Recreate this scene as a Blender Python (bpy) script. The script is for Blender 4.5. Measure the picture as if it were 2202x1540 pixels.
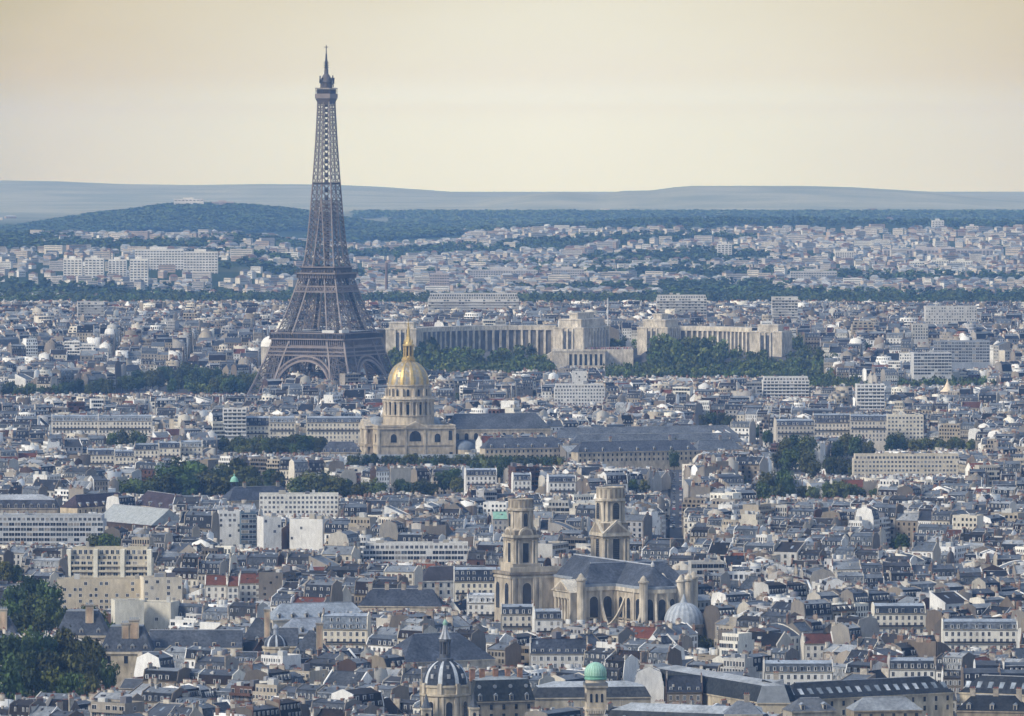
import bpy, math, random
import numpy as np
from mathutils import Vector, Matrix
for _o in list(bpy.data.objects): bpy.data.objects.remove(_o)
R = math.radians
scene = bpy.context.scene
COL = scene.collection

# ------------------------------------------------------------------ camera, sky, sun, exposure
HC = 244.0                 # camera height, metres above the city floor
F = 14400.0                # focal length in pixels of the 2202 px wide photograph
CXP, HYP = 1101.0, 273.0   # pixel column of the view axis, pixel row of eye level
cam_d = bpy.data.cameras.new('camera'); cam = bpy.data.objects.new('camera', cam_d); COL.objects.link(cam)
cam.location = (0, 0, HC)
cam_d.sensor_width = 36.0; cam_d.lens = F / 2202.0 * 36.0
cam_d.clip_start = 5.0; cam_d.clip_end = 90000.0
cam.rotation_euler = (R(90) - math.atan(497.0 / F), 0, 0)
scene.camera = cam

SUN_EL, SUN_AZ = 35.0, -120.0      # elevation; azimuth clockwise from the view direction (left, a little behind)
world = bpy.data.worlds.new('World'); scene.world = world; world.use_nodes = True
def world_nodes():
    nt = world.node_tree; nt.nodes.clear(); N = nt.nodes.new; L = nt.links.new
    def math_n(op, a, b=None, c=None):
        n = N('ShaderNodeMath'); n.operation = op
        for i, v in enumerate((a, b, c)):
            if v is None: continue
            if isinstance(v, (int, float)): n.inputs[i].default_value = v
            else: L(v, n.inputs[i])
        return n.outputs[0]
    sky = N('ShaderNodeTexSky'); sky.sky_type = 'NISHITA'; sky.sun_disc = False
    sky.sun_elevation = R(SUN_EL); sky.sun_rotation = R(SUN_AZ); sky.air_density = 1.0; sky.dust_density = 2.0
    tc = N('ShaderNodeTexCoord'); sx = N('ShaderNodeSeparateXYZ'); L(tc.outputs['Generated'], sx.inputs[0])
    x, y, z = sx.outputs
    # overcast layer: pale cloud with a bright glow low in the direction of the view, soft cloud bands
    az = math_n('SUBTRACT', math_n('ARCTAN2', x, y), R(0.4))
    el = math_n('SUBTRACT', math_n('ARCSINE', z), R(-0.05))
    ax = math_n('MULTIPLY', az, 0.9)
    rad = math_n('SQRT', math_n('ADD', math_n('MULTIPLY', ax, ax), math_n('MULTIPLY', math_n('MULTIPLY', el, el), 2.4)))
    mp = N('ShaderNodeMapping'); L(tc.outputs['Generated'], mp.inputs[0]); mp.inputs['Scale'].default_value = (9, 9, 34)
    nz = N('ShaderNodeTexNoise'); L(mp.outputs[0], nz.inputs['Vector']); nz.inputs['Scale'].default_value = 2.2; nz.inputs['Detail'].default_value = 5
    wob = math_n('MULTIPLY', math_n('SUBTRACT', nz.outputs[0], 0.5), 0.02)
    rr = math_n('ADD', rad, wob)
    ramp = N('ShaderNodeValToRGB'); L(math_n('MULTIPLY', rr, 1 / 0.11), ramp.inputs[0])
    cr = ramp.color_ramp
    for i, (p, c) in enumerate(SKY_RAMP):
        e = cr.elements[i] if i < 2 else cr.elements.new(p)
        e.position = p; e.color = (*c, 1)
    up = N('ShaderNodeMapRange'); L(z, up.inputs[0]); up.inputs[1].default_value = 0.05; up.inputs[2].default_value = 0.3; up.inputs[3].default_value = 0.0; up.inputs[4].default_value = 1.0
    dome = N('ShaderNodeMix'); dome.data_type = 'RGBA'; L(up.outputs[0], dome.inputs[0]); L(ramp.outputs[0], dome.inputs[6]); dome.inputs[7].default_value = (*SKY_DOME, 1)
    b1 = N('ShaderNodeBackground'); L(sky.outputs[0], b1.inputs[0]); b1.inputs[1].default_value = 0.05
    # the lowest degree of cloud is a little brighter and bluer than the haze in front of it lets through
    lo = N('ShaderNodeMapRange'); lo.interpolation_type = 'SMOOTHSTEP'; L(z, lo.inputs[0]); lo.inputs[1].default_value = 0.0; lo.inputs[2].default_value = R(0.5); lo.inputs[3].default_value = 1.0; lo.inputs[4].default_value = 0.0
    cmp_ = N('ShaderNodeMix'); cmp_.data_type = 'RGBA'; L(lo.outputs[0], cmp_.inputs[0]); cmp_.inputs[6].default_value = (1, 1, 1, 1); cmp_.inputs[7].default_value = (*SKY_LOW, 1)
    fin = N('ShaderNodeMix'); fin.data_type = 'RGBA'; fin.blend_type = 'MULTIPLY'; fin.inputs[0].default_value = 1; L(dome.outputs[2], fin.inputs[6]); L(cmp_.outputs[2], fin.inputs[7])
    b2 = N('ShaderNodeBackground'); L(fin.outputs[2], b2.inputs[0]); b2.inputs[1].default_value = 1.0
    hz = N('ShaderNodeMapRange'); L(z, hz.inputs[0]); hz.inputs[1].default_value = 0.05; hz.inputs[2].default_value = 0.4; hz.inputs[3].default_value = 1.0; hz.inputs[4].default_value = 0.72
    mx = N('ShaderNodeMixShader'); L(hz.outputs[0], mx.inputs[0]); L(b1.outputs[0], mx.inputs[1]); L(b2.outputs[0], mx.inputs[2])
    out = N('ShaderNodeOutputWorld'); L(mx.outputs[0], out.inputs[0])
SKY_RAMP = [(0.0, (1.035, 1.023, 0.908)), (1.0, (0.506, 0.448, 0.287)), (0.25, (0.966, 0.943, 0.782)), (0.63, (0.776, 0.69, 0.489)), (0.72, (0.673, 0.598, 0.397))]
SKY_LOW = (1.13, 1.30, 1.45)
SKY_DOME = (0.58, 0.77, 1.14)
world_nodes()

sun_d = bpy.data.lights.new('sun', 'SUN'); sun = bpy.data.objects.new('sun', sun_d); COL.objects.link(sun)
sun_d.energy = 4.0; sun_d.angle = R(14); sun_d.color = (1.0, 0.95, 0.86)
_s = Vector((math.sin(R(SUN_AZ)) * math.cos(R(SUN_EL)), math.cos(R(SUN_AZ)) * math.cos(R(SUN_EL)), math.sin(R(SUN_EL))))
sun.rotation_euler = _s.to_track_quat('Z', 'Y').to_euler()
sun.location = (-300, 1500, 900)
vs = scene.view_settings; scene.display_settings.display_device = 'sRGB'
vs.view_transform = 'Standard'; vs.look = 'None'; vs.gamma = 1.0; vs.exposure = -0.2; vs.use_curve_mapping = False
cy = scene.cycles
cy.max_bounces = 4; cy.diffuse_bounces = 2; cy.glossy_bounces = 2; cy.transmission_bounces = 2; cy.volume_bounces = 0; cy.transparent_max_bounces = 4
cy.use_denoising = True; cy.use_adaptive_sampling = True; cy.adaptive_threshold = 0.02
cy.caustics_reflective = False; cy.caustics_refractive = False; cy.sample_clamp_indirect = 4.0

# ------------------------------------------------------------------ helpers
def at(px, py, z):
    """ground point under the spot that shows at photo pixel (px,py) when it is z metres high"""
    Y = F * (HC - z) / (py - HYP); return ((px - CXP) * Y / F, Y)
def tag(o, label=None, cat=None, group=None, kind=None):
    if label: o['label'] = label
    if cat: o['category'] = cat
    if group: o['group'] = group
    if kind: o['kind'] = kind
    return o
def empty(name, loc, rz=0.0, parent=None):
    o = bpy.data.objects.new(name, None); COL.objects.link(o); o.empty_display_size = 3
    o.location = loc; o.rotation_euler = (0, 0, rz)
    if parent: o.parent = parent
    return o
MATS = {}
ORDER = ['wall', 'zinc', 'slate', 'tile', 'glass', 'frame', 'brick', 'pot', 'gravel', 'iron', 'stone', 'gold', 'copper', 'lead']
MI = {n: i for i, n in enumerate(ORDER)}
W1 = (1, 1, 1)
class MB:
    """collects faces of one mesh: material index and tint colour per face"""
    def __init__(s): s.v = []; s.f = []; s.m = []; s.c = []
    def poly(s, pts, m, c=W1):
        n = len(s.v); s.v.extend(tuple(p) for p in pts); s.f.append(tuple(range(n, n + len(pts)))); s.m.append(MI[m]); s.c.append(c)
    def box(s, x0, x1, y0, y1, z0, z1, m, c=W1, top=None, ctop=None, bottom=True):
        n = len(s.v)
        s.v += [(x0,y0,z0),(x1,y0,z0),(x1,y1,z0),(x0,y1,z0),(x0,y0,z1),(x1,y0,z1),(x1,y1,z1),(x0,y1,z1)]
        fs = [(0,1,5,4),(1,2,6,5),(2,3,7,6),(3,0,4,7),(4,5,6,7)] + ([(3,2,1,0)] if bottom else [])
        for i, q in enumerate(fs):
            s.f.append(tuple(n + k for k in q)); s.m.append(MI[top] if (top and i == 4) else MI[m]); s.c.append(ctop if (ctop and i == 4) else c)
    def obox(s, cx, cy, rz, w, d, z0, z1, m, c=W1, top=None, ctop=None):
        k = len(s.v); s.box(-w/2, w/2, -d/2, d/2, z0, z1, m, c, top, ctop); s.xf(k, cx, cy, rz)
    def xf(s, k, cx, cy, rz):
        a, b = math.cos(rz), math.sin(rz)
        for i in range(k, len(s.v)):
            x, y, z = s.v[i]; s.v[i] = (cx + a*x - b*y, cy + b*x + a*y, z)
    def bar(s, p, q, t, m='iron', c=W1, t2=None):
        p = Vector(p); q = Vector(q); d = q - p; L = d.length
        if L < 1e-6: return
        d /= L; up = Vector((0,0,1)) if abs(d.z) < 0.9 else Vector((1,0,0))
        a = d.cross(up).normalized(); b = a.cross(d).normalized(); h = t/2; h2 = (t2 if t2 else t)/2
        n = len(s.v)
        for o, r in ((p,h),(q,h2)):
            for i, j in ((-1,-1),(1,-1),(1,1),(-1,1)): s.v.append(tuple(o + a*(i*r) + b*(j*r)))
        for q4 in ((0,1,5,4),(1,2,6,5),(2,3,7,6),(3,0,4,7),(4,5,6,7),(3,2,1,0)):
            s.f.append(tuple(n+k for k in q4)); s.m.append(MI[m]); s.c.append(c)
    def ring(s, prof, n, m, c=W1, cx=0, cy=0, a0=0.0, a1=2*math.pi, cap=True, mfun=None, sq=1.0):
        """lathe of a (radius,height) profile; mfun(i,k) may give (material,colour) per face"""
        full = abs(a1 - a0 - 2*math.pi) < 1e-6; cols = n if full else n + 1; b = len(s.v)
        for r, z in prof:
            for i in range(cols):
                a = a0 + (a1 - a0)*i/n; s.v.append((cx + r*math.cos(a), cy + sq*r*math.sin(a), z))
        for k in range(len(prof)-1):
            for i in range(n):
                j = (i+1) % cols if full else i+1
                s.f.append((b+k*cols+i, b+k*cols+j, b+(k+1)*cols+j, b+(k+1)*cols+i))
                mm, cc = mfun(i, k) if mfun else (m, c)
                s.m.append(MI[mm]); s.c.append(cc)
        if cap and full and prof[-1][0] > 1e-3:
            s.f.append(tuple(b+(len(prof)-1)*cols+i for i in range(n))); mm, cc = mfun(0, len(prof)-2) if mfun else (m, c); s.m.append(MI[mm]); s.c.append(cc)
    def prism(s, prof, y0, y1, m, c=W1, axis='y', mside=None, cside=None):
        """profile of (u,z) points, counter-clockwise, swept along y (or x)"""
        n = len(s.v); k = len(prof)
        for t in (y0, y1):
            for u, z in prof: s.v.append((u, t, z) if axis == 'y' else (t, u, z))
        e = [tuple(n+i for i in range(k)), tuple(n+k+i for i in reversed(range(k)))]
        sd = [(n+i, n+k+i, n+k+(i+1)%k, n+(i+1)%k) for i in range(k)]
        if axis == 'x': e = [t[::-1] for t in e]; sd = [t[::-1] for t in sd]
        for q in e: s.f.append(q); s.m.append(MI[m]); s.c.append(c)
        for i, q in enumerate(sd):
            mm = m if mside is None else (mside[i] if isinstance(mside, (list, tuple)) else mside)
            s.f.append(q); s.m.append(MI[mm]); s.c.append(c if cside is None else cside)
    def arch(s, cx, cy, z0, w, h, nx, ny, m, c=W1, rise=None, off=0.05, seg=6, depth=0.0, cd=None):
        """flat-bottomed arched panel centred at (cx,cy), facing (nx,ny); depth>0 gives it a raised slab"""
        tx, ty = -ny, nx; r = w/2; ri = r if rise is None else rise
        pts = [(-r, z0), (r, z0), (r, z0+h-ri)] + [(r*math.cos(a), z0+h-ri+ri*math.sin(a)) for a in [math.pi*i/seg for i in range(1, seg)]] + [(-r, z0+h-ri)]
        P = [(cx+tx*u+nx*off, cy+ty*u+ny*off, z) for u, z in pts]
        s.poly(P, m, c)
    def hip(s, x0, x1, y0, y1, z0, z1, run, m, c=W1, over=0.0, axis='x', hipx0=None, hipx1=None):
        """hipped roof over a rectangle, ridge along axis"""
        x0 -= over; x1 += over; y0 -= over; y1 += over
        if axis == 'x':
            a = x0 + (run if hipx0 is None else hipx0); b = x1 - (run if hipx1 is None else hipx1); ym = (y0+y1)/2
            p = [(x0,y0,z0),(x1,y0,z0),(x1,y1,z0),(x0,y1,z0),(a,ym,z1),(b,ym,z1)]
            fs = [(0,1,5,4),(2,3,4,5),(3,0,4),(1,2,5),(3,2,1,0)]
        else:
            a = y0 + (run if hipx0 is None else hipx0); b = y1 - (run if hipx1 is None else hipx1); xm = (x0+x1)/2
            p = [(x0,y0,z0),(x1,y0,z0),(x1,y1,z0),(x0,y1,z0),(xm,a,z1),(xm,b,z1)]
            fs = [(3,0,4,5),(1,2,5,4),(0,1,4),(2,3,5),(3,2,1,0)]
        n = len(s.v); s.v += p
        for q in fs: s.f.append(tuple(n+k for k in q)); s.m.append(MI[m]); s.c.append(c)
    def frust(s, x0, x1, y0, y1, z0, z1, ins, m, c=W1, top=None, ctop=None):
        """truncated pyramid"""
        n = len(s.v)
        s.v += [(x0,y0,z0),(x1,y0,z0),(x1,y1,z0),(x0,y1,z0),(x0+ins,y0+ins,z1),(x1-ins,y0+ins,z1),(x1-ins,y1-ins,z1),(x0+ins,y1-ins,z1)]
        for i, q in enumerate([(0,1,5,4),(1,2,6,5),(2,3,7,6),(3,0,4,7),(4,5,6,7)]):
            s.f.append(tuple(n+k for k in q)); s.m.append(MI[top] if (top and i == 4) else MI[m]); s.c.append(ctop if (ctop and i == 4) else c)
    def mesh(s, name):
        me = bpy.data.meshes.new(name); me.from_pydata(s.v, [], s.f)
        for n in ORDER: me.materials.append(MATS[n])
        me.polygons.foreach_set('material_index', np.array(s.m, dtype=np.int32))
        a = me.attributes.new('tint', 'FLOAT_COLOR', 'FACE')
        c = np.ones((len(s.c), 4), np.float32); c[:, :3] = np.array(s.c, np.float32); a.data.foreach_set('color', c.ravel())
        me.update(); return me
    def build(s, name, parent=None, loc=None, rz=None):
        o = bpy.data.objects.new(name, s.mesh(name)); COL.objects.link(o)
        if parent: o.parent = parent
        if loc: o.location = loc
        if rz is not None: o.rotation_euler = (0, 0, rz)
        return o
def mesh_np(name, V, loops, totals, mats, cols, matlist):
    """mesh from numpy arrays"""
    me = bpy.data.meshes.new(name)
    me.vertices.add(len(V)); me.vertices.foreach_set('co', np.ascontiguousarray(V, np.float32).ravel())
    me.loops.add(len(loops)); me.loops.foreach_set('vertex_index', loops.astype(np.int32))
    st = np.zeros(len(totals), np.int32); st[1:] = np.cumsum(totals)[:-1]
    me.polygons.add(len(totals)); me.polygons.foreach_set('loop_start', st)
    for m in matlist: me.materials.append(m)
    me.polygons.foreach_set('material_index', mats.astype(np.int32))
    a = me.attributes.new('tint', 'FLOAT_COLOR', 'FACE')
    c = np.ones((len(cols), 4), np.float32); c[:, :3] = cols; a.data.foreach_set('color', c.ravel())
    me.update(calc_edges=True); return me

# ------------------------------------------------------------------ materials
def mat(name, rough=0.9, spec=0.3, noise=(), metal=0.0, base=None, bump=None, streak=0.0):
    """tint attribute x object colour, broken up by world-space noise: noise = [(scale, amount)]"""
    m = bpy.data.materials.new(name); m.use_nodes = True; nt = m.node_tree; N = nt.nodes.new; L = nt.links.new
    b = nt.nodes['Principled BSDF']; b.inputs['Roughness'].default_value = rough; b.inputs['Specular IOR Level'].default_value = spec; b.inputs['Metallic'].default_value = metal
    at_ = N('ShaderNodeAttribute'); at_.attribute_name = 'tint'
    oi = N('ShaderNodeObjectInfo')
    mul = N('ShaderNodeMix'); mul.data_type = 'RGBA'; mul.blend_type = 'MULTIPLY'; mul.inputs[0].default_value = 1
    L(at_.outputs['Color'], mul.inputs[6]); L(oi.outputs['Color'], mul.inputs[7]); cur = mul.outputs[2]
    if base:
        m2 = N('ShaderNodeMix'); m2.data_type = 'RGBA'; m2.blend_type = 'MULTIPLY'; m2.inputs[0].default_value = 1
        L(cur, m2.inputs[6]); m2.inputs[7].default_value = (*base, 1); cur = m2.outputs[2]
    geo = N('ShaderNodeNewGeometry')
    for i, (sc, am) in enumerate(noise):
        mp = N('ShaderNodeMapping'); L(geo.outputs['Position'], mp.inputs[0]); mp.inputs['Scale'].default_value = (sc, sc, sc*(0.35 if streak and i == 0 else 1.0))
        nz = N('ShaderNodeTexNoise'); nz.inputs['Scale'].default_value = 1.0; nz.inputs['Detail'].default_value = 3; L(mp.outputs[0], nz.inputs['Vector'])
        mr = N('ShaderNodeMapRange'); L(nz.outputs[0], mr.inputs[0]); mr.inputs[1].default_value = 0.3; mr.inputs[2].default_value = 0.7; mr.inputs[3].default_value = 1 - am; mr.inputs[4].default_value = 1 + am*0.5
        m3 = N('ShaderNodeMix'); m3.data_type = 'RGBA'; m3.blend_type = 'MULTIPLY'; m3.inputs[0].default_value = 1; L(cur, m3.inputs[6]); L(mr.outputs[0], m3.inputs[7]); cur = m3.outputs[2]
    L(cur, b.inputs['Base Color']); return m
MATS['wall'] = mat('plaster_wall', 0.92, 0.12, [(0.8, 0.16), (0.07, 0.2)], streak=1)
MATS['zinc'] = mat('zinc_roof', 0.7, 0.2, [(0.8, 0.3), (0.12, 0.3)])
MATS['slate'] = mat('slate_roof', 0.75, 0.14, [(0.9, 0.5), (0.14, 0.35)])
MATS['tile'] = mat('clay_tile_roof', 0.85, 0.2, [(0.8, 0.3), (0.15, 0.25)])
MATS['glass'] = mat('window_glass', 0.15, 0.5, [(0.35, 0.5)])
MATS['frame'] = mat('white_paint', 0.7, 0.3, [(0.3, 0.12)])
MATS['brick'] = mat('chimney_brick', 0.92, 0.15, [(0.7, 0.35), (0.11, 0.25)])
MATS['pot'] = mat('terracotta_pot', 0.85, 0.2, [(0.5, 0.35)])
MATS['gravel'] = mat('flat_roof_felt', 0.95, 0.15, [(0.4, 0.3), (0.09, 0.25)])
MATS['iron'] = mat('painted_iron', 0.6, 0.35, [(0.1, 0.25)])
MATS['stone'] = mat('limestone', 0.9, 0.15, [(0.5, 0.4), (0.09, 0.3)], streak=1, base=(0.88, 0.86, 0.83))
MATS['gold'] = mat('gold_leaf', 0.5, 0.4, [(0.5, 0.25), (0.1, 0.2)], metal=0.55)
MATS['copper'] = mat('green_copper', 0.7, 0.3, [(0.6, 0.2)])
MATS['lead'] = mat('lead_roof', 0.7, 0.2, [(0.5, 0.25)])
MATLIST = [MATS[n] for n in ORDER]
# ------------------------------------------------------------------ ground: one sheet, Earth curvature and hills included
def sstep(a, b, x):
    t = np.clip((x - a) / (b - a), 0, 1); return t*t*(3 - 2*t)
def zpix(py, Y): return HC - (py - HYP) * Y / F
VAL = np.array([(-300,560),(-60,520),(0,505),(60,492),(130,480),(200,468),(260,462),(330,452),(375,446),(450,446),(520,448),(580,453),(640,460),(700,472),(760,481),(820,490),(880,498),(960,509),(1040,523),(1110,560),(1250,600)], float)
VY = 17200.0
FARL = np.array([(-400,388),(0,388),(120,390),(260,396),(420,398),(560,396),(700,397),(820,402),(930,410),(1010,417),(1080,421),(1150,428),(1250,440),(1400,452)], float)
FARR = np.array([(980,446),(1060,432),(1130,420),(1200,413),(1290,420),(1340,411),(1400,410),(1450,403),(1490,400),(1600,400),(1720,400),(1830,403),(1930,409),(2000,413),(2060,420),(2130,428),(2202,433),(2500,445)], float)
LY, RY = 30500.0, 25500.0
def terrain(x, y):
    x = np.asarray(x, float); y = np.asarray(y, float)
    px = CXP + F * x / np.maximum(y, 1)
    z = -y*y/12.742e6
    kt = sstep(1110, 1185, px)*(1 - sstep(1345, 1400, px))      # the palace terrace is cut into the hill here
    z = z + 26*(sstep(6390, 6620, y)*(1 - kt) + sstep(6580, 6680, y)*kt)*(1 - sstep(7500, 8500, y)) + 8*sstep(8300, 9000, y)*(1-sstep(16000, 17000, y))
    # suburb slope up to the far left hill and the right-hand heights
    z = z + 42*sstep(10400, 14500, y)*sstep(700, 1500, px)*(1 - sstep(15000, 16500, y))
    z = z + 34*sstep(9300, 10600, y)*(1 - sstep(500, 800, px))*(1 - sstep(13200, 14500, y))
    def ridge(tab, Yc, wf, wb):
        base = -Yc*Yc/12.742e6
        h = np.interp(px, tab[:, 0], zpix(tab[:, 1], Yc)) - base
        fr = np.where(y < Yc, sstep(Yc - wf, Yc, y), 1 - sstep(Yc, Yc + wb, y))
        return base + np.maximum(h, 0)*fr, fr
    for tab, Yc, wf, wb in ((VAL, VY, 2100, 1500), (FARL, LY, 5000, 2400), (FARR, RY, 3000, 3000)):
        zz, fr = ridge(tab, Yc, wf, wb)
        z = np.where(fr > 0, np.maximum(z, zz), z)
    # the level wooded plateau
    pl = zpix(459, 20300.0) + 0*y
    k = sstep(19700, 20200, y)*(1 - sstep(21000, 21800, y))*sstep(560, 800, px)
    z = z*(1 - k) + np.maximum(pl, z)*k
    return z
def zt(x, y): return float(terrain(x, y))
def make_ground():
    ys = np.concatenate([np.linspace(-400, 2000, 13), np.linspace(2100, 6200, 60), np.linspace(6240, 8600, 50), np.linspace(8660, 12600, 90), np.linspace(12700, 19500, 100), np.linspace(19550, 22000, 50), np.linspace(22100, 33000, 110)])
    us = np.linspace(-1, 1, 260)
    Yg, U = np.meshgrid(ys, us, indexing='ij'); Xg = U * (0.0765*np.maximum(Yg, 0)*1.35 + 500)
    Z = terrain(Xg, Yg)
    V = np.stack([Xg, Yg, Z], -1).reshape(-1, 3); nr, nc = Xg.shape
    i = np.arange(nr-1)[:, None]*nc + np.arange(nc-1)[None, :]
    q = np.stack([i, i+1, i+nc+1, i+nc], -1).reshape(-1, 4)
    me = mesh_np('ground', V, q.ravel(), np.full(len(q), 4), np.zeros(len(q)), np.ones((len(q), 3)), [ground_mat()])
    me.polygons.foreach_set('use_smooth', np.ones(len(q), bool))
    o = bpy.data.objects.new('ground', me); COL.objects.link(o); tag(o, kind='structure'); return o
def ground_mat():
    m = bpy.data.materials.new('ground'); m.use_nodes = True; nt = m.node_tree; N = nt.nodes.new; L = nt.links.new
    b = nt.nodes['Principled BSDF']; b.inputs['Roughness'].default_value = 0.95; b.inputs['Specular IOR Level'].default_value = 0.1
    g = N('ShaderNodeNewGeometry'); s = N('ShaderNodeSeparateXYZ'); L(g.outputs['Position'], s.inputs[0])
    n1 = N('ShaderNodeTexNoise'); n1.inputs['Scale'].default_value = 0.012; n1.inputs['Detail'].default_value = 5; L(g.outputs['Position'], n1.inputs['Vector'])
    n2 = N('ShaderNodeTexNoise'); n2.inputs['Scale'].default_value = 0.0022; n2.inputs['Detail'].default_value = 6; L(g.outputs['Position'], n2.inputs['Vector'])
    r1 = N('ShaderNodeValToRGB'); L(n1.outputs[0], r1.inputs[0]); e = r1.color_ramp.elements
    e[0].position = 0.35; e[0].color = (0.055, 0.055, 0.06, 1); e[1].position = 0.7; e[1].color = (0.13, 0.125, 0.115, 1)
    r2 = N('ShaderNodeValToRGB'); L(n2.outputs[0], r2.inputs[0]); e = r2.color_ramp.elements
    e[0].position = 0.4; e[0].color = (0.022, 0.038, 0.018, 1); e[1].position = 0.74; e[1].color = (0.12, 0.12, 0.08, 1); k = e.new(0.6); k.color = (0.03, 0.05, 0.022, 1)
    mr = N('ShaderNodeMapRange'); L(s.outputs[1], mr.inputs[0]); mr.inputs[1].default_value = 8000; mr.inputs[2].default_value = 8600
    mx = N('ShaderNodeMix'); mx.data_type = 'RGBA'; L(mr.outputs[0], mx.inputs[0]); L(r1.outputs[0], mx.inputs[6]); L(r2.outputs[0], mx.inputs[7]); 
    # farther out: field tones paled with distance, haze put into the ground colour
    r3 = N('ShaderNodeValToRGB'); L(n2.outputs[0], r3.inputs[0]); e = r3.color_ramp.elements
    e[0].position = 0.38; e[0].color = (0.22, 0.24, 0.18, 1); e[1].position = 0.66; e[1].color = (0.36, 0.36, 0.28, 1)
    m2 = N('ShaderNodeMapRange'); L(s.outputs[1], m2.inputs[0]); m2.inputs[1].default_value = 17600; m2.inputs[2].default_value = 22000
    mz = N('ShaderNodeMix'); mz.data_type = 'RGBA'; L(m2.outputs[0], mz.inputs[0]); L(mx.outputs[2], mz.inputs[6]); L(r3.outputs[0], mz.inputs[7]); L(mz.outputs[2], b.inputs['Base Color'])
    return m
make_ground()

# ------------------------------------------------------------------ haze: the air between the camera and the hills
HAZE_DENSITY, HAZE_COLOR = 4.3e-5, (0.24, 0.49, 1.0)
def make_haze():
    b = MB(); b.box(-5200, 5200, -500, 33300, -125, 338, 'wall')
    me = bpy.data.meshes.new('haze'); me.from_pydata(b.v, [], b.f); m = bpy.data.materials.new('haze'); m.use_nodes = True; nt = m.node_tree
    nt.nodes.clear(); out = nt.nodes.new('ShaderNodeOutputMaterial'); pv = nt.nodes.new('ShaderNodeVolumePrincipled')
    pv.inputs['Density'].default_value = HAZE_DENSITY; pv.inputs['Color'].default_value = (*HAZE_COLOR, 1); pv.inputs['Anisotropy'].default_value = 0.0; pv.inputs['Absorption Color'].default_value = (1, 1, 1, 1)
    nt.links.new(pv.outputs[0], out.inputs['Volume']); me.materials.append(m)
    o = bpy.data.objects.new('haze', me); COL.objects.link(o); tag(o, kind='stuff')
make_haze()
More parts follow.
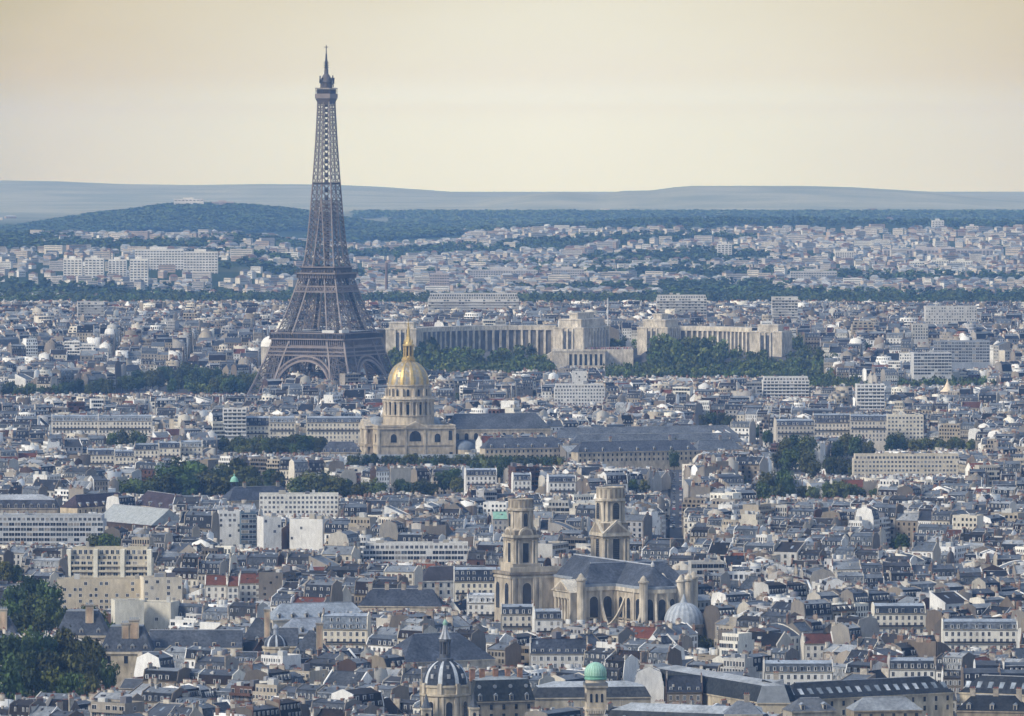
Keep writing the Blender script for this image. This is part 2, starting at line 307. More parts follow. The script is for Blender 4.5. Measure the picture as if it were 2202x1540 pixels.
# ------------------------------------------------------------------ the iron lattice tower
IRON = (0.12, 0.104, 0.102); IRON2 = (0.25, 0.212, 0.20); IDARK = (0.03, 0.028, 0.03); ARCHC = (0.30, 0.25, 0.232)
EIFFEL_SPOT = []
def eiffel():
    Y = 6000.0; X = (702 - CXP)*Y/F; th = R(25.7)
    root = empty('iron_tower', (X, Y, zt(X, Y)), -th)
    tag(root, 'tall brown iron lattice tower on four arched legs with antenna on top', 'tower')
    EIFFEL_SPOT.extend((X, Y))
    HW = [(0,55.5),(20,47.5),(40,40.5),(57,35.5),(66,31.5),(88,24.5),(115,17.2),(130,14.2),(150,12.2),(175,10.4),(200,8.9),(233,7.1),(262,5.9),(276,5.6)]
    HI = [(0,32),(20,28),(40,23.5),(57,18.5),(66,16.5),(88,11.8),(115,6.8),(150,3.2),(185,0.0)]
    hw = lambda z: float(np.interp(z, [a for a, _ in HW], [b for _, b in HW]))
    hi = lambda z: float(np.interp(z, [a for a, _ in HI], [b for _, b in HI]))
    def panel(mb, A0, B0, A1, B1, t, cross=True, rungs=True, sub=1):
        """lattice between chord points A (bottom/top) and B"""
        A0, B0, A1, B1 = map(Vector, (A0, B0, A1, B1))
        for k in range(sub):
            a0 = A0.lerp(A1, k/sub); a1 = A0.lerp(A1, (k+1)/sub); b0 = B0.lerp(B1, k/sub); b1 = B0.lerp(B1, (k+1)/sub)
            if cross: mb.bar(a0, b1, t, 'iron', IRON); mb.bar(b0, a1, t, 'iron', IRON)
            if rungs: mb.bar(a1, b1, t*1.15, 'iron', IRON)
    lev1 = [0, 9, 18, 27, 35.5, 43.5, 50.5, 57]; lev2 = [57, 63, 71, 79, 87, 95, 103, 112]
    for sx in (-1, 1):
        for sy in (-1, 1):
            mb = MB(); core = MB()
            for lev, tc, tb in ((lev1, 1.45, 0.55), (lev2, 1.1, 0.42)):
                for z0, z1 in zip(lev, lev[1:]):
                    P = lambda z: [(sx*hw(z), sy*hw(z), z), (sx*hi(z), sy*hw(z), z), (sx*hi(z), sy*hi(z), z), (sx*hw(z), sy*hi(z), z)]
                    p0, p1 = P(z0), P(z1)
                    for i in range(4):
                        mb.bar(p0[i], p1[i], tc, 'iron', IRON2)
                        j = (i+1) % 4; panel(mb, p0[i], p0[j], p1[i], p1[j], tb)
                        # finer secondary lattice
                        m0 = Vector(p0[i]).lerp(Vector(p0[j]), .5); m1 = Vector(p1[i]).lerp(Vector(p1[j]), .5)
                        mb.bar(m0, m1, tb*0.7, 'iron', IRON)
                        q = Vector(p0[i]).lerp(Vector(p1[i]), .5); r = Vector(p0[j]).lerp(Vector(p1[j]), .5)
                        for u, v in ((m0, q), (m0, r), (m1, q), (m1, r)): mb.bar(u, v, tb*0.55, 'iron', IRON)
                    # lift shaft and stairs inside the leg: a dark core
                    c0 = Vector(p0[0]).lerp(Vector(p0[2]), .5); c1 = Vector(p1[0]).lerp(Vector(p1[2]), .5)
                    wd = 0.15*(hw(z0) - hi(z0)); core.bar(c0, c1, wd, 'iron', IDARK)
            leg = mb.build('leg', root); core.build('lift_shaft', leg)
            pm = MB(); cxm = sx*44; pm.box(cxm-13, cxm+13, sy*44-13, sy*44+13, -1, 2.2, 'stone', (0.36, 0.33, 0.29)); pm.build('masonry_pier', leg)
    # four arches with spandrel lattice and frieze girder
    for k in range(4):
        mb = MB(); yo = lambda z: -hw(z) + 0.3
        n = 22; outer = []; inner = []
        for i in range(n+1):
            a = math.pi*i/n; x = -math.cos(a)*32.6; zz = 4 + 38.5*math.sin(a)**0.86; x2 = -math.cos(a)*29.2; z2 = 4 + 34.6*math.sin(a)**0.86
            outer.append((x, yo(zz), zz)); inner.append((x2, yo(z2)+0.2, z2))
        for i in range(n):
            mb.bar(outer[i], outer[i+1], 1.4, 'iron', ARCHC); mb.bar(inner[i], inner[i+1], 1.9, 'iron', ARCHC)
            mb.bar(outer[i], inner[i+1], 0.5, 'iron', IRON); mb.bar(inner[i], outer[i+1], 0.5, 'iron', IRON); mb.bar(outer[i], inner[i], 0.6, 'iron', IRON)
            # inner rib a few metres behind so the arch has depth
            b0 = Vector(inner[i]) + Vector((0, 5, 0)); b1 = Vector(inner[i+1]) + Vector((0, 5, 0)); mb.bar(b0, b1, 1.2, 'iron', IRON); mb.bar(inner[i], b0, 0.6, 'iron', IRON)
        # spandrel: ring of small uprights between arch and girder
        for i in range(2, n-1):
            x, _, z = outer[i]
            if z < 41: mb.bar((x, yo(z), z), (x, yo(43.2), 43.2), 0.6, 'iron', IRON)
        w0 = hw(43.5)
        for z in (43.2, 46.5, 50.3): mb.bar((-hw(z), -hw(z), z), (hw(z), -hw(z), z), 1.2, 'iron', IRON2)
        nn = 34
        for i in range(nn):
            for za, zb in ((43.2, 46.5), (46.5, 50.3)):
                a = -1 + 2*i/nn; b_ = -1 + 2*(i+1)/nn
                mb.bar((a*hw(za), -hw(za), za), (b_*hw(zb), -hw(zb), zb), 0.55, 'iron', IRON); mb.bar((b_*hw(za), -hw(za), za), (a*hw(zb), -hw(zb), zb), 0.55, 'iron', IRON)
        mb.xf(0, 0, 0, k*math.pi/2); mb.build('arch', root)
    mb = MB()      # first platform
    for k in range(4):
        s0 = len(mb.v)
        mb.box(-36.4, 36.4, -36.4, -34.6, 50.8, 52.2, 'iron', IRON2)
        for i in range(37): x = -36 + 2*i; mb.box(x-0.28, x+0.28, -36.9, -35.2, 52.2, 57.0, 'iron', IRON2)
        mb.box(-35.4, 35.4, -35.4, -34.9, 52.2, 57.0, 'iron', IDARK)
        mb.box(-38.2, 38.2, -38.2, -36.0, 57.0, 58.2, 'iron', IRON2)
        for i in range(20): x = -37.6 + i*75.2/19; mb.box(x-0.22, x+0.22, -37.9, -37.5, 58.2, 62.6, 'iron', IRON)
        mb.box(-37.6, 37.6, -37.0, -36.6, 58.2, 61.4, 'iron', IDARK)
        mb.box(-38.0, 38.0, -38.0, -36.4, 62.6, 63.4, 'iron', IRON2)
        mb.xf(s0, 0, 0, k*math.pi/2)
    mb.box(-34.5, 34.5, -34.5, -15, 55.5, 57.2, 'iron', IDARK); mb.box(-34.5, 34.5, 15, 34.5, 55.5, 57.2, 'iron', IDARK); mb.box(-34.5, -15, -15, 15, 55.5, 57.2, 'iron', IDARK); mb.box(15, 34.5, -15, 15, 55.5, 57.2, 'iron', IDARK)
    p1 = mb.build('first_platform', root)
    for sx, sy, w in ((0, -27, 18), (27, 0, 10), (0, 27, 18), (-27, 0, 10)):
        pv = MB(); pv.box(sx-w, sx+w, sy-5 if sx == 0 else sy-18, sy+5 if sx == 0 else sy+18, 57.3, 64.5, 'iron', (0.05, 0.05, 0.06), top='frame', ctop=(0.5, 0.5, 0.5)); pv.build('pavilion', p1)
    mb = MB(); mb.box(31.0, 34.0, -36.0, -22.0, 63.5, 66.2, 'frame', (0.72, 0.72, 0.70)); mb.box(14, 26, -36, -33, 63.5, 65.8, 'frame', (0.72, 0.72, 0.70)); mb.build('event_tent', p1)
    mb = MB()      # girder below second platform, second platform
    for k in range(4):
        s0 = len(mb.v)
        for z in (99.5, 104.5): mb.bar((-hw(z), -hw(z), z), (hw(z), -hw(z), z), 1.1, 'iron', IRON2)
        for i in range(14):
            a = -1 + i/7; b_ = -1 + (i+1)/7
            mb.bar((a*hw(99.5), -hw(99.5), 99.5), (b_*hw(104.5), -hw(104.5), 104.5), 0.6, 'iron', IRON2); mb.bar((b_*hw(99.5), -hw(99.5), 99.5), (a*hw(104.5), -hw(104.5), 104.5), 0.6, 'iron', IRON2)
        mb.box(-19.4, 19.4, -19.4, -17.6, 111.5, 115.2, 'iron', IRON2)
        for i in range(17): x = -19.2+2.4*i; mb.box(x-.3, x+.3, -20.2, -19.2, 111.5, 115.4, 'iron', IRON)
        mb.box(-21.2, 21.2, -21.2, -19.0, 115.2, 116.6, 'iron', IRON2)
        for i in range(15): x = -20.7+i*41.4/14; mb.box(x-.18, x+.18, -20.9, -20.6, 116.6, 119.4, 'iron', IRON)
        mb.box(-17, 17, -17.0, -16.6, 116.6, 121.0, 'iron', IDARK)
        mb.box(-18.2, 18.2, -18.2, -16.2, 121.0, 122.0, 'iron', IRON2)
        mb.xf(s0, 0, 0, k*math.pi/2)
    mb.box(-18.5, 18.5, -18.5, 18.5, 115.0, 115.4, 'iron', IDARK)
    mb.build('second_platform', root)
    mb = MB()      # upper shaft
    z = 116.0; lv = [z]
    while z < 270: z += max(4.6, hw(z)*0.72); lv.append(min(z, 274.0))
    for z0, z1 in zip(lv, lv[1:]):
        for k in range(4):
            s0 = len(mb.v); t = 0.38 + 0.16*(276-z0)/160
            A0, B0, A1, B1 = (-hw(z0), -hw(z0), z0), (hw(z0), -hw(z0), z0), (-hw(z1), -hw(z1), z1), (hw(z1), -hw(z1), z1)
            mb.bar(A0, A1, 1.0, 'iron', IRON2)
            i0, i1 = hi(z0), hi(z1)
            if i0 > 0.9:
                a0, b0, a1, b1 = (-i0, -hw(z0), z0), (i0, -hw(z0), z0), (-i1, -hw(z1), z1), (i1, -hw(z1), z1)
                mb.bar(a0, a1, 0.9, 'iron', IRON2); mb.bar(b0, b1, 0.9, 'iron', IRON2)
                panel(mb, A0, a0, A1, a1, t, sub=2); panel(mb, b0, B0, b1, B1, t, sub=2); mb.bar(a1, b1, t, 'iron', IRON)
                panel(mb, (-hw(z0), -i0, z0), (-i0, -i0, z0), (-hw(z1), -i1, z1), (-i1, -i1, z1), t*0.8)
            else:
                m0, m1 = (0, -hw(z0), z0), (0, -hw(z1), z1)
                mb.bar(m0, m1, 0.8, 'iron', IRON2); panel(mb, A0, m0, A1, m1, t); panel(mb, m0, B0, m1, B1, t)
            mb.xf(s0, 0, 0, k*math.pi/2)
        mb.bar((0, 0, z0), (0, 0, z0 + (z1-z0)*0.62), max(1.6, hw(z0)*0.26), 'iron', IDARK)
        mb.bar((-1.6, 0, z0), (-1.6, 0, z1), 0.5, 'iron', IRON); mb.bar((1.6, 0, z0), (1.6, 0, z1), 0.5, 'iron', IRON)
    mb.box(-9.6, 9.6, -9.6, 9.6, 195.5, 197.0, 'iron', IDARK)
    mb.build('upper_shaft', root)
    mb = MB(); mb.frust(-7.4, 7.4, -7.4, 7.4, 272.2, 272.3, 0.05, 'iron', IRON2)
    s0 = len(mb.v); mb.frust(-7.3, 7.3, -7.3, 7.3, -272.2, -267.2, 1.8, 'iron', IRON)
    for i in range(s0, len(mb.v)): x, y, zz = mb.v[i]; mb.v[i] = (x, y, -zz)
    mb.box(-7.6, 7.6, -7.6, 7.6, 272.4, 276.6, 'iron', IRON2); mb.box(-6.4, 6.4, -6.4, 6.4, 276.6, 280.6, 'iron', IDARK)
    for k in range(4):
        s0 = len(mb.v)
        for i in range(9): x = -7.2+1.8*i; mb.box(x-.12, x+.12, -7.4, -7.15, 277.2, 281.0, 'iron', IRON)
        mb.box(-7.5, 7.5, -7.5, -6.7, 281.0, 281.8, 'iron', IRON2); mb.xf(s0, 0, 0, k*math.pi/2)
    mb.build('third_platform', root)
    mb = MB(); mb.ring([(5.4, 281.6), (5.4, 286.5), (6.0, 286.6), (5.8, 287.6), (4.4, 290.5), (2.8, 293.2), (1.9, 294.4), (1.9, 298.0), (1.2, 299.0)], 12, 'iron', IRON)
    rg = random.Random(3)
    for i in range(22):
        a = rg.uniform(0, 6.28); r = rg.uniform(4.6, 7.2); zz = rg.uniform(282, 289); h = rg.uniform(1.5, 4.5); mb.bar((r*math.cos(a), r*math.sin(a), zz), (r*math.cos(a), r*math.sin(a), zz+h), rg.uniform(0.4, 1.1), 'iron', IDARK)
    mb.build('cabin', root)
    mb = MB(); mb.ring([(1.6, 298), (1.3, 304.5), (1.7, 305), (1.0, 306.5), (0.75, 312), (0.5, 312.2), (0.42, 318), (0.3, 320)], 8, 'iron', (0.07, 0.06, 0.06))
    mb.bar((-1.9, 0, 318.2), (1.9, 0, 318.2), 0.6, 'iron', (0.07, 0.06, 0.06)); mb.bar((0, -1.9, 318.2), (0, 1.9, 318.2), 0.6, 'iron', (0.07, 0.06, 0.06))
    for zz in (300, 302, 304): mb.bar((-2.6, 0, zz), (2.6, 0, zz), 0.7, 'iron', IDARK); mb.bar((0, -2.6, zz), (0, 2.6, zz), 0.7, 'iron', IDARK)
    mb.build('antenna', root)
eiffel()
# ------------------------------------------------------------------ city house templates
# colour classes resolved per house: W facade, P party wall, R steep roof, Z flat-pitched roof, everything else fixed
CLS = {'W': 0, 'P': 1, 'R': 2, 'Z': 3, 'K': 4}       # K = colour as given
class Piece:
    __slots__ = ('name', 'par', 'mb', 'cls', 'nrm', 'key')
    def __init__(s, name, par=None, nrm=None): s.name = name; s.par = par; s.mb = MB(); s.cls = []; s.nrm = nrm
    def done(s, c): s.cls += [CLS[c]]*(len(s.mb.f) - len(s.cls))
GLASSC = [(0.03,0.035,0.046), (0.05,0.058,0.07), (0.02,0.022,0.028), (0.10,0.12,0.14), (0.024,0.026,0.03), (0.30,0.28,0.25)]
def win(pieces, rg, x, y, z, w, h, ny, frame=0.72, lod=0, shut=None, nx=0.0):
    """one window: raised frame with a darker pane in front; faces +-y (or +-x)"""
    p = Piece('window', None, (nx, ny)); mb = p.mb; g = rg.choice(GLASSC); fr = (frame,)*3
    def q(u0, u1, z0, z1, off, m, c):
        if ny: pts = [(x+u0, y+ny*off, z0), (x+u1, y+ny*off, z0), (x+u1, y+ny*off, z1), (x+u0, y+ny*off, z1)]
        else: pts = [(x+nx*off, y+u0, z0), (x+nx*off, y+u1, z0), (x+nx*off, y+u1, z1), (x+nx*off, y+u0, z1)]
        if (ny > 0) or (nx < 0): pts = pts[::-1]
        mb.poly(pts, m, c)
    if lod == 0:
        q(-w/2-.12, w/2+.12, z-.12, z+h+.12, 0.03, 'frame', fr)
        q(-w/2, -.05, z, z+h, 0.06, 'glass', g); q(.05, w/2, z, z+h, 0.06, 'glass', g)
        if shut:
            q(-w/2-.62, -w/2-.12, z, z+h, 0.08, 'frame', shut); q(w/2+.12, w/2+.62, z, z+h, 0.08, 'frame', shut)
    else: q(-w/2, w/2, z, z+h, 0.06, 'glass', g)
    p.done('K'); pieces.append(p); return p
def chimney(pieces, rg, x, y, z0, w, d, h, lod=0, brick=None, npots=None):
    p = Piece('chimney'); b = brick or rg.choice([(0.46,0.41,0.34), (0.40,0.35,0.29), (0.22,0.14,0.105), (0.50,0.47,0.42), (0.60,0.58,0.53), (0.33,0.27,0.22), (0.55,0.50,0.42)])
    p.mb.box(x-w/2, x+w/2, y-d/2, y+d/2, z0, z0+h, 'brick', b, bottom=False)
    if lod == 0: p.mb.box(x-w/2-.08, x+w/2+.08, y-d/2-.08, y+d/2+.08, z0+h, z0+h+.18, 'brick', (0.38,0.36,0.33))
    p.done('K'); pieces.append(p)
    n = npots or max(2, int(max(w, d)/0.62)); t = Piece('chimney_pot_row', p) if lod == 0 else p; mb = t.mb
    pc = rg.choice([(0.20,0.065,0.04), (0.25,0.10,0.06), (0.17,0.06,0.042), (0.28,0.18,0.12), (0.14,0.07,0.055)]); L = max(w, d) - 0.35
    if lod < 2:
        for i in range(n):
            u = -L/2 + L*(i+.5)/n; hh = rg.uniform(.35, .8); r = .13; cx, cy_ = (x+u, y) if w > d else (x, y+u); zz = z0+h+(.18 if lod == 0 else 0)
            mb.frust(cx-r, cx+r, cy_-r, cy_+r, zz, zz+hh, .04, 'pot', pc)
    else: mb.box(x-w/2+.15, x+w/2-.15, y-d/2+.15, y+d/2-.15, z0+h, z0+h+.6, 'pot', pc, bottom=False)
    t.done('K')
    if t is not p: pieces.append(t)
def dormer(pieces, rg, x, y0, z, ny, w=1.25, h=1.75, depth=1.6, lod=0, light=True):
    """roof window box whose face sits at y0"""
    p = Piece('dormer', None, (0, ny)); mb = p.mb; yb = y0 - ny*depth
    fr = (0.74,0.73,0.70) if light else (0.20,0.22,0.25)
    a, b = min(y0, yb), max(y0, yb)
    mb.box(x-w/2, x+w/2, a, b, z, z+h, 'frame', fr, top='zinc', ctop=(0.30,0.33,0.37), bottom=False); p.done('K')
    mb.box(x-w/2-.1, x+w/2+.1, a-.12 if ny < 0 else a, b+.12 if ny > 0 else b, z+h, z+h+.16, 'zinc', (0.30,0.33,0.37)); p.done('K')
    pieces.append(p); q = Piece('pane', p if lod == 0 else None, (0, ny)) if lod == 0 else p
    g = rg.choice(GLASSC); pts = [(x-w/2+.24, y0+ny*.03, z+.2), (x+w/2-.24, y0+ny*.03, z+.2), (x+w/2-.24, y0+ny*.03, z+h-.15), (x-w/2+.24, y0+ny*.03, z+h-.15)]
    q.mb.poly(pts if ny < 0 else pts[::-1], 'glass', g); q.done('K')
    if q is not p: pieces.append(q)
def facade(pieces, rg, w, y, h, ny, lod, bays, frame=0.72, shut=None, z_first=4.0, sh=3.05, ww=1.1, wh=1.8, balc=True, rows=99):
    n = max(1, int((h - z_first)/sh)); sp = w/bays; zt_ = h - 0.45
    for k in range(min(n, rows)):
        z = zt_ - (k+1)*sh + 0.5
        for i in range(bays):
            if rg.random() < 0.04: continue
            win(pieces, rg, -w/2 + sp*(i+.5), y, z, ww, wh, ny, frame, lod, shut)
        if balc and lod == 0 and k in (1, n-1):
            p = Piece('balcony', None, (0, ny)); a, b = (y-.75, y) if ny < 0 else (y, y+.75)
            p.mb.box(-w/2+.3, w/2-.3, a, b, z-.35, z-.2, 'stone', (0.5,0.48,0.44)); e = y + ny*.72
            p.mb.box(-w/2+.3, w/2-.3, e-.03, e+.03, z-.2, z+.65, 'iron', (0.03,0.03,0.035)); p.done('K'); pieces.append(p)
        elif balc and lod == 1 and k == 1: 
            p = Piece('balcony', None, (0, ny)); a, b = (y-.7, y) if ny < 0 else (y, y+.7); p.mb.box(-w/2+.3, w/2-.3, a, b, z-.35, z+.55, 'iron', (0.06,0.06,0.065), bottom=False); p.done('K'); pieces.append(p)
def walls(pieces, w, d, h, sides=True):
    p = Piece('wall'); mb = p.mb
    mb.poly([(-w/2,-d/2,-9),(w/2,-d/2,-9),(w/2,-d/2,h),(-w/2,-d/2,h)], 'wall'); mb.poly([(w/2,d/2,-9),(-w/2,d/2,-9),(-w/2,d/2,h),(w/2,d/2,h)], 'wall')
    if sides: mb.poly([(w/2,-d/2,-9),(w/2,d/2,-9),(w/2,d/2,h),(w/2,-d/2,h)], 'wall'); mb.poly([(-w/2,d/2,-9),(-w/2,-d/2,-9),(-w/2,-d/2,h),(-w/2,d/2,h)], 'wall')
    # cornice and string course
    p.done('W'); mb.box(-w/2, w/2, -d/2-.35, -d/2, h-.3, h, 'stone', (0.55,0.52,0.46)); mb.box(-w/2, w/2, d/2, d/2+.25, h-.25, h, 'stone', (0.5,0.48,0.43)); p.done('K'); pieces.append(p); return p
def party(pieces, prof, x, t=0.45, grow=0.45):
    """gable wall following the roof profile, standing a little above it"""
    p = Piece('party_wall'); pr = [(y, z + (grow if z > 0.1 else 0)) for y, z in prof]
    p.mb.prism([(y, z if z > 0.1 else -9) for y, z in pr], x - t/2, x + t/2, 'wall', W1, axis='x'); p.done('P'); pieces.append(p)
def skylights(pieces, rg, w, za, zb, ya, yb, n):
    for i in range(n):
        p = Piece('skylight'); u = rg.uniform(-w/2+1.2, w/2-1.2); t = rg.uniform(.15, .6); s = .28; ln = math.hypot(yb-ya, zb-za); o = 0.10
        pt = lambda x, k: (x, ya+(yb-ya)*k, za+(zb-za)*k + o)
        pts = [pt(u-.5, t), pt(u+.5, t), pt(u+.5, t+s), pt(u-.5, t+s)]
        if yb < ya: pts = pts[::-1]
        p.mb.poly(pts, 'glass', rg.choice([(0.25,0.29,0.34), (0.08,0.09,0.11), (0.45,0.48,0.52)])); p.done('K'); pieces.append(p)
def stacks(pieces, rg, w, d, top, lod, n0=1, n1=3, inner=False):
    c = 0
    for sx in (-1, 1):
        for _ in range(rg.choice([0, 1, 1, 1, 2])):
            ln = rg.uniform(1.4, 4.2); yy = rg.uniform(-d/2+ln/2, d/2-ln/2); hh = rg.uniform(.7, 2.0)
            z0 = top(yy) - .6; z0 = min(z0, top(yy-ln/2)-.3, top(yy+ln/2)-.3)
            chimney(pieces, rg, sx*(w/2-.25), yy, z0, .62, ln, max(top(yy-ln/2), top(yy+ln/2), top(yy)) + hh - z0, lod); c += 1
    return c
def prof_top(prof):
    up = sorted([q for q in prof if q[1] > 0.1])
    ys = [q[0] for q in up]; zs = [q[1] for q in up]
    return lambda y: float(np.interp(y, ys, zs))
def clutter(pieces, rg, w, d, top, n):
    for _ in range(n):
        a, b, hh = rg.uniform(.4, 1.5), rg.uniform(.4, 1.2), rg.uniform(.5, 1.6); x, y = rg.uniform(-w/2+1.2, w/2-1.2), rg.uniform(-d*.38, d*.38); z = min(top(y-b/2), top(y+b/2))-.1
        p = Piece('roof_vent'); p.mb.box(x-a/2, x+a/2, y-b/2, y+b/2, z, z+hh, 'frame', rg.choice([(0.52,0.51,0.48), (0.06,0.06,0.07), (0.30,0.27,0.23), (0.17,0.10,0.075), (0.40,0.38,0.35), (0.11,0.12,0.14), (0.05,0.05,0.055)]), bottom=False); p.done('K'); pieces.append(p)
    if rg.random() < .5:
        x, y = rg.uniform(-w/3, w/3), rg.uniform(-d*.2, d*.2); p = Piece('aerial'); z = top(y); p.mb.bar((x, y, z-.2), (x, y, z+3.2), .09, 'iron', (0.1,0.1,0.1)); p.mb.bar((x-.7, y, z+2.9), (x+.7, y, z+2.9), .07, 'iron', (0.1,0.1,0.1)); p.done('K'); pieces.append(p)
def t_mansard(rg, w, d, h, lod, top_h=1.6, steep=3.4, ins=1.3, two=False):
    P = []; walls(P, w, d, h, False); s2 = steep*(1.75 if two else 1)
    prof = [(-d/2,0),(d/2,0),(d/2,h),(d/2-ins,h+s2),(0,h+s2+top_h),(-d/2+ins,h+s2),(-d/2,h)]
    r = Piece('roof'); mb = r.mb
    for a, b, m, c in ((6,5,'slate','R'),(3,2,'slate','R')):
        ya, za = prof[a]; yb, zb = prof[b]
        if a == 3: r.done('R'); r.name = 'mansard_slope'; P.append(r); r = Piece('roof'); mb = r.mb; mb.poly([(w/2,prof[2][0],prof[2][1]),(-w/2,prof[2][0],prof[2][1]),(-w/2,prof[3][0],prof[3][1]),(w/2,prof[3][0],prof[3][1])], m)
        else: mb.poly([(-w/2,ya,za),(w/2,ya,za),(w/2,yb,zb),(-w/2,yb,zb)], m)
    r.done('R'); r.name = 'mansard_slope'; P.append(r); r = Piece('roof'); mb = r.mb
    z1 = h+s2; mb.poly([(-w/2,-d/2+ins,z1),(w/2,-d/2+ins,z1),(w/2,0,z1+top_h),(-w/2,0,z1+top_h)], 'zinc'); mb.poly([(w/2,d/2-ins,z1),(-w/2,d/2-ins,z1),(-w/2,0,z1+top_h),(w/2,0,z1+top_h)], 'zinc'); r.done('Z')
    mb.box(-w/2, w/2, -d/2+ins-.12, -d/2+ins+.1, z1-.05, z1+.18, 'zinc', (0.42,0.45,0.5)); mb.box(-w/2, w/2, d/2-ins-.1, d/2-ins+.12, z1-.05, z1+.18, 'zinc', (0.42,0.45,0.5)); r.done('K'); P.append(r)
    for sx in (-1, 1): party(P, prof, sx*w/2)
    bays = max(2, int(w/2.7)); sp = w/bays; nd = 0
    for ny in (-1, 1):
        facade(P, rg, w-.6, ny*d/2, h, ny, lod, bays, rows=5 if lod < 2 else 2)
        if lod == 2 and ny > 0: continue
        for lv in range(2 if two else 1):
            zz = h + .35 + lv*steep*.9; yy = ny*(d/2 - .15 - lv*ins*.5)
            for i in range(bays):
                if rg.random() < .12: continue
                dormer(P, rg, -w/2+sp*(i+.5), yy, zz, ny, lod=lod, light=rg.random() < .85); nd += (ny < 0)
    nc = stacks(P, rg, w, d, prof_top(prof), lod)
    clutter(P, rg, w, d, prof_top(prof), rg.randint(1, 4) if lod < 2 else 1)
    if lod < 2: skylights(P, rg, w, z1, z1+top_h, -d/2+ins, 0, rg.randint(0, 2))
    return P, dict(dormers=nd, chim=nc, top=h+s2+top_h)
def t_gable(rg, w, d, h, lod, rise=3.0, mroof='zinc', cls='Z', asym=0.0, dorm=0):
    P = []; walls(P, w, d, h, False); yr = asym*d/2
    prof = [(-d/2,0),(d/2,0),(d/2,h),(yr,h+rise),(-d/2,h)]
    r = Piece('roof'); r.mb.poly([(-w/2,-d/2-.3,h-.02),(w/2,-d/2-.3,h-.02),(w/2,yr,h+rise),(-w/2,yr,h+rise)], mroof); r.mb.poly([(w/2,d/2+.3,h-.02),(-w/2,d/2+.3,h-.02),(-w/2,yr,h+rise),(w/2,yr,h+rise)], mroof); r.done(cls)
    r.mb.box(-w/2, w/2, yr-.15, yr+.15, h+rise-.05, h+rise+.12, 'zinc', (0.45,0.47,0.5)); r.done('K'); P.append(r)
    for sx in (-1, 1): party(P, prof, sx*w/2, grow=rg.choice([.25, .5, .9]))
    bays = max(2, int(w/2.8)); nd = 0
    for ny in (-1, 1):
        facade(P, rg, w-.6, ny*d/2, h, ny, lod, bays, balc=False, shut=rg.choice([None, None, (0.62,0.62,0.6)]), rows=5 if lod < 2 else 2)
    for i in range(dorm):
        x = -w/2 + w*(i+.5)/dorm; dormer(P, rg, x, -d/2+.7, h+.3, -1, w=1.3, h=1.6, depth=2.2, lod=lod); nd += 1
    nc = stacks(P, rg, w, d, prof_top(prof), lod)
    clutter(P, rg, w, d, prof_top(prof), rg.randint(1, 4) if lod < 2 else 1)
    if lod < 2: skylights(P, rg, w, h, h+rise, -d/2, yr, rg.randint(0, 3))
    return P, dict(dormers=nd, chim=nc, top=h+rise)
def t_shed(rg, w, d, h, lod, rise=4.0, curve=False):
    """courtyard half-house: one slope, blank rear wall"""
    P = []; p = Piece('wall'); mb = p.mb
    mb.poly([(-w/2,-d/2,-9),(w/2,-d/2,-9),(w/2,-d/2,h),(-w/2,-d/2,h)], 'wall'); p.done('W'); P.append(p)
    n = 4 if curve else 1; pts = [(-d/2 + (d)*math.sin(math.pi/2*i/n)**(1.0) if False else -d/2 + d*(i/n), h + rise*(math.sin(math.pi/2*i/n) if curve else i/n)) for i in range(n+1)]
    prof = [(-d/2,0),(d/2,0)] + pts[::-1]
    r = Piece('roof')
    for (ya, za), (yb, zb) in zip(pts, pts[1:]): r.mb.poly([(-w/2,ya,za),(w/2,ya,za),(w/2,yb,zb),(-w/2,yb,zb)], 'zinc')
    r.done('Z'); P.append(r)
    q = Piece('rear_wall'); q.mb.box(-w/2, w/2, d/2, d/2+.45, -9, h+rise+.5, 'wall', W1); q.done('P'); P.append(q)
    for sx in (-1, 1): party(P, prof, sx*w/2, grow=.4)
    facade(P, rg, w-.6, -d/2, h, -1, lod, max(2, int(w/3)), balc=False, rows=4 if lod < 2 else 2)
    nc = 0
    for _ in range(rg.randint(1, 3)):
        ln = rg.uniform(1.2, 3.0); chimney(P, rg, rg.uniform(-w/2+ln/2, w/2-ln/2), d/2+.2, h+rise-.3, ln, .62, rg.uniform(1.2, 2.8), lod); nc += 1
    if lod < 2: skylights(P, rg, w, h, h+rise, -d/2, d/2, rg.randint(0, 2))
    return P, dict(dormers=0, chim=nc, top=h+rise)
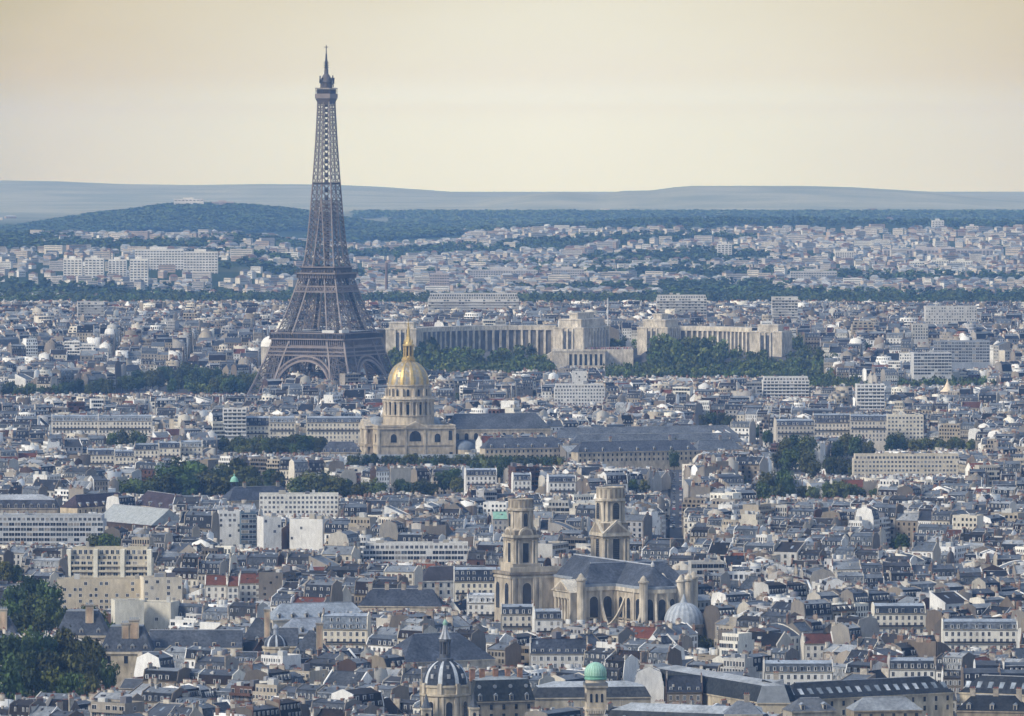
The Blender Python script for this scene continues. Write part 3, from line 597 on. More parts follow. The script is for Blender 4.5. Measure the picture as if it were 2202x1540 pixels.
def t_flat(rg, w, d, h, lod, style=0, setbacks=0, wf=.9, sidew=.5):
    P = []; z = 0; x0 = 0; dd = d; hh = h - setbacks*3.0; ww = w; top = h
    p = Piece('wall'); mb = p.mb; mb.box(-w/2, w/2, -d/2, d/2, -9, hh, 'wall', W1, top='gravel', bottom=False); p.done('W')
    p.cls[-1] = CLS['K']; mb.c[-1] = rg.choice([(0.36,0.36,0.36), (0.5,0.5,0.48), (0.22,0.22,0.23), (0.30,0.27,0.25)])
    P.append(p); zc = hh
    def parapet(x0, x1, y0, y1, z):
        q = Piece('parapet')
        for a in ((x0, x1, y0, y0+.25), (x0, x1, y1-.25, y1), (x0, x0+.25, y0+.25, y1-.25), (x1-.25, x1, y0+.25, y1-.25)): q.mb.box(*a, z, z+.8, 'wall', W1, bottom=False)
        q.done('W'); P.append(q)
    parapet(-w/2, w/2, -d/2, d/2, hh)
    for k in range(setbacks):
        dd -= 2.6; ww -= 2.2; q = Piece('upper_storey'); q.mb.box(-ww/2, ww/2, -dd/2, dd/2, zc, zc+3.0, 'wall', W1, top='gravel', ctop=(0.4,0.4,0.4), bottom=False); q.done('W'); q.cls[4] = CLS['K']; P.append(q)
        nb = max(2, int(ww/2.6))
        for ny in (-1, 1):
            for i in range(nb): win(P, rg, -ww/2+ww/nb*(i+.5), ny*dd/2, zc+.3, 1.6, 2.1, ny, .75, lod)
        zc += 3.0
    parapet(-ww/2, ww/2, -dd/2, dd/2, zc) if setbacks else None
    nb = max(2, int(w/(3.2 if style else 2.5))); sp = w/nb; n = min(7 if lod < 2 else 3, int(hh/2.9))
    for ny in (-1, 1):
        for k in range(n):
            zz = hh - (k+1)*2.9 + .75
            if style == 1:      # balcony slabs with long openings
                q = Piece('balcony', None, (0, ny)); a, b = (-d/2-1.2, -d/2) if ny < 0 else (d/2, d/2+1.2); q.mb.box(-w/2+.2, w/2-.2, a, b, zz-.75, zz+.25, 'wall', W1); q.done('W'); P.append(q)
            for i in range(nb):
              if rg.random() < wf: win(P, rg, -w/2+sp*(i+.5), ny*d/2, zz, 2.3 if style == 1 else (sp-.35 if style == 2 else 1.35), 1.75 if style else 1.5, ny, .78, lod)
    for nx in (-1, 1):
        if rg.random() < sidew:
            for k in range(n): win(P, rg, nx*w/2, rg.choice([-d/4, d/4, 0]), hh-(k+1)*2.9+.8, 1.0, 1.2, 0, .75, lod, nx=nx)
    for _ in range(rg.randint(1, 4)):
        a, b = rg.uniform(1.2, 4.5), rg.uniform(1.2, 3.5); cx, cy_ = rg.uniform(-ww/2+a/2+.4, ww/2-a/2-.4), rg.uniform(-dd/2+b/2+.4, dd/2-b/2-.4); hk = rg.uniform(1.0, 3.2)
        q = Piece('roof_housing'); q.mb.box(cx-a/2, cx+a/2, cy_-b/2, cy_+b/2, zc, zc+hk, 'frame', rg.choice([(0.55,0.55,0.53), (0.3,0.31,0.33), (0.42,0.39,0.33), (0.16,0.16,0.18)]), bottom=False); q.done('K'); P.append(q)
    return P, dict(dormers=0, chim=0, top=zc)
def compile_t(P):
    """merged arrays of a template"""
    V, Lp, T, M, C, K = [], [], [], [], [], []; off = 0
    for p in P:
        V += p.mb.v
        for f in p.mb.f: Lp += [off+i for i in f]; T.append(len(f))
        M += p.mb.m; C += p.mb.c; K += p.cls; off += len(p.mb.v)
    return dict(V=np.array(V, np.float32), L=np.array(Lp, np.int64), T=np.array(T, np.int64), M=np.array(M, np.int64), C=np.array(C, np.float32), K=np.array(K, np.int64))
KINDS_T = ['mansard', 'gable', 'shed', 'flat', 'tiled', 'slate']
def make_templates():
    out = []
    for i in range(64):
        for lod in (0, 1, 2):
            rg = random.Random(1000 + i)
            q = i % 32
            w = rg.uniform(11, 21); d = rg.uniform(10.5, 13.5); h = 17.0
            if q < 11: kind = 'mansard'; P, info = t_mansard(rg, w, d, h, lod, rg.uniform(.9, 2.2), rg.uniform(2.8, 3.8), rg.uniform(.9, 1.7), two=(q % 5 == 0))
            elif q < 18: kind = 'gable'; P, info = t_gable(rg, w, d, h, lod, rg.uniform(2.0, 4.2), asym=rg.choice([0, 0, .3, -.3]), dorm=rg.choice([0, 0, 3, 4]))
            elif q < 22: kind = 'shed'; w = rg.uniform(8, 15); d = rg.uniform(6, 9); P, info = t_shed(rg, w, d, h, lod, rg.uniform(2.5, 5.0), curve=rg.random() < .4)
            elif q < 28: kind = 'flat'; w = rg.uniform(13, 26); P, info = t_flat(rg, w, d, h, lod, q % 3, rg.choice([0, 1, 2]))
            elif q < 29: kind = 'tiled'; P, info = t_gable(rg, w, d, h, lod, rg.uniform(3.5, 5), 'tile', 'R', dorm=rg.choice([0, 3]))
            else: kind = 'slate'; P, info = t_gable(rg, w, d, h, lod, rg.uniform(4, 6), 'slate', 'R', dorm=rg.choice([3, 4, 5]))
            c = compile_t(P); c.update(kind=kind, w=w, d=d, h=h, lod=lod, info=info, P=P, idx=i)
            out.append(c)
    return out
TPL = make_templates()           # TPL[i*3+lod]
# ------------------------------------------------------------------ where the city blocks stand
EXCL = []        # (cx, cy, half width, half depth, rotation) kept free of ordinary houses
def excl(cx, cy, hw, hd, rz=0.0): EXCL.append((cx, cy, hw, hd, rz))
def excl_px(px, py, hw, hd, z=0.0, rz=0.0): x, y = at(px, py, z); excl(x, y, hw, hd, rz)
def blocked(x, y, m):
    for cx, cy_, hw, hd, rz in EXCL:
        dx, dy = x-cx, y-cy_
        if rz: a, b = math.cos(rz), math.sin(rz); dx, dy = a*dx+b*dy, -b*dx+a*dy
        if abs(dx) < hw+m and abs(dy) < hd+m: return True
    return False
WALLC = [((0.6742, 0.6261, 0.5298), 13), ((0.84, 0.83, 0.8), 25), ((0.429, 0.3798, 0.3031), 12), ((0.3322, 0.3017, 0.2584), 11), ((0.5074, 0.4987, 0.4729), 8), ((0.2549, 0.22, 0.1748), 8), ((0.82, 0.79, 0.7), 11), ((0.1216, 0.0718, 0.0561), 3), ((0.1755, 0.1631, 0.151), 5), ((0.3935, 0.3935, 0.4015), 4)]
WALLN = ['cream', 'white', 'sand coloured', 'pale grey brown', 'light grey', 'tan', 'ivory', 'red brown', 'dark grey', 'blue grey']
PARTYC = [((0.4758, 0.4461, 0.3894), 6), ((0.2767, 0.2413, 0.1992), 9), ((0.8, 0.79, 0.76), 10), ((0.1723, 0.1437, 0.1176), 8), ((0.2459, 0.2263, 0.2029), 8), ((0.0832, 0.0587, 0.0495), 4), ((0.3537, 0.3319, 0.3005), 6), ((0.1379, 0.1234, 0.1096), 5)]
ZINCC = [((0.1193, 0.1373, 0.1626), 10), ((0.159, 0.177, 0.2023), 9), ((0.0831, 0.0939, 0.1142), 8), ((0.2167, 0.2348, 0.2564), 5), ((0.0578, 0.0607, 0.0687), 6), ((0.3323, 0.3468, 0.3612), 3), ((0.0361, 0.0332, 0.0347), 6)]
ZINCN = ['grey zinc', 'pale zinc', 'dark zinc', 'light grey metal', 'charcoal', 'silvery metal', 'black brown']
SLATEC = [((0.027, 0.0315, 0.0423), 10), ((0.0414, 0.0468, 0.0612), 8), ((0.063, 0.072, 0.0882), 6), ((0.018, 0.0189, 0.0225), 7), ((0.099, 0.1125, 0.1305), 4), ((0.0306, 0.0234, 0.0225), 3)]
SLATEN = ['dark slate', 'blue slate', 'grey slate', 'black slate', 'light slate', 'brown slate']
TILEC = [((0.186, 0.0651, 0.0341), 5), ((0.1488, 0.0527, 0.0341), 4), ((0.0992, 0.0465, 0.0372), 4)]
TILEN = ['orange tiled', 'red tiled', 'brown tiled']
def pick(rg, tab):
    r = rg.random()*sum(w for _, w in tab)
    for i, (c, w) in enumerate(tab):
        r -= w
        if r <= 0: return i, c
    return len(tab)-1, tab[-1][0]
HOUSES = []
GUARDS = []      # (px0, px1, lowest photo row that stays in view, distance): houses in front are kept low enough not to hide it
def guard(px0, px1, bottom, Y): GUARDS.append((px0, px1, bottom, Y))
def lowered(x, y, w, H, rise):
    s = F/y; a, b = CXP+(x-w/2)*s, CXP+(x+w/2)*s
    for p0, p1, bot, Y in GUARDS:
        if y < Y and b > p0 and a < p1:
            zmax = HC - (bot-HYP)*y/F - rise
            if H > zmax: H = zmax
    return H
SEEDS = None
def half_width(y): return 0.0765*y*1.09 + 95
def layout(seed=11):
    rg = random.Random(seed)
    seeds = []
    y = 2300
    while y < 8500:
        step = 300 if y < 4000 else 420
        for k in range(int(2*half_width(y)/step)+2):
            seeds.append((-half_width(y) + k*step + rg.uniform(-90, 90), y + rg.uniform(-120, 120), rg.uniform(-.65, .65), rg.uniform(62, 105), rg.uniform(44, 70), rg.uniform(16, 20)))
        y += step*.9
    S = np.array([(s[0], s[1]) for s in seeds])
    def owner(x, y): return int(np.argmin((S[:, 0]-x)**2 + (S[:, 1]-y)**2))
    kinds = {k: [t['idx'] for t in TPL[::3] if t['kind'] == k] for k in KINDS_T}
    def put(x, y, rz, w_, d_, kind, H):
        if y < 2330 or y > 8300 or abs(x) > half_width(y): return
        m = 0.5*max(w_ or 14, d_ or 12)*.8
        if blocked(x, y, m*.6): return
        g0 = zt(x, y); H2 = lowered(x, y, 13, H+g0, 6.0) - g0
        if H2 < H and H2 < 9 and kind == 'mansard': kind = rg.choice(['gable', 'shed', 'flat'])
        ti = rg.choice(kinds[kind]); t = TPL[ti*3]
        H2 = lowered(x, y, 13, H+g0, t['info']['top']-17+1.6) - g0
        if H2 < H: 
            H = H2 - rg.uniform(0, 2.2)
            if H < 2.8: return
        sx = (w_/t['w']) if w_ else rg.uniform(.9, 1.1); sy = (d_/t['d']) if d_ else rg.uniform(.9, 1.1)
        wi, wc = pick(rg, WALLC); pi, pc = pick(rg, PARTYC); zi, zc = pick(rg, ZINCC); si, sc = pick(rg, SLATEC)
        if kind == 'tiled': si, sc = pick(rg, TILEC)
        elif kind == 'mansard' and rg.random() < .3: sc = ZINCC[zi][0]; si = -1
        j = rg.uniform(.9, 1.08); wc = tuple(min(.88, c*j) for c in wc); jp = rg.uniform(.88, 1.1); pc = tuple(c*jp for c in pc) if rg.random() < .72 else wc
        HOUSES.append(dict(t=ti, x=x, y=y, rz=rz, sx=sx, sy=sy, sz=rg.uniform(.94, 1.06), dz=H-17.0, col=(wc, pc, sc, zc), names=(WALLN[wi], SLATEN[si] if si >= 0 and kind != 'tiled' else (TILEN[si] if kind == 'tiled' else ZINCN[zi]), ZINCN[zi]), kind=kind))
    def kind_of(H):
        r = rg.random()
        if H > 23: return 'flat'
        return 'mansard' if r < .50 else 'gable' if r < .74 else 'flat' if r < .86 else 'slate' if r < .93 else 'shed' if r < .98 else 'tiled'
    for si, (sx, sy, rot, bw, bd, hb) in enumerate(seeds):
        ca, sa = math.cos(rot), math.sin(rot)
        street = 9.5
        nx = int(700/(bw+street))+1; ny = int(700/(bd+street))+1
        for i in range(-nx, nx+1):
            for j in range(-ny, ny+1):
                u0, v0 = i*(bw+street), j*(bd+street)
                W = lambda u, v: (sx+ca*u-sa*v, sy+sa*u+ca*v)
                cx, cy_ = W(u0, v0)
                if abs(cx-sx) + abs(cy_-sy) > 900 or owner(cx, cy_) != si: continue
                H0 = hb + rg.gauss(0, 1.2); dep = rg.uniform(10.5, 13)
                def row(ua, va, ub, vb, rz):
                    """contiguous houses from a to b, facade to the right-hand side of the walk"""
                    L = math.hypot(ub-ua, vb-va); t = 0.0
                    while t < L-5:
                        w = rg.uniform(8.5, 17.5);
                        if L-t-w < 8: w = L-t
                        m = (t+w/2)/L; u, v = ua+(ub-ua)*m, va+(vb-va)*m; x, y = W(u, v)
                        r = rg.random(); H = H0 + rg.gauss(0, 1.5)
                        if r < .10: H = rg.uniform(8, 13)
                        elif r < .145: H = rg.uniform(22.5, 28)
                        if owner(x, y) == si or True: put(x, y, rot+rz, w-.1, dep, kind_of(H), H)
                        t += w
                a, b = bw/2, bd/2; q = dep/2
                row(u0-a, v0-b+q, u0+a, v0-b+q, 0.0); row(u0+a, v0+b-q, u0-a, v0+b-q, math.pi)
                row(u0+a-q, v0-b+dep, u0+a-q, v0+b-dep, math.pi/2); row(u0-a+q, v0+b-dep, u0-a+q, v0-b+dep, -math.pi/2)
                # wings and sheds inside the courtyard
                iw, idp = bw-2*dep, bd-2*dep
                if iw > 16 and idp > 12:
                    for _ in range(int(iw*idp/170)):
                        u, v = rg.uniform(-iw/2+5, iw/2-5), rg.uniform(-idp/2+5, idp/2-5); x, y = W(u0+u, v0+v)
                        H = rg.choice([rg.uniform(4, 8), rg.uniform(7, 13), rg.uniform(12, 18)])
                        put(x, y, rot+rg.choice([0, math.pi/2, math.pi, -math.pi/2]), rg.uniform(8, 15), rg.uniform(6, 9), rg.choice(['shed', 'shed', 'gable', 'flat', 'gable']), H)

LANDMARKS = []      # (phrase, px, py), filled by the landmark builders
def near(phrase, px, py): LANDMARKS.append((phrase, px, py))
def spawn(P, name, loc, rz, cols, sc=(1, 1, 1), dz=0.0, share=None, face_only=True, zmin=None, flatwin=False):
    """one thing from template pieces: an Empty at its base with each piece a mesh of its own (pots, panes one level deeper)"""
    root = empty(name, loc, rz); root.scale = sc; made = {}
    ca, sa = math.cos(rz), math.sin(rz)
    if flatwin:       # far copies: windows and balconies stay in the wall's own surface
        key = (share, 'w')
        if key not in MESHES:
            m = MB(); m.v, m.f, m.m, m.c = list(P[0].mb.v), list(P[0].mb.f), list(P[0].mb.m), list(P[0].mb.c)
            for p in P[1:]:
                if p.name in ('window', 'balcony'): n = len(m.v); m.v += p.mb.v; m.f += [tuple(n+k for k in f) for f in p.mb.f]; m.m += p.mb.m; m.c += p.mb.c
            MESHES[key] = m.mesh('wall')
    for i, p in enumerate(P):
        if flatwin and p.name in ('window', 'balcony'): continue
        if p.nrm and face_only:
            nx, ny = p.nrm; wx, wy = ca*nx - sa*ny, sa*nx + ca*ny
            if wx*loc[0] + wy*loc[1] > 0.05*math.hypot(loc[0], loc[1]) and p.name != 'dormer' and p.name != 'pane': continue
        if zmin is not None and p.name in ('window', 'balcony') and p.mb.v[0][2] < zmin: continue
        if flatwin and i == 0: me = MESHES[(share, 'w')]
        elif share is not None and (share, i) in MESHES: me = MESHES[(share, i)]
        else:
            me = p.mb.mesh(p.name)
            if share is not None: MESHES[(share, i)] = me
        o = bpy.data.objects.new(p.name, me); COL.objects.link(o)
        if p.par is not None and id(p.par) in made: o.parent = made[id(p.par)]
        else: o.parent = root; o.location = (0, 0, dz)
        k = p.cls[0] if p.cls else 4
        o.color = (*cols[k], 1) if k < 4 else (1, 1, 1, 1)
        made[id(p)] = o
    return root
MESHES = {}
def hwin(parent, cx, cy, z0, w, h, nx, ny, arched=True, fr=(0.42,0.39,0.34), g=(0.03,0.035,0.045), louvre=False, name='window', m=0.35, off=0.04):
    """window of a monument: stone surround, dark pane, optional louvres"""
    mb = MB(); tx, ty = -ny, nx
    rise = None if arched else 0.01
    mb.arch(cx, cy, z0-m*.5, w+2*m, h+1.5*m, nx, ny, 'stone', fr, rise=(w/2+m) if arched else 0.01, off=off)
    mb.arch(cx, cy, z0, w, h, nx, ny, 'glass', g, rise=(w/2) if arched else 0.01, off=off+.06)
    if louvre:
        n = int(h/1.0)
        for i in range(n):
            z = z0 + .3 + i*(h-w*.3)/n; a = (cx - tx*w*.44 + nx*(off+.1), cy - ty*w*.44 + ny*(off+.1), z); b = (cx + tx*w*.44 + nx*(off+.1), cy + ty*w*.44 + ny*(off+.1), z); mb.bar(a, b, .22, 'slate', (0.10,0.11,0.13))
    return mb.build(name, parent)
def long_range(name, label, cat, a, b, depth, ze, zr, wallc=(0.60,0.54,0.43), roofm='slate', roofc=(0.075,0.085,0.105), ndorm=8, hip=True, nwin=0, rows=1, dormc=(0.62,0.58,0.50), ridgec=(0.40,0.42,0.45), skyl=0, chim=0, mans=0.0, group=None, win_w=1.2, win_h=2.0, dorm_kind=0, wing=None, round_d=False, bottom=None):
    """long building from ground point a to b (its camera side), depth behind it; eaves ze, ridge zr"""
    ax, ay = a; bx, by = b; L = math.hypot(bx-ax, by-ay); rz = math.atan2(by-ay, bx-ax); g = zt((ax+bx)/2, (ay+by)/2)
    root = empty(name, (ax - math.sin(rz)*0, ay, g), rz); tag(root, label, cat, group); Ym = (ay+by)/2; guard(CXP+ax*F/ay, CXP+bx*F/by, HYP+(HC-ze+(2.5 + (3.4*rows if nwin else 0)))*F/Ym if bottom is None else bottom, Ym)
    excl((ax+bx)/2 - math.sin(rz)*depth/2, (ay+by)/2 + math.cos(rz)*depth/2, L/2+1, depth/2+1, rz)
    w = MB(); w.box(0, L, 0, depth, -6, ze, 'stone', wallc, bottom=False); w.box(-.3, L+.3, -.4, 0, ze-.5, ze, 'stone', tuple(c*1.05 for c in wallc)); w.build('wall', root)
    r = MB()
    if mans: 
        r.frust(-.2, L+.2, -.2, depth+.2, ze+.01, ze+mans, min(2.2, depth*.2), roofm, roofc); i = min(2.2, depth*.2)
        r.hip(i-.2, L-i+.2, i-.2, depth-i+.2, ze+mans, zr, depth/2 if hip else .01, 'zinc', ridgec)
    elif hip: r.hip(0, L, 0, depth, ze+.01, zr, depth/2*.9, roofm, roofc, over=.35)
    else: r.prism([(-.3, ze+.01), (depth+.3, ze+.01), (depth/2, zr)], 0, L, roofm, roofc, axis='x')
    if not mans: r.box(depth/2*.9 if hip else 0, L-(depth/2*.9 if hip else 0), depth/2-.25, depth/2+.25, zr-.08, zr+.2, 'zinc', ridgec)
    rf = r.build('roof', root); rg = random.Random(int(L*100))
    sl = (mans or (zr-ze))/(min(2.2, depth*.2) if mans else depth/2)
    for i in range(ndorm):
        x = L*(i+.5)/ndorm; d = MB(); zz = ze + .5 + (0 if dorm_kind == 0 else (zr-ze)*.3); y = (zz-ze)/sl - .25
        d.box(x-.75, x+.75, y, y+2.4, zz-.4, zz+1.9, 'stone', dormc, bottom=False)
        if round_d: d.ring([(.95, 0), (.95, .2)], 8, 'lead', (0.3,0.33,0.37), cx=x, cy=y)
        d.prism([(x-.95, zz+1.9), (x+.95, zz+1.9), (x, zz+2.7)], y-.15, y+2.6, 'lead', (0.26,0.29,0.33)); d.poly([(x-.45, y-.05, zz), (x+.45, y-.05, zz), (x+.45, y-.05, zz+1.6), (x-.45, y-.05, zz+1.6)], 'glass', (0.05,0.055,0.07)); d.build('dormer', root)
    for i in range(skyl):
        x = L*(i+.5)/skyl; s = MB(); k0, k1 = .28, .62; P = lambda u, k: (u, depth/2*k-.12, ze+(zr-ze)*k+.14)
        s.poly([P(x-.9, k0), P(x+.9, k0), P(x+.9, k1), P(x-.9, k1)], 'glass', rg.choice([(0.30,0.34,0.38), (0.5,0.53,0.56), (0.2,0.23,0.26)])); s.poly([P(x-1.05, k0-.02), P(x+1.05, k0-.02), P(x+1.05, k1+.02), P(x-1.05, k1+.02)][::1], 'lead', (0.2,0.22,0.24)); 
        for q in range(4): v = s.v[4+q]; s.v[4+q] = (v[0], v[1]+.03, v[2]-.06)
        s.build('skylight', root)
    for i in range(chim):
        x = L*(i+.6)/chim; c = MB(); c.box(x-1.0, x+1.0, depth/2-.5, depth/2+.5, ze, zr+2.2, 'brick', (0.44,0.39,0.32)); c.box(x-1.15, x+1.15, depth/2-.65, depth/2+.65, zr+2.2, zr+2.5, 'stone', (0.45,0.42,0.36)); co = c.build('chimney', root)
        p = MB()
        for u in (-.7, 0, .7): p.frust(x+u-.18, x+u+.18, depth/2-.18, depth/2+.18, zr+2.5, zr+3.2, .05, 'pot', (0.30,0.10,0.06))
        p.build('chimney_pot_row', co)
    for k in range(rows if nwin else 0):
        for i in range(nwin): hwin(root, L*(i+.5)/nwin, 0, ze-1.2-win_h-k*3.6, win_w, win_h, 0, -1, False, fr=tuple(min(.8, c*1.12) for c in wallc), m=.2)
    return root
def gpx(px, Y): return ((px-CXP)*Y/F, Y)
def ydist(py, z): return F*(HC-z)/(py-HYP)
# ------------------------------------------------------------------ gilded dome church and its slate ranges
ST = (0.62, 0.545, 0.43); ST2 = (0.68, 0.61, 0.50); ST3 = (0.50, 0.44, 0.35); GOLDC = (0.68, 0.50, 0.20)
def gilded_church():
    Y = 4880.0; X = (878-CXP)*Y/F; rz = R(13); root = empty('domed_church', (X, Y, zt(X, Y)), rz)
    tag(root, 'stone church with gilded ribbed dome, round columned drum and golden spire', 'church'); near('the golden dome', 878, 850)
    excl(X, Y, 46, 44, rz)
    b = MB(); H = 28.5
    b.box(-28.5, 28.5, -28.5, 28.5, -3, H, 'stone', ST, top='lead', ctop=(0.33,0.33,0.34)); b.box(-29.2, 29.2, -29.2, 29.2, H-1.7, H-.9, 'stone', ST2); b.box(-28.9, 28.9, -28.9, 28.9, 14.6, 15.4, 'stone', ST3)
    for s in (-1, 1):      # balustrade
        b.box(-28.8, 28.8, s*28.4-.3, s*28.4+.3, H, H+1.3, 'stone', ST2); b.box(s*28.4-.3, s*28.4+.3, -28.0, 28.0, H, H+1.3, 'stone', ST2)
    for x in (-8.2, 6.0, -28.3, 28.3): b.box(x-.8, x+.8, -28.95, -28.4, 0, H-1.7, 'stone', ST2)
    b.prism([(-10.5, H-.9), (9.5, H-.9), (-.5, H+4.0)], -29.4, -26, 'stone', ST2)
    b.prism([(-8.0, H-.4), (7.0, H-.4), (-.5, H+3.0)], -29.45, -29.0, 'stone', ST3)
    blk = b.build('wall', root)
    for x, z, w, h, a in ((-17, 17.2, 4.4, 6.2, True), (-1, 18.0, 8.6, 7.6, True), (15.5, 17.2, 4.4, 6.2, True), (25, 18.5, 2.6, 7.0, False), (-17, 1.5, 4.8, 5.2, True), (-1, 1.5, 6.0, 8.0, True), (15.5, 1.5, 4.4, 5.4, True), (25.5, 3.5, 2.4, 6.4, False)): hwin(root, x, -28.5, z, w, h, 0, -1, a, fr=ST2)
    p = MB()               # two-storey portico on the left face
    p.box(-34.5, -28.5, -10.5, 10.5, 13.5, 15.5, 'stone', ST3); p.box(-34.5, -28.5, -10.5, 10.5, 26.3, 28.6, 'stone', ST2); p.prism([(-11, 28.6), (11, 28.6), (0, 33.5)], -34.6, -29, 'stone', ST2, axis='x')
    p.box(-30.4, -28.5, -10, 10, 0, 27, 'stone', ST3); po = p.build('portico', root)
    for y in (-9.4, -6.0, -3.4, 3.4, 6.0, 9.4):
        c = MB(); c.ring([(1.15, 0), (1.0, 12.6), (1.3, 13.5)], 8, 'stone', ST2, cx=-33.2, cy=y); c.ring([(1.0, 15.5), (.85, 25.2), (1.2, 26.3)], 8, 'stone', ST2, cx=-33.2, cy=y); c.build('column', po)
    for y in (-20, 20): hwin(root, -28.5, y, 17, 3.4, 6.4, -1, 0, True, fr=ST2); hwin(root, -28.5, y, 2, 3.4, 6.4, -1, 0, True, fr=ST2)
    # corner chapel domes
    for x, y in ((20, 17), (20, -16), (-20, 17)):
        c = MB(); zz = H if y > 0 or x < 0 else H-1.2; r = 7.4
        c.ring([(r+.3, zz), (r, zz+1.2)] + [(r*math.cos(a), zz+1.2+4.6*math.sin(a)) for a in [i*math.pi/16 for i in range(0, 8)]] + [(.1, zz+5.9)], 20, 'lead', (0.30,0.33,0.37), cx=x, cy=y if y > 0 else 12); 
        if y > 0: c.build('chapel_dome', root)
    d = MB(); n = 48      # drum
    d.ring([(19.6, H), (19.6, H+1.0), (18.7, H+1.2), (18.6, 35.4), (19.2, 35.6), (19.2, 36.3), (16.6, 36.4), (16.6, 46.0)], n, 'stone', ST); d.ring([(19.0, 46.0), (19.2, 47.2), (19.9, 47.6), (19.9, 48.3), (18.4, 48.4), (18.4, 49.8), (17.9, 49.8), (17.9, 48.4), (15.6, 48.5)], n, 'stone', ST2, cap=False)
    d.ring([(15.3, 48.5), (15.2, 57.0), (15.9, 57.4), (15.9, 58.2), (14.9, 58.4)], n, 'stone', ST); dr = d.build('drum', root)
    f0 = -math.pi/2 - rz + R(4)*0
    for k in range(12):
        a = f0 + k*math.pi/6
        ca, sa = math.cos(a), math.sin(a)
        hwin(dr, 16.6*ca, 16.6*sa, 37.0, 2.9, 7.0, ca, sa, False, fr=ST2, off=.12); hwin(dr, 15.3*ca, 15.3*sa, 50.2, 2.1, 5.0, ca, sa, True, fr=ST2, off=.12)
        for da in ((-.165, -.09, .09, .165) if k % 3 else (-.175, -.10, .10, .175)):
            c = MB(); x, y = 18.0*math.cos(a+da+math.pi/12*0), 18.0*math.sin(a+da)
            c.ring([(.85, 36.3), (.72, 44.6), (1.0, 45.4), (1.0, 46.0)], 6, 'stone', ST2, cx=x, cy=y); c.build('column', dr)
        aa = a + math.pi/12; bt = MB(); k0 = len(bt.v); bt.box(15.0, 17.3, -.7, .7, 48.5, 55.5, 'stone', ST2); bt.xf(k0, 0, 0, aa); bt.build('buttress', dr)
    g = MB(); prof = [(15.0*math.cos(a)**.95 if a < 1.5 else .2, 58.4 + 17.2*math.sin(a)) for a in [i*math.pi/2/14 for i in range(13)]]
    prof = [(max(4.4, r), z) for r, z in prof]
    def gm(i, k):
        ph = i % 8
        if ph in (0, 7): return 'gold', GOLDC
        if k < 3 and ph in (3, 4): return 'lead', (0.34,0.33,0.31)
        if (k + ph//2) % 3 == 1 and ph in (2, 3, 4, 5): return 'lead', (0.36,0.34,0.30)
        return 'gold', (0.46, 0.37, 0.22)
    k0 = len(g.v); g.ring(prof, 96, 'gold', GOLDC, mfun=gm)
    for i in range(96):
        if i % 8 in (0, 7):
            for k in range(len(prof)):
                for j in ((i, i+1) if i % 8 == 0 else (i, i+1)):
                    q = k0 + k*96 + (j % 96); x, y, z = g.v[q]; rr = prof[k][0]; s = (rr+.35)/max(1e-6, math.hypot(x, y)); g.v[q] = (x*s, y*s, z)
    g.xf(k0, 0, 0, f0 + R(12)); dm = g.build('dome', root)
    l = MB(); l.ring([(5.0, 75.0), (5.2, 76.6), (4.6, 76.8), (4.6, 78.0), (3.2, 78.1), (3.0, 79)], 16, 'gold', GOLDC)
    for k in range(8):
        a = k*math.pi/4; l.ring([(.75, 78), (.7, 85.6), (1.0, 86.4)], 6, 'gold', GOLDC, cx=3.1*math.cos(a), cy=3.1*math.sin(a))
    l.ring([(2.0, 78), (2.0, 86)], 8, 'lead', (0.12,0.09,0.05)); l.ring([(4.2, 86.2), (4.2, 87.2), (3.3, 88.0), (2.6, 89.2)], 16, 'gold', GOLDC)
    for k in range(4):
        a = k*math.pi/2+.4; l.ring([(.45, 87), (.5, 89.5), (.1, 91)], 5, 'gold', GOLDC, cx=3.6*math.cos(a), cy=3.6*math.sin(a))
    l.build('lantern', root)
    s = MB(); s.ring([(2.6, 89.0), (1.5, 93), (.9, 98), (.45, 102.0), (.8, 102.5), (.2, 103.5)], 8, 'gold', GOLDC); s.bar((0,0,103), (0,0,106.5), .35, 'gold', GOLDC); s.bar((-1,0,105.2), (1,0,105.2), .35, 'gold', GOLDC); s.build('spire', root)
    # nave of the soldiers' church
    nv = MB(); nv.box(28.5, 104, -11, 11, -3, 25.5, 'stone', ST); nv.box(28.5, 104.3, -11.4, -11, 24.6, 25.5, 'stone', ST2); nvo = nv.build('nave', root)
    rf = MB(); rf.hip(30, 104, -11, 11, 25.52, 36.5, 8, 'slate', (0.10,0.112,0.135), over=.5, hipx0=5, hipx1=9); rf.build('nave_roof', nvo)
    for i in range(10): hwin(nvo, 34+i*7, -11, 16.5, 3.0, 6.2, 0, -1, True, fr=ST2)
    w2 = MB(); w2.box(29, 104, -22, -11, -3, 14, 'stone', ST); w2.poly([(29,-22.4,14),(104,-22.4,14),(104,-11.02,18),(29,-11.02,18)], 'slate', (0.10,0.112,0.135)); w2.build('aisle', nvo)
    cd = MB(); cd.ring([(7.5, 0), (7.5, 11.5)] + [(7.6*math.cos(a), 11.5+6.4*math.sin(a)) for a in [i*math.pi/16 for i in range(8)]] + [(.1, 18.1)], 20, 'lead', (0.16,0.19,0.24), cx=37, cy=-24.5, mfun=lambda i, k: ('stone', ST) if k == 0 else ('lead', (0.15,0.18,0.23))); cd.build('chapel_dome', nvo)
gilded_church()
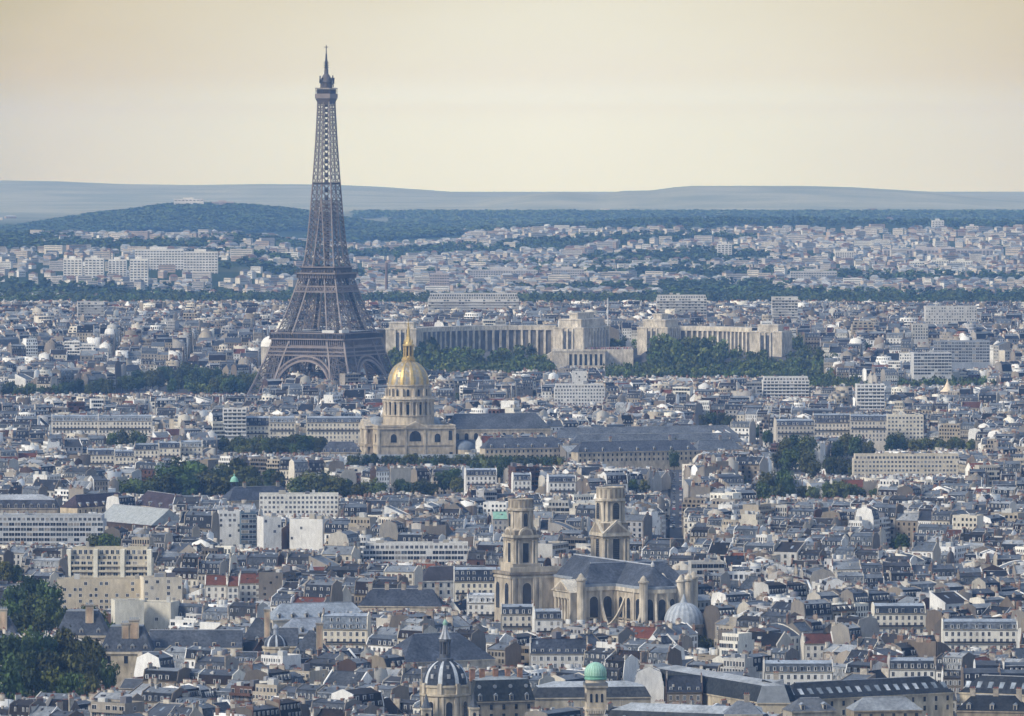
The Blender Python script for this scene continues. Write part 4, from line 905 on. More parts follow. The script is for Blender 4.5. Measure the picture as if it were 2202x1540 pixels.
def ranges():
    A = lambda px, Y: gpx(px, Y)
    rc = (0.095,0.105,0.13); k = 'long slate roofed ranges beside the golden dome'
    long_range('slate_roofed_range', 'slate range with stone dormers directly right of the golden dome church', 'building', A(1043, 4800), A(1218, 4818), 13, 15.0, 22.5, ST, roofc=rc, ndorm=6, nwin=18, rows=2, chim=4, group=k, win_w=1.3, win_h=1.9)
    long_range('slate_roofed_range', 'long slate range with six stone dormers and a pediment, behind the boulevard trees', 'building', A(1243, 4765), A(1500, 4800), 13, 14.0, 21.5, ST, roofc=rc, ndorm=7, nwin=26, rows=2, chim=2, group=k, win_w=1.3, win_h=1.9)
    long_range('slate_roofed_range', 'plain slate range running on right towards the avenue, without dormers', 'building', A(1500, 4815), A(1600, 4835), 14, 13.0, 20.0, ST, roofc=(0.15,0.165,0.19), ndorm=0, chim=1, group=k)
    long_range('slate_roofed_range', 'very long low slate roof, the farther of two behind the dormered ranges', 'building', A(1193, 4985), A(1590, 5030), 16, 14, 21.5, ST, roofc=(0.15,0.165,0.19), ndorm=0, group=k)
    long_range('slate_roofed_range', 'long slate roof between the dormered ranges and the farthest slate roof', 'building', A(1230, 4900), A(1600, 4925), 14, 14, 20.5, ST, roofc=(0.13,0.145,0.17), ndorm=0, group=k)
    long_range('slate_roofed_range', 'low slate range showing left of the golden dome church portico', 'building', A(690, 4850), A(776, 4850), 13, 10, 17.5, ST, roofc=rc, ndorm=6, group=k)
    long_range('moat_wall', 'long grey lead topped stone wall below the golden dome church', 'wall', A(745, 4795), A(1040, 4800), 8, 8.0, 10.8, (0.42,0.40,0.36), roofm='lead', roofc=(0.24,0.26,0.28), ndorm=0, hip=False)
ranges()
# ------------------------------------------------------------------ church with two unequal towers
SC = (0.57, 0.51, 0.42); SC2 = (0.68, 0.62, 0.52); SC3 = (0.38, 0.335, 0.275); SLR = (0.085, 0.098, 0.125)
def twin_church():
    X0, Y0 = 53.9, 3128.0; rz = R(24); root = empty('twin_towered_church', (X0, Y0, zt(X0, Y0)), rz)
    tag(root, 'large stone church with two unequal towers and dark slate cross shaped roof', 'church'); near('the twin towered church', 1270, 1230)
    W = lambda x, y: (X0 + math.cos(rz)*x - math.sin(rz)*y, Y0 + math.sin(rz)*x + math.cos(rz)*y)
    for (x, y, hw, hd) in ((0, 10, 36, 34), (0, 66, 36, 20), (0, -26, 30, 26)): cx, cy_ = W(x, y); excl(cx, cy_, hw, hd, rz)
    b = MB()      # main walls
    b.box(-10.5, 10.5, -30, 62, -3, 31, 'stone', SC); b.box(-27, -10.5, -10.5, 10.5, -3, 31, 'stone', SC); b.box(10.5, 27, -10.5, 10.5, -3, 31, 'stone', SC)
    k0 = len(b.v); b.ring([(10.5, -3), (10.5, 31)], 16, 'stone', SC, cx=0, cy=-30, a0=math.pi, a1=2*math.pi, cap=False)
    for z0, z1, e, c in ((29.2, 31.0, .7, SC2), (16.0, 16.8, .5, SC3)):
        b.box(-10.5-e, -10.5, -30, -10.5-e, z0, z1, 'stone', c); b.box(10.5, 10.5+e, -30, -10.5-e, z0, z1, 'stone', c); b.box(-27, -10.5-e, -10.5-e, -10.5, z0, z1, 'stone', c); b.box(10.5+e, 27, -10.5-e, -10.5, z0, z1, 'stone', c); b.box(-27-e, -27, -10.5-e, 10.5+e, z0, z1, 'stone', c)
        b.ring([(10.5+e, z0), (10.5+e, z1)], 16, 'stone', c, cx=0, cy=-30, a0=math.pi, a1=2*math.pi, cap=False)
    b.box(-10.9, 10.9, -30, 62, 31, 32.2, 'lead', (0.30,0.33,0.37)); b.box(-27.2, 27.2, -10.9, 10.9, 31.01, 32.19, 'lead', (0.30,0.33,0.37)); b.ring([(10.9, 31), (10.9, 32.2), (9.8, 32.25)], 16, 'lead', (0.30,0.33,0.37), cx=0, cy=-30, a0=math.pi, a1=2*math.pi, cap=False)
    b.build('wall', root)
    a = MB()      # low aisles and ambulatory
    a.box(-23, 23, 10.5, 62, -3, 16, 'stone', SC3, top='lead', ctop=(0.28,0.30,0.33)); a.box(-21, 21, -34, -10.5, -3, 13.0, 'stone', SC3, top='lead', ctop=(0.28,0.30,0.33)); a.ring([(21, -3), (21, 13), (10.4, 14.5)], 20, 'stone', SC3, cx=0, cy=-34, a0=math.pi, a1=2*math.pi, cap=False, mfun=lambda i, k: ('stone', SC3) if k == 0 else ('lead', (0.27,0.29,0.32))); a.build('aisle', root)
    r = MB()      # slate roofs
    r.prism([(-10.2, 32.2), (10.2, 32.2), (0, 41.5)], 0, 60, 'slate', SLR); 
    r.prism([(-10.2, 32.21), (10.2, 32.21), (0, 41.4)], -28, 0, 'slate', SLR)
    n = len(r.v); pts = [(10.2*math.cos(t), -28+10.2*math.sin(t), 32.2) for t in [math.pi + math.pi*i/8 for i in range(9)]]
    for p, q in zip(pts, pts[1:]): r.poly([p, q, (0, -28, 41.3)], 'slate', SLR)
    r.hip(-26, 26, -10.1, 10.1, 32.22, 41.2, 7, 'slate', SLR, hipx0=7, hipx1=7)
    for y0, y1 in ((-28, 60),): r.box(-.3, .3, y0, y1, 41.3, 41.8, 'lead', (0.42,0.45,0.5))
    r.box(-19, 19, -.3, .3, 41.1, 41.6, 'lead', (0.42,0.45,0.5)); r.build('roof', root)
    f = MB(); f.ring([(.9, 40.8), (.9, 42), (.1, 43.5)], 8, 'lead', (0.5,0.5,0.5), cx=0, cy=-28); f.build('finial', root)
    # windows: choir, apse, transept
    for y in (-15.5, -24): hwin(root, -10.5, y, 15.5, 4.0, 11.0, -1, 0, True, fr=SC2); hwin(root, 10.5, y, 15.5, 4.0, 11.0, 1, 0, True, fr=SC2)
    for t in (200, 232, 264, 296, 328): q = R(t); hwin(root, 10.5*math.cos(q), -30+10.5*math.sin(q), 15.5, 3.5, 11.0, math.cos(q), math.sin(q), True, fr=SC2)
    for x in (-22, -15.0, 15.0, 22): hwin(root, x, -10.5, 15.5, 4.2, 11.0, 0, -1, True, fr=SC2)
    hwin(root, -27, -4, 15.5, 3.6, 9.6, -1, 0, True, fr=SC2); hwin(root, -27, 4, 15.5, 3.6, 9.6, -1, 0, True, fr=SC2)
    # pilaster strips
    for x in (-26.6, -18.6, -11.2, 11.2, 18.6, 26.6): s = MB(); s.box(x-.6, x+.6, -11.05, -10.5, 0, 29.2, 'stone', SC2); s.build('pilaster', root)
    for t in (184, 216, 248, 280, 312, 344): q = R(t); s = MB(); k0 = len(s.v); s.box(10.4, 11.1, -.6, .6, 0, 29.2, 'stone', SC2); s.xf(k0, 0, -30, q); s.build('pilaster', root)
    # scroll buttresses sweeping from the aisle roofs up to the high walls
    def scroll(px, py, ang):
        m = MB(); k0 = len(m.v); N = 8; up = []; lo = []
        for i in range(N+1):
            t = i/N; up.append((11.5*(1-t), 13.2 + 13.5*t**2.2)); lo.append((9.6*(1-t)**1.1, 13.0 + 11.5*t**2.2))
        for i in range(N):
            (u0, z0), (u1, z1), (v0, y0), (v1, y1) = up[i], up[i+1], lo[i], lo[i+1]
            for s in (-.55, .55): m.poly([(u0, s, z0), (u1, s, z1), (v1, s, y1), (v0, s, y0)][::1 if s < 0 else -1], 'stone', SC3)
            m.poly([(u0, -.55, z0), (u0, .55, z0), (u1, .55, z1), (u1, -.55, z1)], 'stone', SC2); m.poly([(v1, -.55, y1), (v1, .55, y1), (v0, .55, y0), (v0, -.55, y0)], 'stone', SC3)
        m.xf(k0, px, py, ang); m.build('scroll_buttress', root)
    scroll(-18.6, -10.6, -math.pi/2); scroll(18.6, -10.6, -math.pi/2)
    for y in (-19.8,): scroll(-10.6, y, math.pi); scroll(10.6, y, 0)
    for t in (216, 248, 280, 312): scroll(10.6*math.cos(R(t)), -30+10.6*math.sin(R(t)), R(t))
    # corner turrets
    for x, y, z in ((-9.6, -38.5, 35.5), (9.6, -38.5, 35.5), (13, -11.5, 34.5), (-29, -11.5, 35.5), (29, -11.5, 35), (26, -12, 34)):
        t = MB(); t.ring([(2.0, -3), (2.0, z-1.6), (2.5, z-1.4), (2.5, z-.6), (1.9, z-.4), (1.0, z+1.2), (.2, z+2.0)], 12, 'stone', SC2, cx=x, cy=y); t.build('turret', root)
    # transept porch with pediment, two storeys of columns
    p = MB(); p.box(-33.5, -27, -10, 10, 25.5, 28.5, 'stone', SC2); p.prism([(-10.8, 28.5), (10.8, 28.5), (0, 34.0)], -34.2, -27, 'stone', SC2, axis='x', mside=['stone', 'zinc', 'zinc'], cside=None)
    p.prism([(-7.5, 29.1), (7.5, 29.1), (0, 33.0)], -34.35, -34.0, 'stone', SC3, axis='x'); p.box(-33.5, -27, -10, 10, 11.5, 13.5, 'stone', SC2); p.box(-30, -27, -10, 10, 0, 26, 'stone', SC3)
    p.box(-34.4, -28, -11.4, -9.4, 0, 28.5, 'stone', SC); po = p.build('transept_porch', root)
    for y in (-8.4, -5.0, -1.7, 1.7, 5.0, 8.4): c = MB(); c.ring([(.9, 0), (.8, 11), (1.0, 11.5)], 8, 'stone', SC2, cx=-32.6, cy=y); c.ring([(.8, 13.5), (.68, 24.6), (1.0, 25.5)], 8, 'stone', SC2, cx=-32.6, cy=y); c.build('column', po)
    # western block between and under the towers
    w = MB(); w.box(-33, 33, 60, 79, -3, 33, 'stone', SC, top='lead', ctop=(0.3,0.31,0.33)); w.box(-33.8, 33.8, 59.2, 79.8, 32.4, 33.6, 'stone', SC3); w.box(-33.4, 33.4, 59.6, 79.4, 30.6, 31.6, 'stone', SC2); w.box(-33, 33, 60.3, 61, 33.6, 36, 'stone', SC2)
    wo = w.build('west_front', root)
    for y in (64.5, 75.0): hwin(wo, -33, y, 16, 4.2, 12.5, -1, 0, True, fr=SC2)
    hwin(wo, -24.5, 60, 15, 4.4, 13.5, 0, -1, True, fr=SC2)
    for x in (-31.5, -28.4, -20.6, -17.5): s = MB(); s.box(x-.7, x+.7, 59.35, 60, 0, 30.6, 'stone', SC2); s.build('pilaster', wo)
    def tower(cx, cy_, hw, z0, z1, zp, rr, z2, z3, tri, nm):
        t = MB(); t.box(cx-hw-1.4, cx+hw+1.4, cy_-hw-1.4, cy_+hw+1.4, 33, z0, 'stone', SC); t.box(cx-hw, cx+hw, cy_-hw, cy_+hw, z0, z1, 'stone', SC); t.box(cx-hw-.9, cx+hw+.9, cy_-hw-.9, cy_+hw+.9, z1-1.3, z1, 'stone', SC2); t.box(cx-hw-.5, cx+hw+.5, cy_-hw-.5, cy_+hw+.5, z1-2.6, z1-1.8, 'stone', SC3)
        to = t.build(nm, root)
        for k in range(4):
            q = MB(); k0 = len(q.v); h = zp-z1
            if tri: q.prism([(-hw-.8, z1), (hw+.8, z1), (0, zp)], -hw-.9, 0, 'stone', SC2, mside=['stone', 'lead', 'lead']); q.prism([(-hw+1, z1+.5), (hw-1, z1+.5), (0, zp-1.3)], -hw-1.0, -hw-.8, 'stone', SC3)
            else:
                arcp = [(-hw*.62*math.cos(i*math.pi/8), z1 + h*math.sin(i*math.pi/8)) for i in range(9)][::-1]; q.prism(arcp, -hw-.9, -1, 'stone', SC2); q.prism([(u*.78, z1+(z-z1)*.72) for u, z in arcp], -hw-1.0, -hw-.8, 'stone', SC3)
            q.xf(k0, cx, cy_, k*math.pi/2); q.build('pediment', to)
        for k, (nx, ny) in enumerate(((0,-1), (-1,0), (1,0), (0,1))):
            hwin(to, cx+nx*hw, cy_+ny*hw, z0+.4, 3.4 if tri else 3.0, 11.2 if tri else 9.2, nx, ny, tri, fr=SC2, louvre=tri)
            for s in (-1, 1):
                for e in ((.93, .66) if tri else (.9, .62)):
                    x, y = cx+nx*(hw+.1)+(-ny)*s*hw*e, cy_+ny*(hw+.1)+nx*s*hw*e; c = MB(); c.ring([(.62, z0), (.55, z1-3.4), (.85, z1-2.6)], 7, 'stone', SC2, cx=x, cy=y); c.build('column', to)
        u = MB(); u.ring([(rr+.8, zp-2.2), (rr+.7, zp-.8), (rr, zp-.6), (rr, z2-1.2), (rr+.9, z2-1.0), (rr+.9, z2), (rr+.2, z2+.1), (rr+.2, z3-.5), (rr+.5, z3-.4), (rr+.5, z3), (rr-.4, z3), (rr-.4, z3-1.6)], 20, 'stone', SC2 if tri else SC); u.box(cx-hw+.3, cx+hw-.3, cy_-hw+.3, cy_+hw-.3, z1, zp-1.4, 'stone', SC3)
        k0 = 0
        for i in range(len(u.v)-8): x, y, z = u.v[i]; u.v[i] = (x+cx, y+cy_, z)
        uo = u.build('upper_tier', to)
        for k in range(16): a = k*math.pi/8; c = MB(); k1 = len(c.v); c.box(rr+.15, rr+.32, -.55, .55, z2+.5, z3-.9, 'stone', SC3); c.xf(k1, cx, cy_, a); c.build('balustrade_panel', uo)
        for k in range(4 if not tri else 8):
            a = -math.pi/2 + k*(math.pi/2 if not tri else math.pi/4); ca, sa = math.cos(a), math.sin(a)
            if tri and k % 2: 
                for da in (-.16, .16): c = MB(); c.ring([(.55, zp-.6), (.5, z2-2.4), (.75, z2-1.2)], 7, 'stone', SC2, cx=cx+(rr+.3)*math.cos(a+da), cy=cy_+(rr+.3)*math.sin(a+da)); c.build('column', uo)
            else: hwin(uo, cx+rr*ca, cy_+rr*sa, zp+.4, 3.3 if tri else 2.2, (z2-zp-2.0)*(1 if tri else .92), ca, sa, True, fr=SC2, louvre=tri, off=.15)
        if not tri:
            for k in range(8): a = k*math.pi/4+.39; c = MB(); k1 = len(c.v); c.box(rr-.3, rr+.35, -.6, .6, zp-.6, z2-1.2, 'stone', SC2); c.xf(k1, cx, cy_, a); c.build('pilaster', uo)
    tower(-23.5, 69.6, 5.9, 37.5, 51.0, 54.6, 5.7, 63.5, 68.0, False, 'south_tower'); tower(23.5, 69.6, 6.7, 37.5, 50.6, 57.0, 6.4, 67.0, 72.6, True, 'north_tower')
    # chapel with ribbed metal dome at the east end
    x, y = (79.4-X0), (3090-Y0); lx, ly = math.cos(rz)*x + math.sin(rz)*y, -math.sin(rz)*x + math.cos(rz)*y
    c = MB(); c.ring([(9.4, -3), (9.4, 13.4), (9.9, 13.8), (9.9, 15.2), (9.2, 15.3)], 32, 'stone', SC3, cx=lx, cy=ly); co = c.build('lady_chapel', root)
    d = MB(); N = 40; k0 = len(d.v); d.ring([(9.2*math.cos(t)**.9 + .1, 15.3+9.8*math.sin(t)) for t in [i*math.pi/2/11 for i in range(11)]] + [(1.4, 25.6), (1.2, 26.2), (.15, 29.0)], N, 'lead', (0.50,0.54,0.58), cx=lx, cy=ly, mfun=lambda i, k: ('lead', (0.44,0.47,0.50)) if i % 2 == 0 else ('lead', (0.32,0.35,0.39))); d.build('ribbed_dome', co); near('the pale ribbed dome', 1470, 1310)
    cx, cy_ = W(lx, ly); excl(cx, cy_, 11, 11)
twin_church()
# ------------------------------------------------------------------ twin curved palace wings on the hill behind the iron tower
PC = (0.70, 0.65, 0.565); PC2 = (0.74, 0.69, 0.60)
def pavilion(root, px, Y, w, d, rz, z0, tiers, left):
    """stepped stone pavilion; tiers = [(inset, ztop)]"""
    X = (px-CXP)*Y/F; g = root.location.z; lx, ly = X-root.location.x, Y-root.location.y
    m = MB(); zb = z0
    for i, (ins, zt_) in enumerate(tiers):
        m.box(-w/2+ins, w/2-ins, ins, d-ins, zb, zt_, 'stone', PC, top='gravel', ctop=(0.5,0.48,0.44)); m.box(-w/2+ins-.5, w/2-ins+.5, ins-.5, d-ins+.5, zt_-1.3, zt_-.5, 'stone', PC2); zb = zt_ - .02
    o = m.build('end_pavilion', root, (lx, ly, 0), rz); zt0 = tiers[0][1]
    def pil(x, y, r=1.0):
        c = MB(); c.box(x-r, x+r, y-r, y+r, z0, zt0-1.3, 'stone', PC2); c.build('pillar', o)
    def dark(x, y, w_, nx, ny):
        hwin(o, x, y, z0+1, w_, zt0-z0-5.0, nx, ny, False, fr=PC, g=(0.10,0.105,0.12), m=.1, off=.15)
    for k, y in enumerate(np.linspace(d*.22, d*.92, 7)): pil(w/2+.5, y, .9)
    for y in np.linspace(d*.27, d*.87, 6): dark(w/2, y, 2.6, 1, 0)
    for x in (-w*.1, w*.06): dark(x, 0, 3.0, 0, -1)
    for x in (-w*.19, -w*.02, w*.15): pil(x, -.5, .8)
    return o
def colonnade(root, pts, z0, z1, depth, n, lx0, ly0):
    """wing along ground points pts (world), n bays"""
    P = [Vector((x-root.location.x, y-root.location.y, 0)) for x, y in pts]; seg = [0]
    for a, b in zip(P, P[1:]): seg.append(seg[-1] + (b-a).length)
    def pos(t):
        s = t*seg[-1]
        for i in range(len(P)-1):
            if s <= seg[i+1] + 1e-6: return P[i].lerp(P[i+1], (s-seg[i])/(seg[i+1]-seg[i]))
        return P[-1]
    wl = MB(); L = len(P); 
    for i in range(24):
        a, b = pos(i/24), pos((i+1)/24); nrm = Vector((-(b-a).y, (b-a).x, 0)).normalized()*depth
        c, d = a+nrm, b+nrm
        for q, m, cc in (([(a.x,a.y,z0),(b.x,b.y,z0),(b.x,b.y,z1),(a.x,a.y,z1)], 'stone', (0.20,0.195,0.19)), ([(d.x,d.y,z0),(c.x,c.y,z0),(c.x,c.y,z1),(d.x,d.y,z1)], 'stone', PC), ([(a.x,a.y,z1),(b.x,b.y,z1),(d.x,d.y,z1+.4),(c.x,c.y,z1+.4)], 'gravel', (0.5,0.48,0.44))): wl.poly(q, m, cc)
        e = -nrm.normalized()*1.6; A, B = a+e, b+e
        wl.poly([(A.x,A.y,z1-3.6),(B.x,B.y,z1-3.6),(B.x,B.y,z1+1),(A.x,A.y,z1+1)], 'stone', PC2); wl.poly([(A.x,A.y,z1+1),(B.x,B.y,z1+1),(d.x,d.y,z1+1),(c.x,c.y,z1+1)], 'gravel', (0.5,0.48,0.44)); wl.poly([(A.x,A.y,z1-3.6),(a.x,a.y,z1-3.6),(b.x,b.y,z1-3.6),(B.x,B.y,z1-3.6)], 'stone', PC)
    w = wl.build('wing', root)
    for i in range(n):
        a, b = pos((i+.35)/n), pos((i+.65)/n); u = (b-a).normalized(); c = (a+b)/2; nv = Vector((u.y, -u.x, 0)); m = MB(); k0 = len(m.v); m.box(-1.05, 1.05, -1.3, .3, z0, z1-3.6, 'stone', PC2); m.xf(k0, c.x, c.y, math.atan2(u.y, u.x)); m.build('pillar', w)
def hill_palace():
    th = -R(25.7)
    for nm, lab, px, Y, left in (('hill_palace', 'left curved stone palace wing with stepped pavilion, nearer the iron tower', 1222, 6600, True), ('hill_palace', 'right curved stone palace wing with stepped pavilion, half hidden by park trees', 1403, 6640, False)):
        X = (px-CXP)*Y/F; root = empty(nm, (X, Y, 0), 0); tag(root, lab, 'palace', 'pair of curved palace wings on the hill'); z0 = 22
        pavilion(root, px, Y, 33, 62 if left else 40, th, 14, [(0, 46.5 if left else 45.5), (4.5, 54.5 if left else 53.0), (12, 60.5 if left else 58.5)], left)
        if left: pts = [gpx(828, 6505), gpx(860, 6525), gpx(900, 6555), gpx(960, 6592), gpx(1030, 6620), gpx(1110, 6634), gpx(1196, 6630)]; colonnade(root, pts, 10, 46.5, 12, 30, 0, 0); pavilion(root, 862, 6500, 30, 26, th*.3, 10, [(0, 48.5), (3, 54.5)], True)
        else: pts = [gpx(1430, 6662), gpx(1500, 6655), gpx(1560, 6635), gpx(1620, 6600)]; colonnade(root, pts, 10, 45, 12, 18, 0, 0); pavilion(root, 1647, 6570, 33, 30, th*.8, 8, [(0, 43.5), (6, 50.0)], False)
    # terrace between and below
    Y = 6570; X, _ = gpx(1262, Y); t = empty('palace_terrace', (X, Y, 0), 0); tag(t, 'stone terrace with row of dark openings below the palace pavilions', 'terrace')
    m = MB(); m.box(18.02, 46, 22, 60, -3, 24.9, 'stone', PC, top='gravel', ctop=(0.5,0.47,0.43)); m.box(-34, 18, 0, 60, -3, 25, 'stone', PC, top='gravel', ctop=(0.5,0.47,0.43)); m.box(-34.5, 18.4, -.6, 0, 23.6, 25.8, 'stone', PC2); w = m.build('wall', t)
    for i in range(7): hwin(w, -16+i*5.0, 0, 10, 2.6, 11, 0, -1, False, fr=PC2, off=.1)
    s = MB(); s.prism([(-70, -2), (-34.2, -2), (-34.2, 23), (-44, 17), (-52, 14), (-70, 6)], 4, 24, 'stone', PC); s.build('stair_ramp', t)
    s = MB(); s.prism([(-66, -2), (6, -2), (-20, 8), (-44, 16)], -18, -6, 'stone', PC2); s.build('stair_ramp', t)
    c = MB(); rg = random.Random(5)
    for _ in range(420):
        x, y = rg.uniform(-5, 45), rg.uniform(24, 55); k = rg.choice([(0.05,0.05,0.06), (0.5,0.5,0.5), (0.1,0.12,0.2), (0.35,0.08,0.07), (0.6,0.55,0.5), (0.15,0.13,0.12)])
        c.ring([(.26, 25), (.34, 25.9), (.42, 26.4), (.16, 26.6)], 6, 'frame', k, cx=x, cy=y); c.ring([(.1, 26.58), (.17, 26.72), (.05, 26.9)], 5, 'frame', (0.4,0.28,0.2), cx=x, cy=y)
    o = c.build('crowd', None, (X, Y, 0)); tag(o, 'distant crowd standing on the palace terrace', 'crowd', kind='stuff')
hill_palace()
# ------------------------------------------------------------------ slate roofed garden palace at lower left
GW = (0.60, 0.53, 0.41); GS = (0.085, 0.097, 0.12)
def garden_palace():
    Y = 2890.0; X = (430-CXP)*Y/F; root = empty('garden_palace', (X, Y, 0), 0); tag(root, 'stone palace with steep slate pavilion roofs and tall chimneys beside park trees', 'palace'); near('the slate garden palace', 430, 1380); near('the park trees', 110, 1400)
    L = lambda px, y: ((px-CXP)*y/F - X, y - Y)
    def pav(px0, px1, yy, ze, zr, ins, pyramid=False, chim=None, ndorm=3, rz=0.0):
        x0, y0 = L(px0, yy); x1, _ = L(px1, yy); w = x1-x0; d = w*.92; cx = (x0+x1)/2
        m = MB(); m.box(-w/2, w/2, 0, d, -3, ze, 'stone', GW, bottom=False); m.box(-w/2-.6, w/2+.6, -.6, d+.6, ze-1.0, ze, 'stone', (0.66,0.59,0.47)); p = m.build('pavilion', root, (cx, y0, 0), rz)
        for i in range(3): hwin(p, -w/2+w*(i+.5)/3, 0, ze-5, 1.7, 3.2, 0, -1, False, fr=(0.66,0.59,0.47), m=.25)
        r = MB()
        if pyramid: r.hip(-w/2, w/2, 0, d, ze+.01, zr, w/2-.4, 'slate', GS, over=.5)
        else: r.frust(-w/2-.4, w/2+.4, -.4, d+.4, ze+.01, zr, ins, 'slate', GS, top='lead', ctop=(0.22,0.24,0.27)); r.box(-w/2-.4+ins, w/2+.4-ins, -.5+ins, ins-.1, zr-.1, zr+.4, 'lead', (0.3,0.33,0.36))
        rf = r.build('pavilion_roof', p)
        for i in range(ndorm):
            x = -w/2+w*(i+.5)/ndorm; dd = MB(); dd.box(x-.8, x+.8, .2, 2.4, ze+.3, ze+2.6, 'stone', (0.62,0.58,0.5), bottom=False); dd.prism([(x-1, ze+2.6), (x+1, ze+2.6), (x, ze+3.5)], .05, 2.6, 'lead', (0.3,0.33,0.36)); dd.poly([(x-.5, .14, ze+.5), (x+.5, .14, ze+.5), (x+.5, .14, ze+2.3), (x-.5, .14, ze+2.3)], 'glass', (0.06,0.065,0.08)); dd.build('dormer', rf)
        if chim:
            for cpx, wd, z1 in chim:
                u = L(cpx, yy)[0]-cx; c = MB(); yc = d*.10; c.box(u-wd/2, u+wd/2, yc, yc+1.8, ze+2, z1, 'stone', (0.60,0.53,0.42)); c.box(u-wd/2-.3, u+wd/2+.3, yc-.3, yc+2.1, z1, z1+.6, 'stone', (0.5,0.46,0.4)); c.box(u-wd/2+.5, u+wd/2-.5, yc-.06, yc, ze+3, z1-.8, 'stone', (0.66,0.5,0.36)); co = c.build('chimney', p)
                q = MB()
                for i in range(5): a = u-wd/2+wd*(i+.5)/5; q.frust(a-.22, a+.22, yc+.6, yc+1.1, z1+.6, z1+1.6, .06, 'lead', (0.32,0.36,0.42))
                q.build('chimney_pot_row', co)
        return p
    pav(213, 325, 2860, 19.5, 30.0, 4.6, chim=[(286, 4.2, 32.5), (268, 3.4, 31.0)], ndorm=4)
    pav(118, 228, 2965, 18.5, 29.0, 4.8, chim=[(190, 3.6, 31.5)], ndorm=3)
    pav(-40, 36, 2945, 18.5, 28.0, 4.8, chim=[(4, 3.4, 31.0)], ndorm=2)
    pav(514, 590, 2895, 20.0, 31.0, 5, True, chim=[(573, 2.6, 34.5)], ndorm=1)
    pav(626, 708, 2835, 19.5, 30.0, 5, True, chim=[(686, 2.9, 33.0)], ndorm=3)
    def wing(px0, px1, yy, d, ze, zr, nd, nm='wing'):
        x0, y0 = L(px0, yy); x1, _ = L(px1, yy); m = MB(); m.box(x0, x1, y0, y0+d, -3, ze, 'stone', GW, bottom=False); m.box(x0, x1, y0-.4, y0, ze-.7, ze, 'stone', (0.66,0.59,0.47)); w = m.build(nm, root)
        r = MB(); r.prism([(y0-.4, ze+.01), (y0+d+.4, ze+.01), (y0+d/2, zr)], x0+.1, x1-.1, 'slate', GS, axis='x'); r.box(x0, x1, y0+d/2-.3, y0+d/2+.3, zr-.1, zr+.25, 'lead', (0.36,0.39,0.43)); rf = r.build('roof', w)
        for i in range(nd):
            x = x0+(x1-x0)*(i+.5)/nd; dd = MB(); dd.box(x-.8, x+.8, y0+.4, y0+2.6, ze+.2, ze+2.2, 'stone', (0.62,0.58,0.5), bottom=False); dd.poly([(x-.5, y0+.34, ze+.5), (x+.5, y0+.34, ze+.5), (x+.5, y0+.34, ze+2.0), (x-.5, y0+.34, ze+2.0)], 'glass', (0.06,0.065,0.08)); dd.build('dormer', rf)
    wing(318, 520, 2878, 13, 19.8, 27.0, 5); wing(300, 566, 2835, 10, 17.5, 21.0, 0); wing(584, 640, 2890, 14, 19.5, 27.0, 0)
    x, y = L(591, 2850); m = MB(); m.ring([(5.6, -2), (5.6, 21.0), (6.0, 21.4), (6.0, 22.2), (5.0, 22.3)], 20, 'stone', GW, cx=x, cy=y+6); p = m.build('dome_drum', root)
    d = MB(); d.ring([(5.0*math.cos(t)+.05, 22.3+5.0*math.sin(t)) for t in [i*math.pi/2/9 for i in range(9)]], 32, 'slate', GS, cx=x, cy=y+6, mfun=lambda i, k: ('lead', (0.52,0.55,0.58)) if i % 4 == 0 else ('slate', (0.07,0.08,0.10))); d.ring([(1.1, 27.2), (1.0, 29.6), (1.4, 29.8), (1.2, 30.6), (.2, 31.6)], 10, 'lead', (0.34,0.37,0.42), cx=x, cy=y+6); d.build('striped_dome', p)
    for a, b, yy, dp in ((-45, 330, 2965, 60), (200, 720, 2860, 36)): xa, xb = (a-CXP)*yy/F, (b-CXP)*yy/F; excl((xa+xb)/2, yy+8, (xb-xa)/2, dp/2)
garden_palace()
